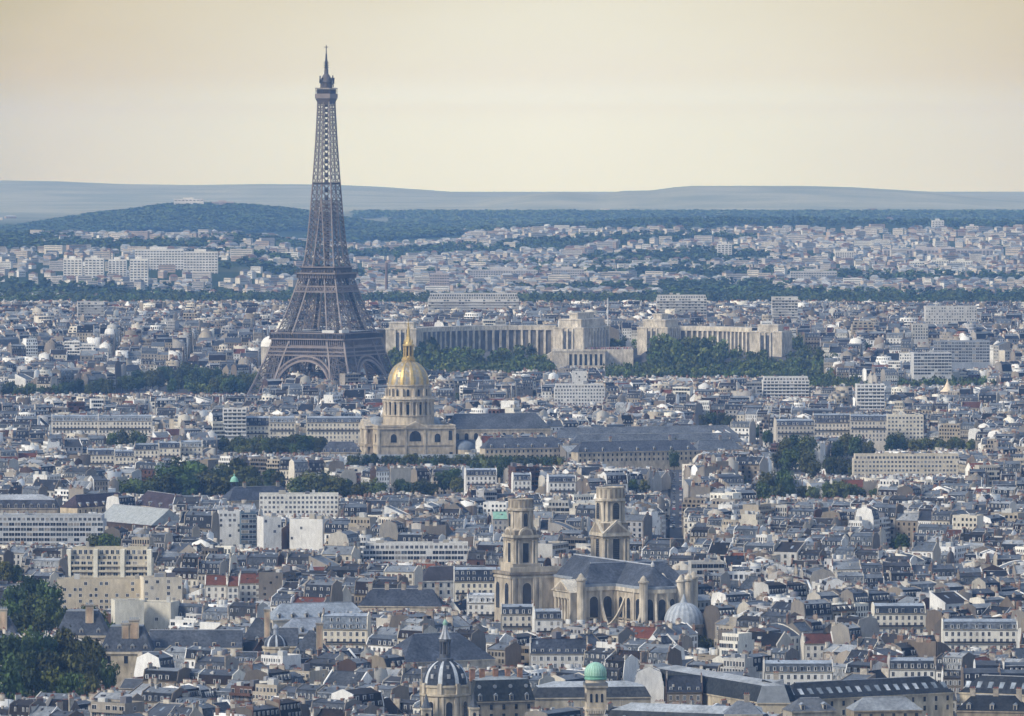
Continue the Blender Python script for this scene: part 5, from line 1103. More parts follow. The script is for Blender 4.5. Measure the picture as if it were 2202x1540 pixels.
# ------------------------------------------------------------------ college chapel dome, observatory tower and college roofs at the bottom edge
def college():
    Y = 2560.0; X = (957-CXP)*Y/F; root = empty('college_chapel', (X, Y, 0), R(10)); tag(root, 'college chapel with grey striped slate dome, dark lantern and cross on top', 'chapel'); near('the striped slate dome', 957, 1470)
    excl(X, Y, 17, 20); S = (0.64, 0.57, 0.45); S2 = (0.70, 0.63, 0.52)
    b = MB(); b.box(-15, 15, -13, 30, -3, 14, 'stone', S); b.hip(-15, 15, -13, 30, 14.01, 20, 9, 'slate', (0.08,0.09,0.11), over=.4, axis='y'); b.build('wall', root)
    d = MB(); d.ring([(9.2, 10), (9.2, 26.2), (9.9, 26.6), (9.9, 27.3), (9.1, 27.4), (9.1, 29.6), (9.5, 29.8), (9.5, 30.6), (8.8, 30.7)], 32, 'stone', S); dr = d.build('drum', root)
    for k in range(8):
        a = -math.pi/2 + k*math.pi/4; hwin(dr, 9.2*math.cos(a), 9.2*math.sin(a), 17.5, 2.5, 7.0, math.cos(a), math.sin(a), True, fr=S2, off=.2); a += math.pi/8
        for da in (-.12, .12): p = MB(); k0 = len(p.v); p.box(9.0, 9.7, -.45, .45, 14, 26.2, 'stone', S2); p.xf(k0, 0, 0, a+da); p.build('pilaster', dr)
        p = MB(); k0 = len(p.v); p.box(8.8, 9.9, -.8, .8, 27.4, 31.4, 'stone', S2); p.xf(k0, 0, 0, a); p.build('urn_pedestal', dr)
    m = MB(); N = 64; prof = [(8.7*math.cos(t)**.9, 30.7+9.4*math.sin(t)) for t in [i*math.pi/2/12 for i in range(10)]]; prof = [(max(r, 3.0), z) for r, z in prof] + [(3.2, 39.6), (3.2, 40.0)]
    def fm(i, k):
        return ('lead', (0.55,0.58,0.61)) if i % 8 in (0, 7) else ('slate', (0.055,0.064,0.082))
    k0 = len(m.v); m.ring(prof, N, 'slate', (0.06,0.07,0.085), mfun=fm); m.xf(k0, 0, 0, -math.pi/2 + R(22.5)); dm = m.build('dome', root)
    for k in range(8):
        a = -math.pi/2 + k*math.pi/4
        for t, s in ((.36, 1.0), (.80, .75)):
            r = 8.7*math.cos(t)**.9 - .3; z = 30.7+9.4*math.sin(t); q = MB(); k1 = len(q.v); q.box(r-.4, r+.75, -.62*s, .62*s, z-.7*s, z+1.0*s, 'lead', (0.34,0.36,0.40)); q.poly([(r+.8, -.3*s, z-.3*s), (r+.8, .3*s, z-.3*s), (r+.8, .3*s, z+.7*s), (r+.8, -.3*s, z+.7*s)], 'glass', (0.5,0.5,0.5)); q.xf(k1, 0, 0, a); q.build('dormer', dm)
    l = MB(); l.ring([(3.3, 39.6), (3.3, 40.6), (2.2, 40.8), (2.2, 42.2)], 16, 'lead', (0.10,0.11,0.13)); l.ring([(.95, 42), (.95, 47.5)], 8, 'lead', (0.05,0.05,0.055))
    for k in range(8): a = k*math.pi/4+.2; l.ring([(.34, 42), (.30, 46.6), (.42, 47.0)], 6, 'lead', (0.10,0.105,0.12), cx=1.9*math.cos(a), cy=1.9*math.sin(a))
    l.ring([(2.3, 46.8), (2.5, 47.3), (2.2, 47.8), (2.7, 48.0), (2.0, 49.2), (1.3, 50.8), (.95, 52.6), (.8, 53.4)], 16, 'lead', (0.42,0.44,0.47), mfun=lambda i, k: ('lead', (0.5,0.52,0.55) if i % 2 else (0.2,0.21,0.23)) if k > 2 else ('lead', (0.12,0.13,0.15))); l.ring([(.9, 53.3), (.95, 54.2), (.5, 55.0), (.15, 55.6)], 10, 'copper', (0.25,0.42,0.34)); lo = l.build('lantern', dm)
    c = MB(); c.bar((0,0,55.4), (0,0,59.8), .3, 'iron', (0.02,0.02,0.02)); c.bar((-1.0,0,58.4), (1.0,0,58.4), .3, 'iron', (0.02,0.02,0.02)); c.build('cross', lo)
    for x, y in ((-9.2, -11), (9.2, -11)):
        t = MB(); t.box(x-1.7, x+1.7, y-1.7, y+1.7, 12, 22.4, 'stone', S2); t.box(x-2.0, x+2.0, y-2.0, y+2.0, 21.8, 22.6, 'stone', S); t.ring([(2.0, 22.6), (1.5, 23.6), (.9, 25.2), (.55, 26.6), (.1, 28.0)], 8, 'slate', (0.11,0.125,0.15), cx=x, cy=y); to = t.build('corner_turret', root); hwin(to, x, y-1.7, 17.5, 1.1, 3.2, 0, -1, True, fr=S, m=.2)
    # observatory tower
    Y = 2580.0; X = (1281-CXP)*Y/F; t = empty('observatory_tower', (X, Y, 0), R(6)); tag(t, 'square stone tower with green copper observatory dome and gallery', 'tower'); near('the green observatory dome', 1281, 1460); excl(X, Y, 6, 8)
    m = MB(); w = 3.75; m.box(-w, w, -w, w, -3, 27.8, 'stone', S); m.box(-w-.5, w+.5, -w-.5, w+.5, 19.0, 19.8, 'stone', S2); m.box(-w-.6, w+.6, -w-.6, w+.6, 27.8, 28.6, 'stone', (0.45,0.42,0.36)); m.ring([(3.9, 28.6), (3.9, 30.8), (4.1, 30.9)], 24, 'stone', S2); wo = m.build('wall', t)
    for i in range(8): x = -3.2+i*6.4/7; m2 = MB(); m2.box(x-.28, x+.28, -w-.5, -w, 17.8, 19.0, 'stone', S2); m2.build('corbel', wo)
    g = MB()
    for sx in (-1, 1): g.box(sx*(w+.5)-.06, sx*(w+.5)+.06, -w-.55, w+.55, 28.6, 29.7, 'iron', (0.16,0.17,0.18)); g.box(-w-.4, w+.4, sx*(w+.5)-.06, sx*(w+.5)+.06, 28.6, 29.7, 'iron', (0.16,0.17,0.18))
    g.build('gallery_railing', t)
    for x in (-2.1, 0, 2.1): hwin(wo, x, -w, 22.2, 1.0, 3.4, 0, -1, True, fr=S2, m=.25); hwin(wo, -w, x, 22.2, 1.0, 3.4, -1, 0, True, fr=S2, m=.25)
    hwin(wo, 0, -w, 8.5, 3.6, 6.5, 0, -1, True, fr=S2, g=(0.05,0.12,0.09))
    d = MB(); G1, G2 = (0.26,0.47,0.36), (0.37,0.60,0.47); d.ring([(4.25, 30.8), (4.35, 31.4), (4.1, 31.6), (4.35, 32.4)], 48, 'copper', (0.20,0.44,0.32)); d.ring([(4.3, 32.4), (4.35, 33.4)] + [(4.3*math.cos(a), 33.4+4.1*math.sin(a)) for a in [i*math.pi/2/10 for i in range(1, 10)]] + [(.3, 37.5)], 48, 'copper', G1, mfun=lambda i, k: ('copper', G2 if i % 2 else G1)); d.build('observatory_dome', t)
    # steep mansard hall between them
    Y0 = 2600; h = long_range('college_hall', 'dark steep mansard hall with white dormers and brick chimneys, between striped and green domes', 'building', gpx(1016, 2592), gpx(1150, 2600), 15, 21.5, 31.0, (0.42,0.38,0.31), roofm='slate', roofc=(0.045,0.052,0.056), ndorm=4, mans=8.2, nwin=5, rows=2, dormc=(0.55,0.54,0.5), ridgec=(0.3,0.33,0.35), chim=0, round_d=False)
    L = math.hypot(gpx(1150, 2600)[0]-gpx(1016, 2592)[0], 8)
    for i in range(4):
        x = L*(i+.5)/4; q = MB(); q.ring([(.75, 0), (.75, .5)], 12, 'lead', (0.28,0.30,0.33)); k1 = 0
        q.v = [(x + a, 1.45 - c, 27.2 + b_) for a, b_, c in q.v]; q.build('round_window', h)
    for x in (2.0, 6.0, 11.5, 16.5, 21.5): c = MB(); c.box(x-1.0, x+1.0, 6, 7.2, 29, 33.6, 'brick', (0.36,0.20,0.13)); c.box(x-1.15, x+1.15, 5.85, 7.35, 33.6, 34.0, 'brick', (0.42,0.33,0.25)); c.build('chimney', h)
    k = 'long dark slate college roofs at lower right'; cw = (0.62, 0.55, 0.42)
    long_range('college_range', 'dark slate college roof with row of small white windows, right of green dome', 'building', gpx(1396, 2690), gpx(1640, 2600), 15, 20.5, 28.5, cw, roofc=(0.04,0.046,0.052), ndorm=0, mans=6.4, nwin=0, ridgec=(0.36,0.38,0.40), group=k)
    long_range('college_range', 'grey zinc roofed college pavilion joining the two long dark slate roofs', 'building', gpx(1630, 2600), gpx(1700, 2600), 17, 20.5, 29.0, cw, roofm='lead', roofc=(0.22,0.24,0.26), ndorm=0, mans=6.5, chim=1, ridgec=(0.34,0.36,0.38), group=k)
    long_range('college_range', 'longest dark slate college roof with many tilted skylights above cream wall', 'building', gpx(1702, 2612), gpx(2052, 2650), 15, 20.5, 26.5, cw, roofc=(0.04,0.044,0.05), ndorm=0, skyl=17, nwin=14, rows=2, group=k)
    long_range('college_range', 'dark slate college roof with six tilted skylights running off at right edge', 'building', gpx(2066, 2655), gpx(2260, 2640), 15, 20.0, 26.5, cw, roofc=(0.04,0.044,0.05), ndorm=0, skyl=8, group=k)
    long_range('college_range', 'long low grey roof with arched dormers at bottom edge right of green dome', 'building', gpx(1300, 2535), gpx(1640, 2510), 13, 18.5, 26.0, (0.5,0.46,0.38), roofc=(0.055,0.06,0.066), ndorm=4, mans=4.8, ridgec=(0.40,0.43,0.46), round_d=True, group=k)
    long_range('college_range', 'long grey zinc and slate roof between mansard hall and observatory tower', 'building', gpx(1148, 2640), gpx(1400, 2645), 13, 19.0, 25.0, (0.5,0.46,0.38), roofc=(0.06,0.066,0.075), ndorm=0, mans=4.0, ridgec=(0.42,0.45,0.48), group=k)
college()
long_range('college_annex', 'low grey zinc roofed annex before longest college roof, at bottom edge', 'building', gpx(1705, 2515), gpx(1800, 2520), 11, 24.5, 29.0, (0.5,0.46,0.38), roofm='zinc', roofc=(0.13,0.14,0.155), ndorm=2, bottom=1540)
long_range('college_annex', 'wider pale metal roofed annex at bottom edge, right of smaller grey annex', 'building', gpx(1838, 2530), gpx(1985, 2535), 12, 23.5, 28.0, (0.42,0.36,0.27), roofm='zinc', roofc=(0.26,0.28,0.30), ndorm=0, bottom=1540, nwin=6)
long_range('college_annex', 'dark slate annex with chimneys at the bottom right corner', 'building', gpx(2060, 2520), gpx(2210, 2515), 12, 24.5, 30.0, (0.36,0.31,0.24), roofm='slate', roofc=(0.03,0.034,0.04), ndorm=3, chim=3, bottom=1540)
long_range('college_annex', 'small zinc roofed annex standing before arched dormer roof at bottom edge', 'building', gpx(1560, 2480), gpx(1640, 2480), 11, 26.5, 31.0, (0.55,0.52,0.46), roofm='zinc', roofc=(0.2,0.22,0.25), ndorm=0, chim=1, bottom=1540)
# windows of the first college range as proper objects
# ------------------------------------------------------------------ buildings that stand out from the mass
def block(name, label, cat, px0, px1, ptop, h, rz=0.0, d=13.0, style=0, setb=0, wall=(0.85,0.84,0.80), seed=1, group=None, vis=.62, wf=.95, sw=.5):
    Y = ydist(ptop, h); xa, xb = gpx(px0, Y)[0], gpx(px1, Y)[0]; w = (xb-xa)/max(.4, math.cos(rz)); rg = random.Random(seed); g = zt((xa+xb)/2, Y); guard(px0, px1, ptop+vis*(h-g)*F/Y, Y)
    P, info = t_flat(rg, w, d, h-g, 0, style, setb, wf, sw); X = (xa+xb)/2; yc = Y + d/2
    o = spawn(P, name, (X, yc, g), rz, (wall, wall, wall, wall)); tag(o, label, cat, group); excl(X, yc, w/2+1, d/2+2, rz); return o
def msd(label, px0, px1, ptop, h, rz=0.0, d=12.5, two=False, wall=(0.80,0.76,0.67), slope=(0.06,0.07,0.09), zinc=(0.34,0.38,0.43), party=None, seed=1, group='long mansard houses facing the camera', top_h=1.2, kind='m', rise=4.0, dorm=4, vis=.52):
    Y = ydist(ptop, h); xa, xb = gpx(px0, Y)[0], gpx(px1, Y)[0]; w = (xb-xa)/max(.4, math.cos(rz)); rg = random.Random(seed); g = zt((xa+xb)/2, Y); guard(px0, px1, ptop+vis*(h-g)*F/Y, Y)
    if kind == 'm': hh = h - g - top_h - 3.2*(1.75 if two else 1); P, info = t_mansard(rg, w, d, hh, 0, top_h, 3.2, 1.3, two)
    elif kind == 's': hh = h-g-rise; P, info = t_gable(rg, w, d, hh, 0, rise, 'slate', 'R', dorm=dorm)
    elif kind == 't': hh = h-g-rise; P, info = t_gable(rg, w, d, hh, 0, rise, 'tile', 'R', dorm=dorm)
    elif kind == 'c': hh = h-g-rise; P, info = t_gable(rg, w, d, hh, 0, rise, 'copper', 'R', dorm=dorm)
    else: hh = h-g-rise; P, info = t_gable(rg, w, d, hh, 0, rise, dorm=dorm)
    X = (xa+xb)/2; yc = Y + d/2; o = spawn(P, 'town_house', (X, yc, g), rz, (wall, party or wall, slope, zinc)); tag(o, label, 'house', group if kind == 'm' else None); excl(X, yc, w/2+.5, d/2+1.5, rz); return o
WH = (0.76,0.75,0.73); CRM = (0.56,0.49,0.37)
block('apartment_block', 'white apartment slab with rows of dark loggias, left of the golden dome', 'block', 478, 528, 880, 32, .06, 14, 1, 0, WH, 3); near('the white apartment slab', 502, 910)
block('apartment_block', 'tall white apartment block with stacked balconies, far right behind the low roofs', 'block', 1842, 1902, 828, 31, .05, 14, 1, 0, WH, 5)
block('office_building', 'large office building with dark glass grid, in the distance at right', 'office', 1963, 2045, 760, 34, .1, 20, 2, 0, (0.62,0.63,0.64), 7)
block('office_building', 'taller dark glass office building behind the grid fronted office at right', 'office', 2010, 2130, 735, 38, -.05, 22, 2, 0, (0.30,0.33,0.38), 8)
block('apartment_block', 'long cream apartment block with few small windows, right of the dark park trees', 'block', 120, 300, 1250, 21, .02, 13, 0, 0, CRM, 11, wf=0.42, sw=0.4)
block('apartment_block', 'cream corner block with white windows at right end of long cream block', 'block', 302, 384, 1246, 22.5, .2, 14, 0, 0, (0.76,0.68,0.54), 12, wf=0.6, sw=0.4)
block('terraced_block', 'cream terraced apartment block with planted balconies and upright piers', 'block', 145, 325, 1182, 26, -.05, 16, 1, 2, (0.60,0.54,0.42), 13); near('the terraced cream block', 235, 1215)
def piers():
    o = [q for q in scene.objects if q.name.startswith('terraced_block')][0]; w = gpx(325, 3476)[0]-gpx(145, 3476)[0]
    for x in (-.48, -.16, .16, .48): m = MB(); m.box(x*w-1.1, x*w+1.1, -9.6, -4.0, 0, 26.8, 'wall', (0.83,0.79,0.66)); m.build('pier', o)
piers()
block('office_building', 'long office building with alternating white and dark panels, left edge', 'office', -20, 222, 1112, 23, -.03, 22, 2, 1, (0.52,0.54,0.56), 14); near('the striped office building', 110, 1130)
block('apartment_block', 'bright white block with small square windows beside a glass stair tower', 'block', 467, 515, 1103, 27, .1, 14, 0, 0, WH, 15, wf=0.45, sw=0.4)
block('office_building', 'narrow dark blue glass stair tower beside bright white block', 'office', 515, 548, 1106, 27, .1, 14, 2, 0, (0.12,0.17,0.22), 16)
block('apartment_block', 'big blank white walled building, largest white wall in middle left', 'block', 632, 704, 1120, 25, -.35, 16, 0, 0, (0.76,0.75,0.72), 41, wf=0.05, sw=0); near('the big white wall', 650, 1140)
block('apartment_block', 'white walled building with slanting dark strip, left of biggest white wall', 'block', 558, 596, 1116, 26, .3, 14, 0, 0, (0.74,0.73,0.70), 42, wf=0.08, sw=0)
block('office_building', 'long low white building with continuous dark window band and roof garden', 'office', 780, 1010, 1172, 19, .02, 16, 2, 1, (0.68,0.67,0.64), 17, vis=.42)
block('apartment_block', 'bare cream white end wall building, below the cream corner block', 'block', 300, 374, 1300, 19, -.25, 14, 0, 0, (0.70,0.66,0.56), 43, wf=0.06, sw=0)
block('apartment_block', 'bare cream white walled building just left of the slate garden palace dome', 'block', 240, 302, 1296, 21, .2, 13, 0, 0, (0.70,0.67,0.57), 44, wf=0.1, sw=0)
block('warehouse', 'long low white hall roofed in white, right of green topped turret', 'hall', 556, 726, 1066, 18, .03, 18, 0, 0, (0.80,0.78,0.72), 19)
block('school_building', 'long cream building with pale arched windows in front of dark trees at right', 'school', 1836, 2066, 980, 20, .02, 16, 0, 1, (0.62,0.56,0.45), 20)
block('apartment_block', 'cream seven storey block with grid of windows above avenue trees at right', 'block', 1908, 1986, 895, 27, .04, 14, 0, 0, (0.80,0.74,0.62), 21)
block('apartment_block', 'wide white block with rows of square windows in front of hill palace', 'block', 1192, 1300, 828, 24, .03, 14, 0, 1, WH, 22)
block('apartment_block', 'white block with pale chimney tower directly below left palace pavilion', 'block', 1230, 1262, 800, 27, .0, 12, 0, 0, WH, 23, wf=0.2, sw=0)
block('apartment_block', 'white stepped block in far distance right of the hill palace', 'block', 1640, 1740, 812, 25, .05, 14, 1, 1, WH, 24)
block('apartment_block', 'bright white flat fronted block on the far city edge, upper right', 'block', 1990, 2100, 660, 62, .05, 16, 0, 0, (0.60,0.59,0.57), 25, wf=0.7, sw=0.4, vis=.22)
block('apartment_block', 'white modern block on far city edge above the right palace wing', 'block', 1660, 1716, 640, 66, .0, 14, 1, 0, (0.60,0.59,0.57), 26, wf=.6, sw=.2, vis=.22)
block('apartment_block', 'wide stepped white block on far city edge, right of iron tower', 'block', 920, 1116, 632, 64, .02, 16, 1, 2, (0.60,0.59,0.57), 27, wf=.3, sw=.2, vis=.22)
block('apartment_block', 'white block with long balconies on far city edge above left palace pavilion', 'block', 1412, 1520, 636, 64, .0, 16, 1, 1, (0.60,0.59,0.57), 28, wf=.6, sw=.2, vis=.22)
block('apartment_block', 'white bar block on the far city edge, upper left', 'block', 165, 222, 650, 60, .1, 14, 1, 0, (0.60,0.59,0.57), 29, wf=.6, sw=.2, vis=.22)
# landmark houses
msd('slate mansard house at the foot of the left church tower', 1078, 1146, 1302, 22, .0, 11, False, (0.62,0.58,0.50), (0.05,0.06,0.08), seed=38)
msd('pale fronted house between the left church tower and the transept porch', 1148, 1206, 1312, 21, .1, 11, False, (0.76,0.74,0.69), (0.08,0.09,0.115), seed=39)
msd('white double mansard house with two rows of dormers left of twin towered church', 976, 1086, 1222, 27, .02, 13, True, (0.78,0.72,0.58), (0.045,0.055,0.08), seed=31, party=(0.72,0.70,0.64))
msd('white house with pale metal mansard below the double mansard house', 1006, 1106, 1278, 21, -.06, 12, False, (0.84,0.82,0.77), (0.62,0.64,0.66), (0.66,0.68,0.70), seed=32)
msd('mansard house with nine rounded white dormers at lower right above college roofs', 1645, 1792, 1424, 23, .0, 13, False, (0.84,0.82,0.76), (0.11,0.125,0.145), seed=33, party=(0.60,0.57,0.52))
msd('black slate mansard house with five square white dormers at lower right', 1914, 2014, 1418, 23, .0, 13, False, (0.83,0.80,0.72), (0.05,0.055,0.065), seed=34, party=(0.55,0.53,0.50))
msd('long cream house with grey mansard at right edge, above black slate mansard', 2030, 2190, 1334, 22, -.02, 12, False, (0.82,0.79,0.70), (0.15,0.17,0.20), seed=35)
msd('wide curved looking mansard house with orange blinds among low roofs at right', 1880, 1990, 1300, 23, .05, 13, False, (0.78,0.73,0.62), (0.045,0.055,0.075), seed=36)
msd('cream mansard house with glazed studio roof left of the striped slate dome', 694, 792, 1322, 27, -.1, 13, True, (0.80,0.73,0.59), (0.20,0.23,0.27), seed=37)
for i, (a, b, pt, rz) in enumerate(((1668, 1750, 902, .12), (1750, 1830, 890, .0), (1830, 1908, 892, -.04))): msd(('tall grey mansard house, %s of three above the dark avenue trees at right' % ('leftmost', 'middle', 'rightmost')[i]), a, b, pt, 29, rz, 13, i == 1, (0.62,0.57,0.49), (0.09,0.10,0.13), seed=50+i)
for i, (a, b, pt) in enumerate(((110, 210, 893), (210, 325, 893))): msd(('long pale house with arched dormers far left, %s of two joined' % ('left', 'right')[i]), a, b, pt, 25, .03, 13, False, (0.76,0.71,0.62), (0.28,0.31,0.36), seed=60+i)
for i, (a, b, pt) in enumerate(((528, 578, 896), (578, 634, 896), (658, 780, 896))): msd(('mansard house in the row right of white apartment slab, %s' % ('darkest roofed', 'palest', 'longest')[i]), a, b, pt, 26, .02, 13, i == 0, (0.76,0.70,0.58), ((0.06,0.07,0.10), (0.25,0.28,0.33), (0.12,0.14,0.18))[i], seed=70+i)
for i, (a, b, pt) in enumerate(((186, 245, 965), (245, 288, 968), (288, 340, 954), (340, 386, 950), (386, 433, 948))): msd(('small mansard house facing forward below round dark tree at left, %s from left' % ('first', 'second', 'third', 'fourth', 'fifth')[i]), a, b, pt, 20, .03, 12, False, (0.78,0.72,0.60), ((0.07,0.08,0.11), (0.09,0.10,0.13), (0.05,0.06,0.08), (0.06,0.07,0.10), (0.3,0.33,0.37))[i], seed=80+i)
for i, (a, b, pt) in enumerate(((1000, 1066, 1008), (1102, 1140, 1018), (1178, 1236, 1022))): msd(('white fronted mansard house behind twin towers, %s' % ('with brick red chimneys', 'smallest', 'with plain white gable')[i]), a, b, pt, 21, .1, 12, False, (0.84,0.82,0.78), (0.07,0.08,0.11), seed=90+i)
for i, (a, b, pt) in enumerate(((440, 486, 1240), (488, 512, 1242), (514, 566, 1236))): msd(('orange tiled house %s above grey zinc roofs at lower left' % ('leftmost of three', 'smallest of three', 'rightmost of three')[i]), a, b, pt, 21, .0, 12, wall=(0.80,0.77,0.70), slope=(0.15,0.058,0.038), kind='t', seed=100+i, rise=4.5, dorm=0)
msd('house with bright red brown tiled roof at lower right', 1728, 1790, 1366, 20, .1, 11, wall=(0.7,0.66,0.58), slope=(0.115,0.047,0.038), kind='t', seed=110, rise=4.0, dorm=0)
msd('house with pale green copper roof left of twin towered church', 1058, 1090, 1102, 20, .1, 10, wall=(0.5,0.47,0.42), slope=(0.26,0.46,0.36), kind='c', seed=111, rise=4.0, dorm=0)
msd('slate house with seven white dormers above the green observatory dome', 1140, 1264, 1378, 22, .0, 12, wall=(0.62,0.60,0.55), slope=(0.055,0.064,0.085), kind='s', seed=112, rise=6.0, dorm=7)
k = 'long roofs'
long_range('large_slate_hall', 'big steep slate hipped roof hall, left behind striped slate dome', 'hall', gpx(866, 2860), gpx(1064, 2880), 26, 15.5, 26.5, (0.6,0.55,0.46), roofc=(0.075,0.087,0.112), ndorm=0)
long_range('zinc_range', 'long grey zinc roof with row of tiny dormers, upper of two', 'building', gpx(586, 3110), gpx(792, 3125), 14, 15.5, 22.5, (0.62,0.58,0.5), roofm='zinc', roofc=(0.33,0.37,0.42), ndorm=7, group='long grey zinc roofs with tiny dormers')
long_range('zinc_range', 'long grey zinc roof with row of tiny dormers, lower of two', 'building', gpx(610, 3030), gpx(772, 3040), 14, 15.0, 21.5, (0.62,0.58,0.5), roofm='zinc', roofc=(0.28,0.31,0.36), ndorm=6, group='long grey zinc roofs with tiny dormers')
long_range('purple_slate_range', 'long purple brown slate roof with small skylights below dark trees', 'building', gpx(165, 4060), gpx(285, 4100), 14, 14, 21.5, (0.72,0.62,0.46), roofc=(0.066,0.05,0.06), ndorm=7, nwin=10, group='purple slate roofs')
long_range('purple_slate_range', 'shorter purple brown slate roof with four wide dormers, right of longer one', 'building', gpx(286, 4100), gpx(374, 4040), 14, 14, 22.5, (0.72,0.62,0.46), roofc=(0.066,0.05,0.06), ndorm=4, nwin=8, group='purple slate roofs')
long_range('railing_range', 'dark slate mansard range with row of small arches at left edge', 'building', gpx(-40, 4040), gpx(122, 4040), 15, 15, 23, (0.5,0.45,0.38), roofc=(0.075,0.08,0.10), ndorm=10, mans=5)
long_range('brown_hall', 'big dark brown gabled hall right of the striped office building', 'hall', gpx(205, 3880), gpx(325, 3830), 24, 17, 26, (0.11,0.085,0.075), roofm='lead', roofc=(0.36,0.38,0.38), ndorm=0, hip=False)
long_range('hospital_range', 'long slate roof below the small green turret dome', 'building', gpx(492, 4130), gpx(636, 4150), 15, 14.5, 22.5, (0.62,0.57,0.48), roofc=(0.075,0.085,0.11), ndorm=0, chim=2)
long_range('dark_roofed_range', 'long black roofed white building behind the double mansard house', 'building', gpx(906, 3400), gpx(1072, 3410), 13, 14, 21, (0.82,0.80,0.74), roofm='zinc', roofc=(0.06,0.055,0.06), ndorm=0, nwin=10, rows=2)
long_range('seminary_range', 'dark slate range with stone chimneys and gabled dormer left of the church', 'building', gpx(770, 3230), gpx(950, 3225), 13, 13.5, 21.5, (0.58,0.52,0.42), roofc=(0.065,0.075,0.10), ndorm=0, chim=5)
def turret():
    Y = 4190.0; X = (503-CXP)*Y/F; t = empty('chapel_turret', (X, Y, 0), 0); tag(t, 'dark open turret with small green dome and gold cross in front of trees', 'turret'); near('the small green turret', 503, 1035)
    m = MB(); m.box(-3.2, 3.2, -3.2, 3.2, -1, 15, 'stone', (0.5,0.46,0.4)); m.build('base', t); m = MB(); m.ring([(.8, 15), (.8, 22)], 8, 'slate', (0.03,0.03,0.035))
    for k in range(8): a = k*math.pi/4; m.ring([(.4, 15), (.4, 22)], 5, 'slate', (0.05,0.055,0.065), cx=2.0*math.cos(a), cy=2.0*math.sin(a))
    m.build('belfry', t); m = MB(); m.ring([(2.7, 21.8), (2.7, 22.4)] + [(2.4*math.cos(a), 22.4+2.9*math.sin(a)) for a in [i*math.pi/16 for i in range(8)]] + [(.4, 25.4), (.35, 26.6), (.1, 27.2)], 16, 'copper', (0.28,0.55,0.43)); d = m.build('green_dome', t)
    c = MB(); c.bar((0,0,27), (0,0,29.6), .3, 'gold', GOLDC); c.bar((-.7,0,28.7), (.7,0,28.7), .3, 'gold', GOLDC); c.build('cross', d)
turret()
def tent_roof():
    Y = 5706.0; X = (2038-CXP)*Y/F; t = empty('pointed_pavilion', (X, Y, zt(X, Y)), 0); tag(t, 'cream pointed tent shaped roof with ball on top, far right', 'pavilion'); excl(X, Y, 9, 9)
    m = MB(); m.ring([(6, 0), (6, 21)], 8, 'stone', (0.5,0.42,0.36)); m.build('wall', t); m = MB(); m.ring([(6.6, 21), (4.4, 22.8), (2.4, 25.4), (1.0, 28.4), (.35, 30.5), (.6, 30.8), (.1, 31.6)], 16, 'frame', (0.80,0.66,0.48)); m.build('roof', t)
    Y = 6130.0; X = (587-CXP)*Y/F; t = empty('domed_hall', (X, Y, zt(X, Y)), 0); tag(t, 'white shell roofed round hall left of the iron tower', 'hall'); excl(X, Y, 14, 14)
    m = MB(); m.ring([(11, 0), (11, 46)], 24, 'stone', (0.6,0.57,0.52)); m.build('wall', t); m = MB(); m.ring([(11.6, 46), (10.8, 50), (8.6, 53.2), (5, 55.4), (.2, 56)], 24, 'frame', (0.8,0.78,0.74)); m.build('roof', t)
tent_roof()
# tall thin chimney and mast
def small_towers():
    for lab, cat, nm, px, Y, z0, z1, r, c in (('brown brick chimney beyond the wood, right of the iron tower', 'chimney', 'brick_chimney', 831, 9600, 10, 50, 1.8, (0.22,0.16,0.145)),
                                          ('pale thin lamp mast behind the palace terrace', 'mast', 'flag_mast', 1307, 6760, 20, 72, .7, (0.7,0.7,0.7))):
        X = (px-CXP)*Y/F; m = MB(); m.ring([(r*1.3, 0), (r, z1-zt(X, Y)), (r*1.15, z1-zt(X, Y)+.5)], 10, 'brick', c); o = m.build(nm, None, (X, Y, zt(X, Y)-1)); tag(o, lab, cat)
small_towers()
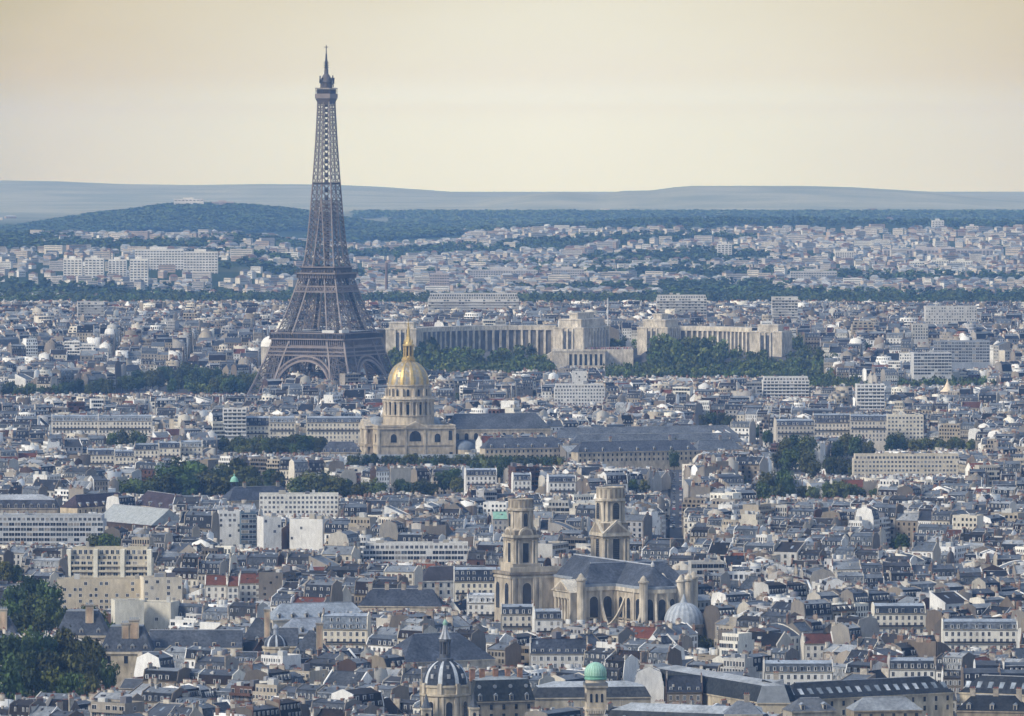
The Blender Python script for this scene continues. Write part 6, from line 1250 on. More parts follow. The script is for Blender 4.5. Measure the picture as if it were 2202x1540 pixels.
# ------------------------------------------------------------------ trees
def leaf_mat():
    m = bpy.data.materials.new('foliage'); m.use_nodes = True; nt = m.node_tree; N = nt.nodes.new; L = nt.links.new
    b = nt.nodes['Principled BSDF']; b.inputs['Roughness'].default_value = 0.75; b.inputs['Specular IOR Level'].default_value = 0.2
    a = N('ShaderNodeAttribute'); a.attribute_name = 'tint'; oi = N('ShaderNodeObjectInfo'); mu = N('ShaderNodeMix'); mu.data_type = 'RGBA'; mu.blend_type = 'MULTIPLY'; mu.inputs[0].default_value = 1
    L(a.outputs['Color'], mu.inputs[6]); L(oi.outputs['Color'], mu.inputs[7]); L(mu.outputs[2], b.inputs['Base Color']); return m
LEAF = leaf_mat()
BARK = mat('bark', 0.95, 0.1, [(1.0, 0.4)], base=(0.085, 0.065, 0.05))
def crown_arrays(seed, nl, nq, size, H=1.0, R_=0.5, base=0.22):
    """leaf clumps: nl lobes each with nq leaf-spray faces; unit tree height 1, crown radius R_"""
    rg = np.random.default_rng(seed); V = []; C = []
    for i in range(nl):
        a = rg.uniform(0, 2*np.pi); t = rg.uniform(0, 1); zc = base + (1-base)*(0.18 + 0.66*t); env = R_*np.sqrt(max(.05, 1-((zc-.58)/.46)**2)); rr = env*rg.uniform(.15, .78); c = np.array([rr*np.cos(a), rr*np.sin(a), zc]); lr = rg.uniform(.26, .46)*R_
        d = rg.normal(size=(nq, 3)); d /= np.linalg.norm(d, axis=1)[:, None]; p = c + d*lr*rg.uniform(.55, 1.08, (nq, 1))*np.array([1, 1, .85])
        n = d + rg.normal(scale=.5, size=(nq, 3)); n /= np.linalg.norm(n, axis=1)[:, None]; u = np.cross(n, rg.normal(size=(nq, 3))); u /= np.linalg.norm(u, axis=1)[:, None]; v = np.cross(n, u); s = size*rg.uniform(.6, 1.3, (nq, 1))
        q = np.stack([p-u*s, p-v*s*.7, p+u*s, p+v*s*.7], 1); V.append(q.reshape(-1, 3)); base_c = rg.uniform(.75, 1.25); C.append(np.repeat(base_c*rg.uniform(.8, 1.2, (nq, 1)), 3, 1)*np.array([[1.0, 1.0, 1.0]]))
    V = np.concatenate(V); C = np.concatenate(C); return V, C
GREEN = np.array([0.066, 0.090, 0.026])
def arrays_mesh(name, V, C, m):
    n = len(V)//4; return mesh_np(name, V, np.arange(len(V)), np.full(n, 4), np.zeros(n), C, [m])
CROWN = []
for i in range(7):
    V, C = crown_arrays(50+i, 34, 56, 0.044, R_=0.40+0.03*(i % 4)); CROWN.append((arrays_mesh('crown', V, C*GREEN*(1+.12*(i % 3-1)), LEAF)))
def trunk_mesh():
    m = MB(); m.bar((0,0,-.1), (0,0,.34), .05, 'brick', W1, .032)
    for a in range(5): ca, sa = math.cos(a*1.26), math.sin(a*1.26); m.bar((0,0,.2+.02*a), (.22*ca,.22*sa,.55+.03*a), .028, 'brick', W1, .01)
    m.bar((0,0,.33), (.02,.01,.8), .03, 'brick', W1, .008)
    me = bpy.data.meshes.new('trunk'); me.from_pydata(m.v, [], m.f); me.materials.append(BARK)
    a = me.attributes.new('tint', 'FLOAT_COLOR', 'FACE'); a.data.foreach_set('color', np.ones(4*len(m.f), np.float32)); return me
TRUNK = trunk_mesh(); NTREE = 0; TREE_AT = []
def tree(x, y, h, r, label, group, rg, tone=(1, 1, 1), ground=None):
    """one tree with trunk and crown"""
    global NTREE; NTREE += 1
    o = empty('broadleaf_tree', (x, y, zt(x, y) if ground is None else ground), rg.uniform(0, 6.28)); o.scale = (r/.47, r/.47, h)
    for me, nm in ((TRUNK, 'trunk'), (CROWN[rg.randrange(7)], 'crown')):
        c = bpy.data.objects.new(nm, me); COL.objects.link(c); c.parent = o
        if nm == 'crown': k = rg.uniform(.55, 1.45); c.color = (tone[0]*k*rg.uniform(.8, 1.35), tone[1]*k, tone[2]*k*rg.uniform(.75, 1.15), 1)
    TREE_AT.append((o, x, y, h, label, group)); return o
def grove(spots, group, place, rg, ex=True, bot=None):
    """spots: (px, ptop, height, radius)"""
    for px, pt, h, r in spots:
        Y = ydist(pt, h); X = (px-CXP)*Y/F; g = zt(X, Y)
        for _ in range(2): Y = F*(HC-g-h)/(pt-HYP); X = (px-CXP)*Y/F; g = zt(X, Y)
        tree(X, Y, h, r, place, group, rg)
        if ex: excl(X, Y, r*.75, r*.75)
        s = F/Y; guard(px-r*s*.8, px+r*s*.8, max(pt+h*s*.35, min(bot, pt+h*s*.95)) if bot else pt+h*s*.6, Y-1)
_rg = random.Random(77); U = _rg.uniform
def band(px0, px1, pt0, pt1, h, r, n, jit=6):
    return [(px0+(px1-px0)*(i+.5+U(-.35, .35))/n, pt0+(pt1-pt0)*(i+.5)/n+U(-jit, jit), h*U(.88, 1.1), r*U(.85, 1.15)) for i in range(n)]
def plant():
    g = 'park trees at lower left'
    grove([(12,1362,29,8),(48,1353,30,8.5),(92,1350,30,8.5),(138,1352,29,8.5),(178,1362,28,7.5),(206,1382,26,7)] + [(20,1404,27,8),(62,1398,27,8),(108,1398,27,8.5),(150,1402,26,8),(192,1412,25,7),(232,1420,22,5.5)] + [(16,1440,27,8),(60,1436,26,8),(104,1440,25,7.5),(148,1446,24,7),(190,1450,22,6)], g, 'near the slate garden palace', _rg, bot=1475)
    grove([(30,1254,24,8),(66,1236,25,8.5),(100,1248,24,8),(18,1290,23,7.5),(60,1280,23,8),(102,1284,23,8),(136,1304,20,6),(40,1318,22,7),(90,1322,21,7),(150,1330,18,5),(190,1300,19,6),(215,1312,18,6),(230,1330,16,5)], g, 'behind the slate garden palace', _rg, bot=1346)
    grove([(8,1206,17,6),(30,1214,15,5),(205,1150,16,6),(228,1147,17,7),(250,1156,15,5)], 'courtyard trees among roofs', 'among the roofs at left', _rg)
    g = 'tall trees round the green turret'
    grove([(362,996,25,11.47),(392,984,27,12.90),(420,990,26,12.19),(350,1018,21,11.47),(400,1014,22,12.90),(438,1014,21,11.47),(462,1004,23,10.75),(486,996,23,10.04),(512,984,25,10.04),(535,1000,23,10.04),(546,1022,19,8.60),(470,1024,19,10.04),(268,1034,17,8.60),(292,1028,18,9.32),(318,1032,17,8.60)], g, 'round the green turret', _rg, bot=1064)
    grove([(580,1008,18,7.17),(598,1014,17,7.17),(640,1024,18,8.60),(664,1013,21,10.04),(694,1014,21,10.75),(722,1022,19,9.32),(744,1030,16,7.17)], g, 'right of the green turret', _rg, bot=1068)
    g = 'trees between houses in the middle'
    grove([(775,1040,17,7.68),(798,1030,18,8.32),(818,1038,16,6.40),(880,1034,16,7.04),(905,1032,17,7.68),(925,1036,15,6.40),(955,1008,19,8.32),(976,1006,19,7.68),(985,1024,16,6.40),(860,1030,14,5.12),(1020,990,18,7.68),(1046,984,19,8.96),(1070,988,17,7.68),(1360,1030,10,5.12),(1385,1032,10,4.48)], g, 'between houses in the middle', _rg, bot=1062)
    g = 'boulevard trees below the golden dome'
    grove(band(750, 1215, 977, 980, 15.5, 5.4, 34, 3), g, 'along the boulevard below golden dome', _rg, bot=1000)
    grove(band(1300, 1430, 972, 962, 13, 5, 9, 4) + [(1440,948,20,6),(1455,944,21,6),(1450,968,17,5)], g, 'at the avenue beside slate ranges', _rg, bot=1004)
    g = 'plane trees left of the golden dome'
    grove(band(478, 700, 940, 936, 16, 5.6, 20, 4) + band(490, 640, 956, 954, 15, 5.2, 12, 3), g, 'in the avenue left of golden dome', _rg, bot=974)
    grove([(712,916,20,6),(730,910,22,7),(752,914,21,6.5),(770,922,18,5)], g, 'beside the golden dome church', _rg, bot=952)
    grove([(240,930,18,6),(262,924,19,7),(288,924,19,7),(308,932,17,6),(330,870,8,3),(500,933,13,5),(545,934,13,5)], 'dark round trees at left', 'behind small mansard houses at left', _rg, bot=958)
    g = 'dark trees in the gardens at right'
    grove([(1690,940,25,8),(1712,934,26,8.5),(1738,936,26,8.5),(1700,965,22,8),(1735,968,22,8),(1752,990,17,6),(1672,968,18,5.5),(1800,944,19,7),(1822,932,22,8),(1845,936,21,7.5),(1868,948,17,5.5),(1788,978,19,7),(1812,982,18,7),(1838,994,16,6),(1630,912,15,5),(1650,922,15,5),(1865,985,13,5),(1890,990,13,5),(1915,990,13,5),(1935,996,12,4.5)], g, 'in the gardens at right', _rg, bot=1022)
    grove([(1650,1014,22,7.5),(1680,1004,24,8),(1698,1016,21,7),(1640,1036,18,6.5),(1668,1040,18,7),(1700,1042,15,6),(1725,1044,14,5.5),(1750,1046,14,5.5),(1780,1036,16,6.5),(1806,1034,17,7),(1832,1040,16,6),(1850,1048,13,5),(1880,1048,14,5)], g, 'below the gardens at right', _rg, bot=1070)
    grove(band(1895, 2105, 938, 946, 15, 5.6, 15, 5) + [(1920,932,18,6),(1935,928,19,6)], g, 'in the row above school building', _rg, bot=968)
    grove([(1512,892,15,5.5),(1530,886,17,6.5),(1552,886,17,6.5),(1568,894,15,5),(1942,1148,14,5.5),(1930,1152,12,5),(1600,1020,10,4),(1505,1368,11,4.5),(1522,1372,10,4),(1150,838,12,5),(985,845,10,4)], 'single trees among roofs', 'alone among the roofs', _rg)
    g = 'park trees before the iron tower'
    grove(band(6, 140, 822, 828, 19, 7, 9, 6) + band(130, 300, 822, 806, 18, 7, 10, 4) + band(280, 560, 788, 800, 20, 7.5, 17, 8) + band(300, 560, 806, 812, 17, 7, 14, 5) + [(400,776,23,8),(430,776,22,8)], g, 'left of the iron tower', _rg, bot=848)
plant()
for a in ((0, 130, 850, 5560), (560, 850, 823, 5890), (400, 560, 838, 6000), (830, 1200, 796, 6280), (1200, 1300, 788, 6280), (1300, 1700, 810, 6280), (1700, 1890, 830, 6040), (1920, 2140, 828, 6040), (828, 1183, 742, 6500), (1183, 1300, 786, 6560), (1366, 1480, 752, 6600), (1480, 1700, 745, 6560), (0, 2202, 646, 8470), (775, 1000, 972, 4845), (1080, 1195, 1300, 3160), (1190, 1480, 1336, 3090), (1425, 1515, 1338, 3080), (205, 712, 1398, 2830), (120, 230, 1372, 2960), (903, 1012, 1560, 2545), (1256, 1306, 1560, 2570), (1012, 1152, 1524, 2590), (1396, 1700, 1508, 2595), (1700, 2202, 1512, 2605), (1305, 1640, 1532, 2505), (478, 530, 1050, 4180), (1441, 1475, 1128, 4085), (1080, 1200, 1296, 3160)): guard(*a)
# beyond the tower: gardens below the hill palace, then the big woods as masses
def crown_low(seed, nq=26): return crown_arrays(seed, 9, nq//3*1, 0.10, R_=.52, base=.05)
LOWC = [crown_arrays(200+i, 12, 12, 0.085, R_=.5, base=.02) for i in range(5)]
TINYC = [crown_arrays(300+i, 7, 7, 0.15, R_=.5, base=.0) for i in range(4)]
def tree_mass(name, label, pts, forms, tone=(1, 1, 1), seed=1):
    """pts: (x, y, ground, height, radius)"""
    rg = np.random.default_rng(seed); Vs, Cs = [], []
    for x, y, g, h, r in pts:
        V, C = forms[rg.integers(len(forms))]; a = rg.uniform(0, 6.28); ca, sa = np.cos(a), np.sin(a); k = rg.uniform(.55, 1.5)
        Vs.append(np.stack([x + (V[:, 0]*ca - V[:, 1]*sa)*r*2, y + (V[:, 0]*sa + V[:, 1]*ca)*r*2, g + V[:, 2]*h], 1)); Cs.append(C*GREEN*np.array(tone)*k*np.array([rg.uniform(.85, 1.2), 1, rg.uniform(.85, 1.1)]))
    me = arrays_mesh(name, np.concatenate(Vs), np.concatenate(Cs), LEAF); o = bpy.data.objects.new(name, me); COL.objects.link(o); tag(o, label, 'wood', kind='stuff'); return o
def vnoise(x, y, s, seed=0):
    x, y = x/s + seed*17.3, y/s + seed*9.1; xi, yi = math.floor(x), math.floor(y); fx, fy = x-xi, y-yi; fx = fx*fx*(3-2*fx); fy = fy*fy*(3-2*fy)
    def h(i, j): t = math.sin(i*127.1 + j*311.7 + seed*74.7)*43758.5453; return t - math.floor(t)
    return (h(xi,yi)*(1-fx)+h(xi+1,yi)*fx)*(1-fy) + (h(xi,yi+1)*(1-fx)+h(xi+1,yi+1)*fx)*fy
def woods():
    rg = random.Random(9); P = []
    def fill(px0, px1, y0, y1, n, h, r, test=None, pts=None):
        pts = P if pts is None else pts
        for _ in range(n):
            y = rg.uniform(y0, y1); px = rg.uniform(px0, px1); x = (px-CXP)*y/F
            if test and not test(px, x, y): continue
            hh = h*rg.uniform(.75, 1.15); pts.append((x, y, zt(x, y), hh, r*rg.uniform(.8, 1.25)))
    # garden slopes under the hill palace, quay trees, under the tower
    fill(825, 1185, 6300, 6520, 360, 20, 8); fill(850, 950, 6440, 6530, 40, 25, 9); fill(1120, 1185, 6500, 6560, 16, 22, 8); fill(1300, 1710, 6290, 6470, 330, 19, 7.5); fill(1190, 1300, 6290, 6440, 60, 11, 5.5); fill(1400, 1560, 6450, 6580, 95, 21, 8); fill(1560, 1650, 6440, 6540, 30, 16, 7); fill(560, 860, 6080, 6320, 230, 18, 7); fill(400, 660, 6090, 6260, 70, 16, 6.5)
    fill(1690, 1890, 6050, 6560, 210, 17, 6.5); fill(1920, 2140, 6050, 6200, 80, 17, 6.5); fill(-20, 130, 5560, 5640, 24, 12, 5.5); fill(1135, 1185, 6680, 6760, 14, 14, 6); fill(1296, 1370, 6720, 6800, 26, 15, 6); fill(1695, 1750, 6600, 6700, 18, 15, 6)
    fill(1296, 1366, 6660, 6710, 14, 13, 5)
    for a in ((1265, 6405, 520, 170), (1500, 6385, 255, 105), (1780, 6150, 90, 110), (2030, 6125, 100, 90), (750, 6235, 130, 110), (530, 6180, 130, 95)): x, y = gpx(a[0], a[1]); excl(x, y, a[2]*a[1]/F*1.0, a[3])
    excl(gpx(1290, 6640)[0], 6600, 205, 95)
    tree_mass('park_wood', 'blue green park trees crowding below the hill palace and iron tower', P, LOWC, (1.2, 1.2, 1.05), 3)
    B = []      # the wide wood beyond the city
    fill(-170, 2370, 8480, 9250, 3300, 17, 8, lambda px, x, y: vnoise(px*5, y, 420, 2) > .18 or y < 8800, B)
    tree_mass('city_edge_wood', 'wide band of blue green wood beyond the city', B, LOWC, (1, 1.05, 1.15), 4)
    H = []      # wooded hill
    def onhill(px, x, y): return px < 1060 and HYP+(HC-zt(x, y))*F/y < 512 + 26*vnoise(px*6, y, 300, 5) and (zt(x, y) > -y*y/12.742e6 + 14 or px < 260 or px > 760)
    fill(-150, 1160, 14800, 17500, 12000, 15, 15, onhill, H)
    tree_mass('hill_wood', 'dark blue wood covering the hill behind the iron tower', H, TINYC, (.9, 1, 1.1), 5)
    S = []      # suburb trees, far plateau
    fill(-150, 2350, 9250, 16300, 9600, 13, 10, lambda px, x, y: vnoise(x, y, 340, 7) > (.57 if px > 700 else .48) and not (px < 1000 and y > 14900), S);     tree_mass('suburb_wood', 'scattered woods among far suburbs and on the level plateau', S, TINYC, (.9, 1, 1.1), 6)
    Q = []
    fill(840, 2350, 16300, 19700, 5000, 12, 15, lambda px, x, y: vnoise(x, y, 500, 8) > .25, Q); fill(760, 2350, 19850, 20400, 2600, 13, 14, None, Q)
    tree_mass('plateau_wood', 'flat pale blue band of wood on the far level plateau', Q, TINYC, (1.35, 1.4, 1.7), 7)  # leaf tint paler and bluer than real foliage: distance haze in the colour
woods()
# ------------------------------------------------------------------ the street that runs straight away, with cars
def street():
    m = bpy.data.materials.new('asphalt'); m.use_nodes = True; nt = m.node_tree; b = nt.nodes['Principled BSDF']; b.inputs['Roughness'].default_value = .85
    n = nt.nodes.new('ShaderNodeTexNoise'); n.inputs['Scale'].default_value = .3; r = nt.nodes.new('ShaderNodeValToRGB'); r.color_ramp.elements[0].color = (.035,.038,.045,1); r.color_ramp.elements[1].color = (.06,.062,.07,1); g = nt.nodes.new('ShaderNodeNewGeometry'); nt.links.new(g.outputs['Position'], n.inputs['Vector']); nt.links.new(n.outputs[0], r.inputs[0]); nt.links.new(r.outputs[0], b.inputs['Base Color'])
    k = (1457.0-CXP)/F
    def strip(name, o0, o1, dz, mt, y0=3650, y1=4860):
        V = []; 
        for i in range(25): y = y0+(y1-y0)*i/24; x = k*y; V += [(x+o0, y, zt(x, y)+dz), (x+o1, y, zt(x, y)+dz)]
        me = bpy.data.meshes.new(name); me.from_pydata(V, [], [(2*i, 2*i+1, 2*i+3, 2*i+2) for i in range(24)]); me.materials.append(mt); o = bpy.data.objects.new(name, me); COL.objects.link(o); tag(o, kind='structure')
    pv = mat('pavement_stone', .9, .2, [(.4, .2)], base=(.22, .22, .22))
    strip('street', -4.6, 4.6, .25, m); strip('pavement', -6.2, -4.6, .38, pv); strip('pavement', 4.6, 6.2, .38, pv)
    wm = MATS['frame']
    for y0 in (4085, 4098, 4240): 
        for i in range(7): strip('road_marking', -4.0+i*1.2, -3.4+i*1.2, .256, wm, y0, y0+3.2)
    excl(k*4250, 4250, 8.2, 620, -math.atan(k))
    rg = random.Random(4)
    body = MB(); body.prism([(-2.1,.35),(2.1,.35),(2.15,.75),(1.9,.95),(.9,1.02),(-1.7,1.02),(-2.1,.9)], -.85, .85, 'iron', W1, axis='x'); 
    body.v = [(y, x, z) for x, y, z in body.v]
    body = MB(); body.prism([(-2.1,.35),(2.1,.35),(2.15,.75),(1.9,.95),(.9,1.02),(-1.7,1.02),(-2.1,.9)], -.85, .85, 'iron', W1, axis='x')
    cab = MB(); cab.prism([(-1.5,1.0),(.95,1.0),(.3,1.48),(-1.1,1.48)], -.74, .74, 'glass', (.03,.035,.04), axis='x'); roof = MB(); roof.box(-.72, .72, -1.1, .3, 1.48, 1.53, 'iron', W1)
    wh = MB(); wh.ring([(.33, -.1), (.33, .1)], 10, 'iron', (.02,.02,.02)); wh.v = [(z, x, y) for x, y, z in wh.v]
    hl = MB(); hl.box(-.2, .2, -.05, .05, 0, .14, 'frame', (.8,.8,.8)); tl = MB(); tl.box(-.2, .2, -.05, .05, 0, .14, 'frame', (.5,.03,.02))
    ME = {n: q.mesh(n) for n, q in (('body', body), ('cabin', cab), ('roof', roof), ('wheel', wh), ('headlight', hl), ('tail_light', tl))}
    cols = [('white', (.75,.75,.75)), ('silver', (.42,.43,.45)), ('dark blue', (.03,.04,.09)), ('black', (.02,.02,.022)), ('red', (.35,.03,.025)), ('grey', (.2,.2,.21)), ('pale grey', (.55,.56,.57))]
    spots = []
    for lane, d in ((-2.2, -1), (2.2, 1), (-3.7, -1)):
        y = 4080 + rg.uniform(0, 30)
        while y < 4760: spots.append((lane, y, d)); y += rg.choice([9, 14, 24, 40, 60])*rg.uniform(.8, 1.3)
    spots = spots[:52]; spots.sort(key=lambda s: s[1]); seen = {}
    for lane, y, d in spots:
        x = k*y + lane; cn, cc = rg.choice(cols); o = empty('car', (x, y, zt(x, y)+.26), (math.pi if d < 0 else 0)); key = (cn, d); seen.setdefault(key, []).append((o, y))
        for n, me in ME.items():
            for px_, py_, pz_ in {'body': [(0,0,0)], 'cabin': [(0,0,0)], 'roof': [(0,0,0)], 'wheel': [(-.82,1.3,.33), (.82,1.3,.33), (-.82,-1.3,.33), (.82,-1.3,.33)], 'headlight': [(-.6,2.15,.68), (.6,2.15,.68)], 'tail_light': [(-.6,-2.12,.78), (.6,-2.12,.78)]}[n]:
                c = bpy.data.objects.new(n, me); COL.objects.link(c); c.parent = o; c.location = (px_, py_, pz_)
                if n in ('body', 'roof'): c.color = (*cc, 1)
    ordn = ['nearest', 'second nearest', 'third nearest', 'fourth nearest', 'fifth nearest', 'sixth nearest', 'seventh nearest', 'eighth nearest', 'ninth nearest', 'tenth nearest']
    for (cn, d), L in seen.items():
        L.sort(key=lambda t: t[1]); n = len(L)
        for i, (o, y) in enumerate(L): tag(o, '%s%s car %s along the straight street' % ((ordn[i] + ' ') if n > 1 else 'only ', cn, 'coming forward' if d < 0 else 'driving away'), 'car', 'cars along the straight street')
    near('the straight street', 1457, 1070)
street()
import re
# ------------------------------------------------------------------ build the city: the houses that show largest as objects, the rest as one mass
layout()
def project_boxes():
    """rough painter's pass: how many pixels of each house stay visible (half-size photo grid)"""
    Wp, Hp = 1101, 770
    buf = np.full((Hp, Wp), -1, np.int32)
    order = sorted(range(len(HOUSES)), key=lambda i: -HOUSES[i]['y'])
    for i in order:
        h = HOUSES[i]; t = TPL[h['t']*3]; w = t['w']*h['sx']; d = t['d']*h['sy']; a, b = abs(math.cos(h['rz'])), abs(math.sin(h['rz']))
        ex = (w*a + d*b)/2; ey = (w*b + d*a)/2; g = h['g']; top = g + h['dz'] + t['info']['top']*h['sz']
        yf = h['y']-ey; yb = h['y']+ey; s = F/h['y']
        x0 = (CXP + (h['x']-ex)*s)/2; x1 = (CXP + (h['x']+ex)*s)/2
        y0 = (HYP + (HC-top)*F/yb)/2; y1 = (HYP + (HC-g)*F/yf)/2; h['px'] = (x0+x1, y0*2); h['scr'] = (x0*2, y0*2, x1*2, y1*2)
        buf[max(0, int(y0)):max(0, min(Hp, int(y1)+1)), max(0, int(x0)):max(0, min(Wp, int(x1)+1))] = i
    n = np.bincount(buf[buf >= 0].ravel(), minlength=len(HOUSES))
    cx = np.zeros(len(HOUSES)); 
    yy, xx = np.nonzero(buf >= 0); ids = buf[yy, xx]
    sxm = np.bincount(ids, xx, len(HOUSES)); sym = np.bincount(ids, yy, len(HOUSES))
    for i, h in enumerate(HOUSES):
        h['vis'] = int(n[i])
        if n[i]: h['px'] = (2*sxm[i]/n[i], 2*sym[i]/n[i])
for h in HOUSES: h['g'] = zt(h['x'], h['y'])
project_boxes()
KNAME = {'mansard': 'mansard_house', 'gable': 'low_roofed_house', 'shed': 'low_roofed_house', 'flat': 'flat_roofed_block', 'tiled': 'low_roofed_house', 'slate': 'low_roofed_house'}
LIMIT = {'mansard_house': 290, 'low_roofed_house': 220, 'flat_roofed_block': 130}
chosen = []
for kn, lim in LIMIT.items():
    c = sorted([h for h in HOUSES if KNAME[h['kind']] == kn and h['vis'] > 40 and h['px'][1] < 1535], key=lambda h: -h['vis'])[:lim]
    chosen += c
for h in chosen: h['thing'] = True
def batch(name, hs, zname=None):
    V, L, T, M, C = [], [], [], [], []; off = 0
    for h in hs:
        lod = 0 if h['y'] < 3300 else 1 if h['y'] < 5600 else 2
        t = TPL[h['t']*3+lod]; v = t['V'].copy()
        v[:, 0] *= h['sx']; v[:, 1] *= h['sy']; v[:, 2] = v[:, 2]*h['sz'] + h['dz'] + h['g']
        a, b = math.cos(h['rz']), math.sin(h['rz']); x = v[:, 0]*a - v[:, 1]*b + h['x']; v[:, 1] = v[:, 0]*b + v[:, 1]*a + h['y']; v[:, 0] = x
        c = t['C'].copy()
        for k in range(4):
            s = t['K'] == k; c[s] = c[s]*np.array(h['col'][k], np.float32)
        V.append(v); L.append(t['L']+off); T.append(t['T']); M.append(t['M']); C.append(c); off += len(v)
    me = mesh_np(name, np.concatenate(V), np.concatenate(L), np.concatenate(T), np.concatenate(M), np.concatenate(C), MATLIST)
    o = bpy.data.objects.new(name, me); COL.objects.link(o); return o
rest = [h for h in HOUSES if not h.get('thing')]
o = batch('city_houses', rest); tag(o, 'dense sea of cream houses with grey zinc roofs between the landmarks', 'houses', kind='stuff')
# ---- labels that single each house out
NUMW = ['no', 'one', 'two', 'three', 'four', 'five', 'six', 'seven', 'eight', 'nine', 'ten', 'eleven', 'twelve']
def relation(px, py):
    best = min(LANDMARKS, key=lambda l: (px-l[1])**2 + 2.2*(py-l[2])**2); dx, dy = px-best[1], py-best[2]
    return ('left of ' if dx < 0 else 'right of ') + best[0] if abs(dx) > 1.1*abs(dy) else ('below ' if dy > 0 else 'above ') + best[0]
def nd(n, w): return '%s %s%s' % (NUMW[min(n, 12)], w, '' if n == 1 else 's')
ORD = ['', 'second', 'third', 'fourth', 'fifth', 'sixth', 'seventh', 'eighth', 'ninth', 'tenth', 'eleventh', 'twelfth', 'thirteenth', 'fourteenth', 'fifteenth', 'sixteenth', 'seventeenth', 'eighteenth', 'nineteenth', 'twentieth']
GROUPN = {'mansard_house': 'mansard houses of the city', 'low_roofed_house': 'low pitched roofed houses of the city', 'flat_roofed_block': 'flat roofed blocks of the city'}
def build_things():
    for h in chosen:
        t = TPL[h['t']*3]; kn = KNAME[h['kind']]; info = t['info']; wn, sn, zn = h['names']
        h['rel'] = relation(*h['px'])
        if kn == 'mansard_house': a = ['%s house' % wn, 'with %s mansard' % sn, nd(info['dormers'], 'dormer') if info['dormers'] else None]
        elif kn == 'low_roofed_house':
            r = {'gable': '%s pitched roof' % zn, 'shed': 'single %s slope' % zn, 'tiled': '%s roof' % sn, 'slate': 'steep %s roof' % sn}[h['kind']]; a = ['%s house' % wn, 'with %s' % r, nd(info['dormers'], 'dormer') if info['dormers'] else None]
        else: a = ['%s flat roofed block' % wn, None, None]
        h['lab'] = ' '.join(x for x in (a[0], a[1], ('and ' + a[2]) if a[2] else None) if x).replace('chimneys', 'chimneys')
    seen = {}
    for h in chosen: seen.setdefault((h['lab'], h['rel']), []).append(h)
    for (lab, rel), L in seen.items():
        L.sort(key=lambda h: h['px'][0])
        for i, h in enumerate(L):
            pre = '' if len(L) == 1 else 'leftmost ' if i == 0 else 'rightmost ' if i == len(L)-1 else ORD[min(i, 19)] + ' from left, '
            h['label'] = pre + lab + ', ' + rel
            if len(h['label'].split()) > 16: h['label'] = pre + lab.replace(' coloured', '').replace('pitched ', '').replace('pale grey brown', 'greyish') + ', ' + rel.replace('the ', '')
            if len(h['label'].split()) > 16: h['label'] = h['label'].replace(' from left,', ' from left').replace(' roof', '').replace('low ', '').replace(' and ', ' ').replace('leftmost', 'left').replace(' house with', ' house,')
            if len(h['label'].split()) > 16: h['label'] = re.sub(r' \w+ dormers?', '', h['label'])
    for h in chosen:
        kn = KNAME[h['kind']]; lod = 0 if h['y'] < 3700 else 1; t = TPL[h['t']*3+lod]; 
        o = spawn(t['P'], kn, (h['x'], h['y'], h['g']), h['rz'], h['col'], (h['sx'], h['sy'], h['sz']), h['dz']/h['sz'], share=(h['t'], lod), zmin=-h['dz']/h['sz']+.4, flatwin=h['y'] > 2880)
        tag(o, h['label'], 'block' if kn == 'flat_roofed_block' else 'house', GROUPN[kn])
build_things()
def label_trees():
    by = {}
    for o, x, y, h, place, group in TREE_AT: by.setdefault((place, group), []).append((CXP + x*F/y, o, h))
    for (place, group), L in by.items():
        L.sort(key=lambda t: t[0]); n = len(L); mh = sorted(t[2] for t in L)[n//2]
        for i, (px, o, h) in enumerate(L):
            s = 'tall' if h > mh*1.05 else 'low' if h < mh*.95 else 'middling'; w = NUMBER(i+1)
            pre = 'leftmost' if i == 0 else 'rightmost' if i == n-1 else w + ' from left'
            tag(o, '%s %s dark green tree %s' % (s, 'round', place) + ', ' + pre, 'tree', group)
ONES = ['', 'first', 'second', 'third', 'fourth', 'fifth', 'sixth', 'seventh', 'eighth', 'ninth', 'tenth', 'eleventh', 'twelfth', 'thirteenth', 'fourteenth', 'fifteenth', 'sixteenth', 'seventeenth', 'eighteenth', 'nineteenth']
TENS = ['', '', 'twenty', 'thirty', 'forty', 'fifty', 'sixty', 'seventy']; TENTH = ['', '', 'twentieth', 'thirtieth', 'fortieth', 'fiftieth', 'sixtieth', 'seventieth']
def NUMBER(n): return ONES[n] if n < 20 else (TENTH[n//10] if n % 10 == 0 else TENS[n//10] + '-' + ONES[n % 10])
label_trees()
print('HOUSES', len(HOUSES), 'things', len(chosen), 'trees', NTREE, 'objects', len(bpy.data.objects))
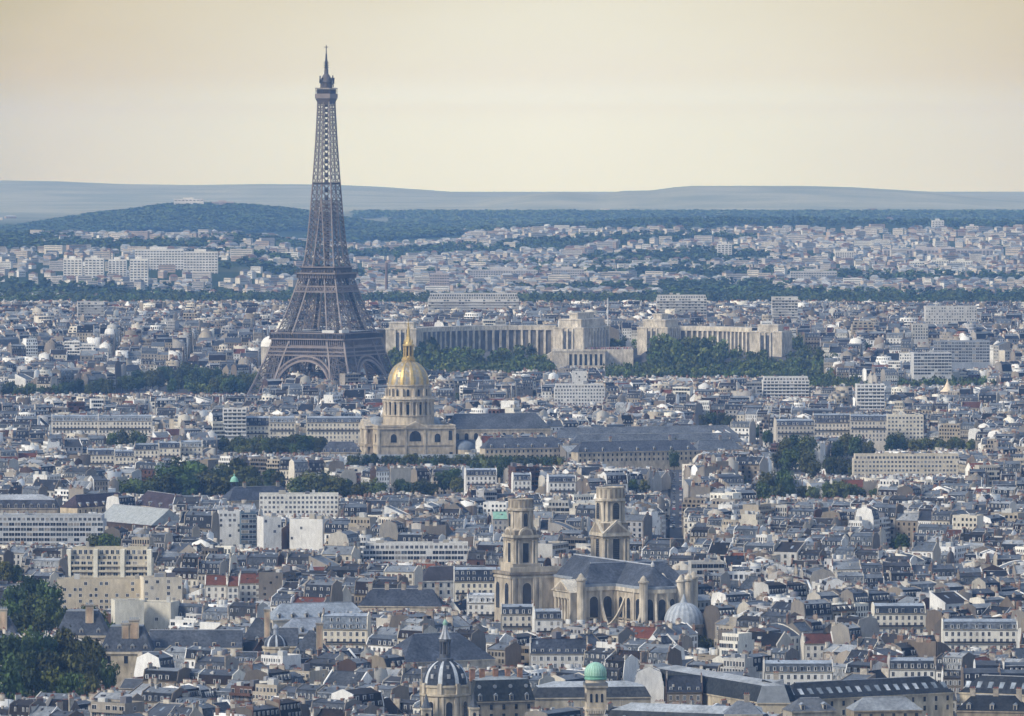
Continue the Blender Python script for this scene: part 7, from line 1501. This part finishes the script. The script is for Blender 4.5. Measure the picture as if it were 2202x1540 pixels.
# ------------------------------------------------------------------ suburbs beyond the wood
def suburbs():
    rg = random.Random(21); V, L, T, M, C = [], [], [], [], []; off = 0
    wc = [(0.66,0.62,0.55), (0.78,0.77,0.74), (0.56,0.50,0.43), (0.46,0.37,0.31), (0.64,0.60,0.56), (0.50,0.48,0.47)]; rc = [(0.19,0.12,0.095), (0.17,0.13,0.12), (0.30,0.32,0.34), (0.42,0.43,0.44), (0.12,0.13,0.15), (0.22,0.24,0.27)]
    mb = MB()
    def house(x, y, w, d, h, rz, flat, win=True):
        g = zt(x, y); k0 = len(mb.v); c = rg.choice(wc); r = rg.choice(rc)
        mb.box(-w/2, w/2, -d/2, d/2, g-4, g+h, 'wall', c, top='gravel', ctop=r if flat else c, bottom=False)
        if not flat: mb.hip(-w/2, w/2, -d/2, d/2, g+h+.02, g+h+min(w, d)*.33, min(w, d)*.35, 'tile', r, over=.4, axis='x' if w > d else 'y')
        if win:
            n = max(1, int(h/3.6))
            for i in range(n): z = g+h-2.6-i*3.4; mb.poly([(-w/2+1, -d/2-.1, z), (w/2-1, -d/2-.1, z), (w/2-1, -d/2-.1, z+1.2), (-w/2+1, -d/2-.1, z+1.2)], 'glass', (0.22,0.23,0.26) if flat else (0.3,0.3,0.31))
        mb.xf(k0, x, y, rz)
    for _ in range(9500):
        y = rg.uniform(9240, 16400)**1.0; px = rg.uniform(-150, 2350); x = (px-CXP)*y/F
        nz = vnoise(x, y, 340, 7)
        if nz > (.64 if px > 700 else .57) or (px < 1000 and y > 14000 and HYP+(HC-zt(x, y))*F/y < 520+12*vnoise(px*6, y, 300, 5)): continue
        if px > 900 and HYP+(HC-zt(x, y))*F/y < 496: continue
        if px < 900 and y > 9900 and rg.random() < .55: continue
        big = rg.random() < .07
        if big: house(x, y, rg.uniform(16, 38), rg.uniform(10, 14), rg.uniform(9, 16), rg.uniform(-.5, .5), True)
        else: house(x, y, rg.uniform(8, 17), rg.uniform(7, 12), rg.uniform(5, 10), rg.uniform(-.9, .9), rg.random() < .3)
    for _ in range(45):      # villages on the far slopes
        y = rg.uniform(17000, 21000); px = rg.uniform(-60, 2260); x = (px-CXP)*y/F
        if vnoise(x, y, 900, 13) < .55: continue
        house(x, y, rg.uniform(14, 34), 12, rg.uniform(5, 10), rg.uniform(-.5, .5), rg.random() < .5, False)
    o = mb.build('suburb_houses'); tag(o, 'pale suburb houses scattered between woods beyond the city', 'houses', kind='stuff')
suburbs()
def far_block(name, label, cat, px0, px1, ptop, Y, hgt, d, wall, rows, cols, group=None, rz=0.0):
    for Yt in range(int(Y*.96), min(16500, int(Y*1.35)), 60):      # stand it where the ground carries it at that height
        if HC-(ptop-HYP)*Yt/F - zt(((px0+px1)/2-CXP)*Yt/F, Yt) <= hgt: Y = Yt; break
    xa, xb = gpx(px0, Y)[0], gpx(px1, Y)[0]; w = xb-xa; z1 = HC-(ptop-HYP)*Y/F; o = empty(name, ((xa+xb)/2, Y, z1-hgt), rz); tag(o, label, cat, group)
    m = MB(); m.box(-w/2, w/2, 0, d, -30, hgt, 'wall', wall, top='gravel', ctop=(0.45,0.45,0.45), bottom=False); m.box(-w*.2, w*.15, d*.3, d*.7, hgt, hgt+3.5, 'wall', wall); f = m
    for i in range(rows):
        z = hgt-3-i*(hgt-3)/rows
        for j in range(cols):
            u = -w/2+w*(j+.5)/cols; s = w/cols*.33; f.poly([(u-s, -.15, z-1.5), (u+s, -.15, z-1.5), (u+s, -.15, z+.3), (u-s, -.15, z+.3)], 'glass', (0.12,0.13,0.16))
    m.build('wall', o)
    return o
k = 'far white blocks beyond the wood'
fb = 10150
far_block('tower_block', 'white residential tower beyond the wood, leftmost of the group', 'block', 136, 176, 556, fb, 36, 18, (0.84,0.82,0.78), 9, 5, k)
far_block('tower_block', 'white residential tower beyond the wood, second of the group', 'block', 182, 223, 555, fb+40, 38, 18, (0.84,0.82,0.78), 9, 5, k)
far_block('tower_block', 'white residential tower beyond the wood, with wide gap right', 'block', 233, 272, 558, fb+20, 32, 18, (0.86,0.84,0.80), 9, 5, k)
far_block('tower_block', 'tallest white residential tower beyond the wood, rightmost of the group', 'block', 279, 318, 557, fb-30, 42, 18, (0.86,0.84,0.80), 10, 5, k)
far_block('apartment_block', 'low bright white block in front of white towers beyond the wood', 'block', 160, 210, 568, fb-80, 25, 14, (0.86,0.85,0.82), 7, 6, k)
far_block('hospital_building', 'very long white building with many windows below wooded hill', 'hospital', 290, 395, 536, 10500, 34, 20, (0.80,0.78,0.76), 8, 16)
far_block('hospital_building', 'right wing of long white building below the wooded hill', 'hospital', 395, 468, 541, 10460, 36, 20, (0.80,0.77,0.74), 8, 11)
far_block('fort', 'pale flat fort with white roof on the wooded hilltop', 'fort', 374, 438, 428, 17050, 16, 30, (0.78,0.76,0.74), 1, 8)
far_block('fort', 'low brownish barracks on wooded hilltop, right of pale fort', 'fort', 455, 502, 434, 17080, 13, 30, (0.45,0.38,0.36), 1, 8)
far_block('villa', 'wide pale villa halfway up the wooded hill', 'villa', 349, 408, 503, 15600, 12, 16, (0.62,0.58,0.55), 1, 6)
far_block('office_building', 'brownish square office block beyond the wood, right of iron tower', 'office', 924, 966, 588, 9400, 30, 20, (0.45,0.40,0.40), 7, 8)
far_block('tower_block', 'tallest far tower block, standing alone near the right edge', 'block', 2004, 2030, 474, 14300, 44, 20, (0.78,0.77,0.76), 10, 4)
far_block('tower_block', 'shorter far block right of the lone tower near right edge', 'block', 2078, 2104, 486, 14200, 30, 20, (0.72,0.66,0.62), 6, 4)
far_block('apartment_block', 'long brick coloured far slab left of the lone tower', 'block', 1940, 2002, 498, 14000, 16, 14, (0.55,0.45,0.40), 4, 12)
far_block('apartment_block', 'twin topped far white block in the middle of suburbs', 'block', 1543, 1574, 524, 12200, 26, 16, (0.80,0.78,0.75), 7, 4)
far_block('apartment_block', 'far pale slab with vertical strips at centre right of suburbs', 'block', 1796, 1836, 540, 11600, 22, 14, (0.80,0.77,0.72), 6, 8)
far_block('apartment_block', 'long brown terraced far slab at right of suburbs', 'block', 1900, 2136, 536, 11700, 14, 40, (0.52,0.48,0.48), 4, 30)
far_block('apartment_block', 'long white far slab behind the wood, centre', 'block', 1012, 1152, 580, 9700, 17, 16, (0.56,0.54,0.54), 4, 26)
far_block('apartment_block', 'long white far slab behind the wood, right of centre', 'block', 1186, 1256, 578, 9750, 18, 16, (0.54,0.52,0.52), 4, 14)
far_block('apartment_block', 'long white far slab behind the wood, below long brown slab', 'block', 1700, 1800, 583, 9500, 18, 16, (0.56,0.55,0.54), 4, 18)
far_block('apartment_block', 'small white far block among trees, left of three below brown slab', 'block', 1957, 1988, 562, 9900, 15, 14, (0.84,0.82,0.76), 3, 6)
far_block('apartment_block', 'white far block among trees, middle of three below brown slab', 'block', 2003, 2040, 559, 9900, 17, 14, (0.84,0.82,0.76), 4, 7)
far_block('apartment_block', 'white far block among trees, right of three below brown slab', 'block', 2044, 2092, 561, 9900, 16, 14, (0.84,0.82,0.76), 4, 9)
def water_tower():
    Y = 14800.0; X = (1177-CXP)*Y/F; z = HC-(483-HYP)*Y/F; m = MB(); m.ring([(5, -34), (4.6, -12), (7.2, -8), (7.4, -1), (5.5, 0), (.2, .8)], 16, 'frame', (0.75,0.75,0.73)); o = m.build('water_tower', None, (X, Y, z)); tag(o, 'pale mushroom shaped water tower far off in the centre', 'water tower')
water_tower()
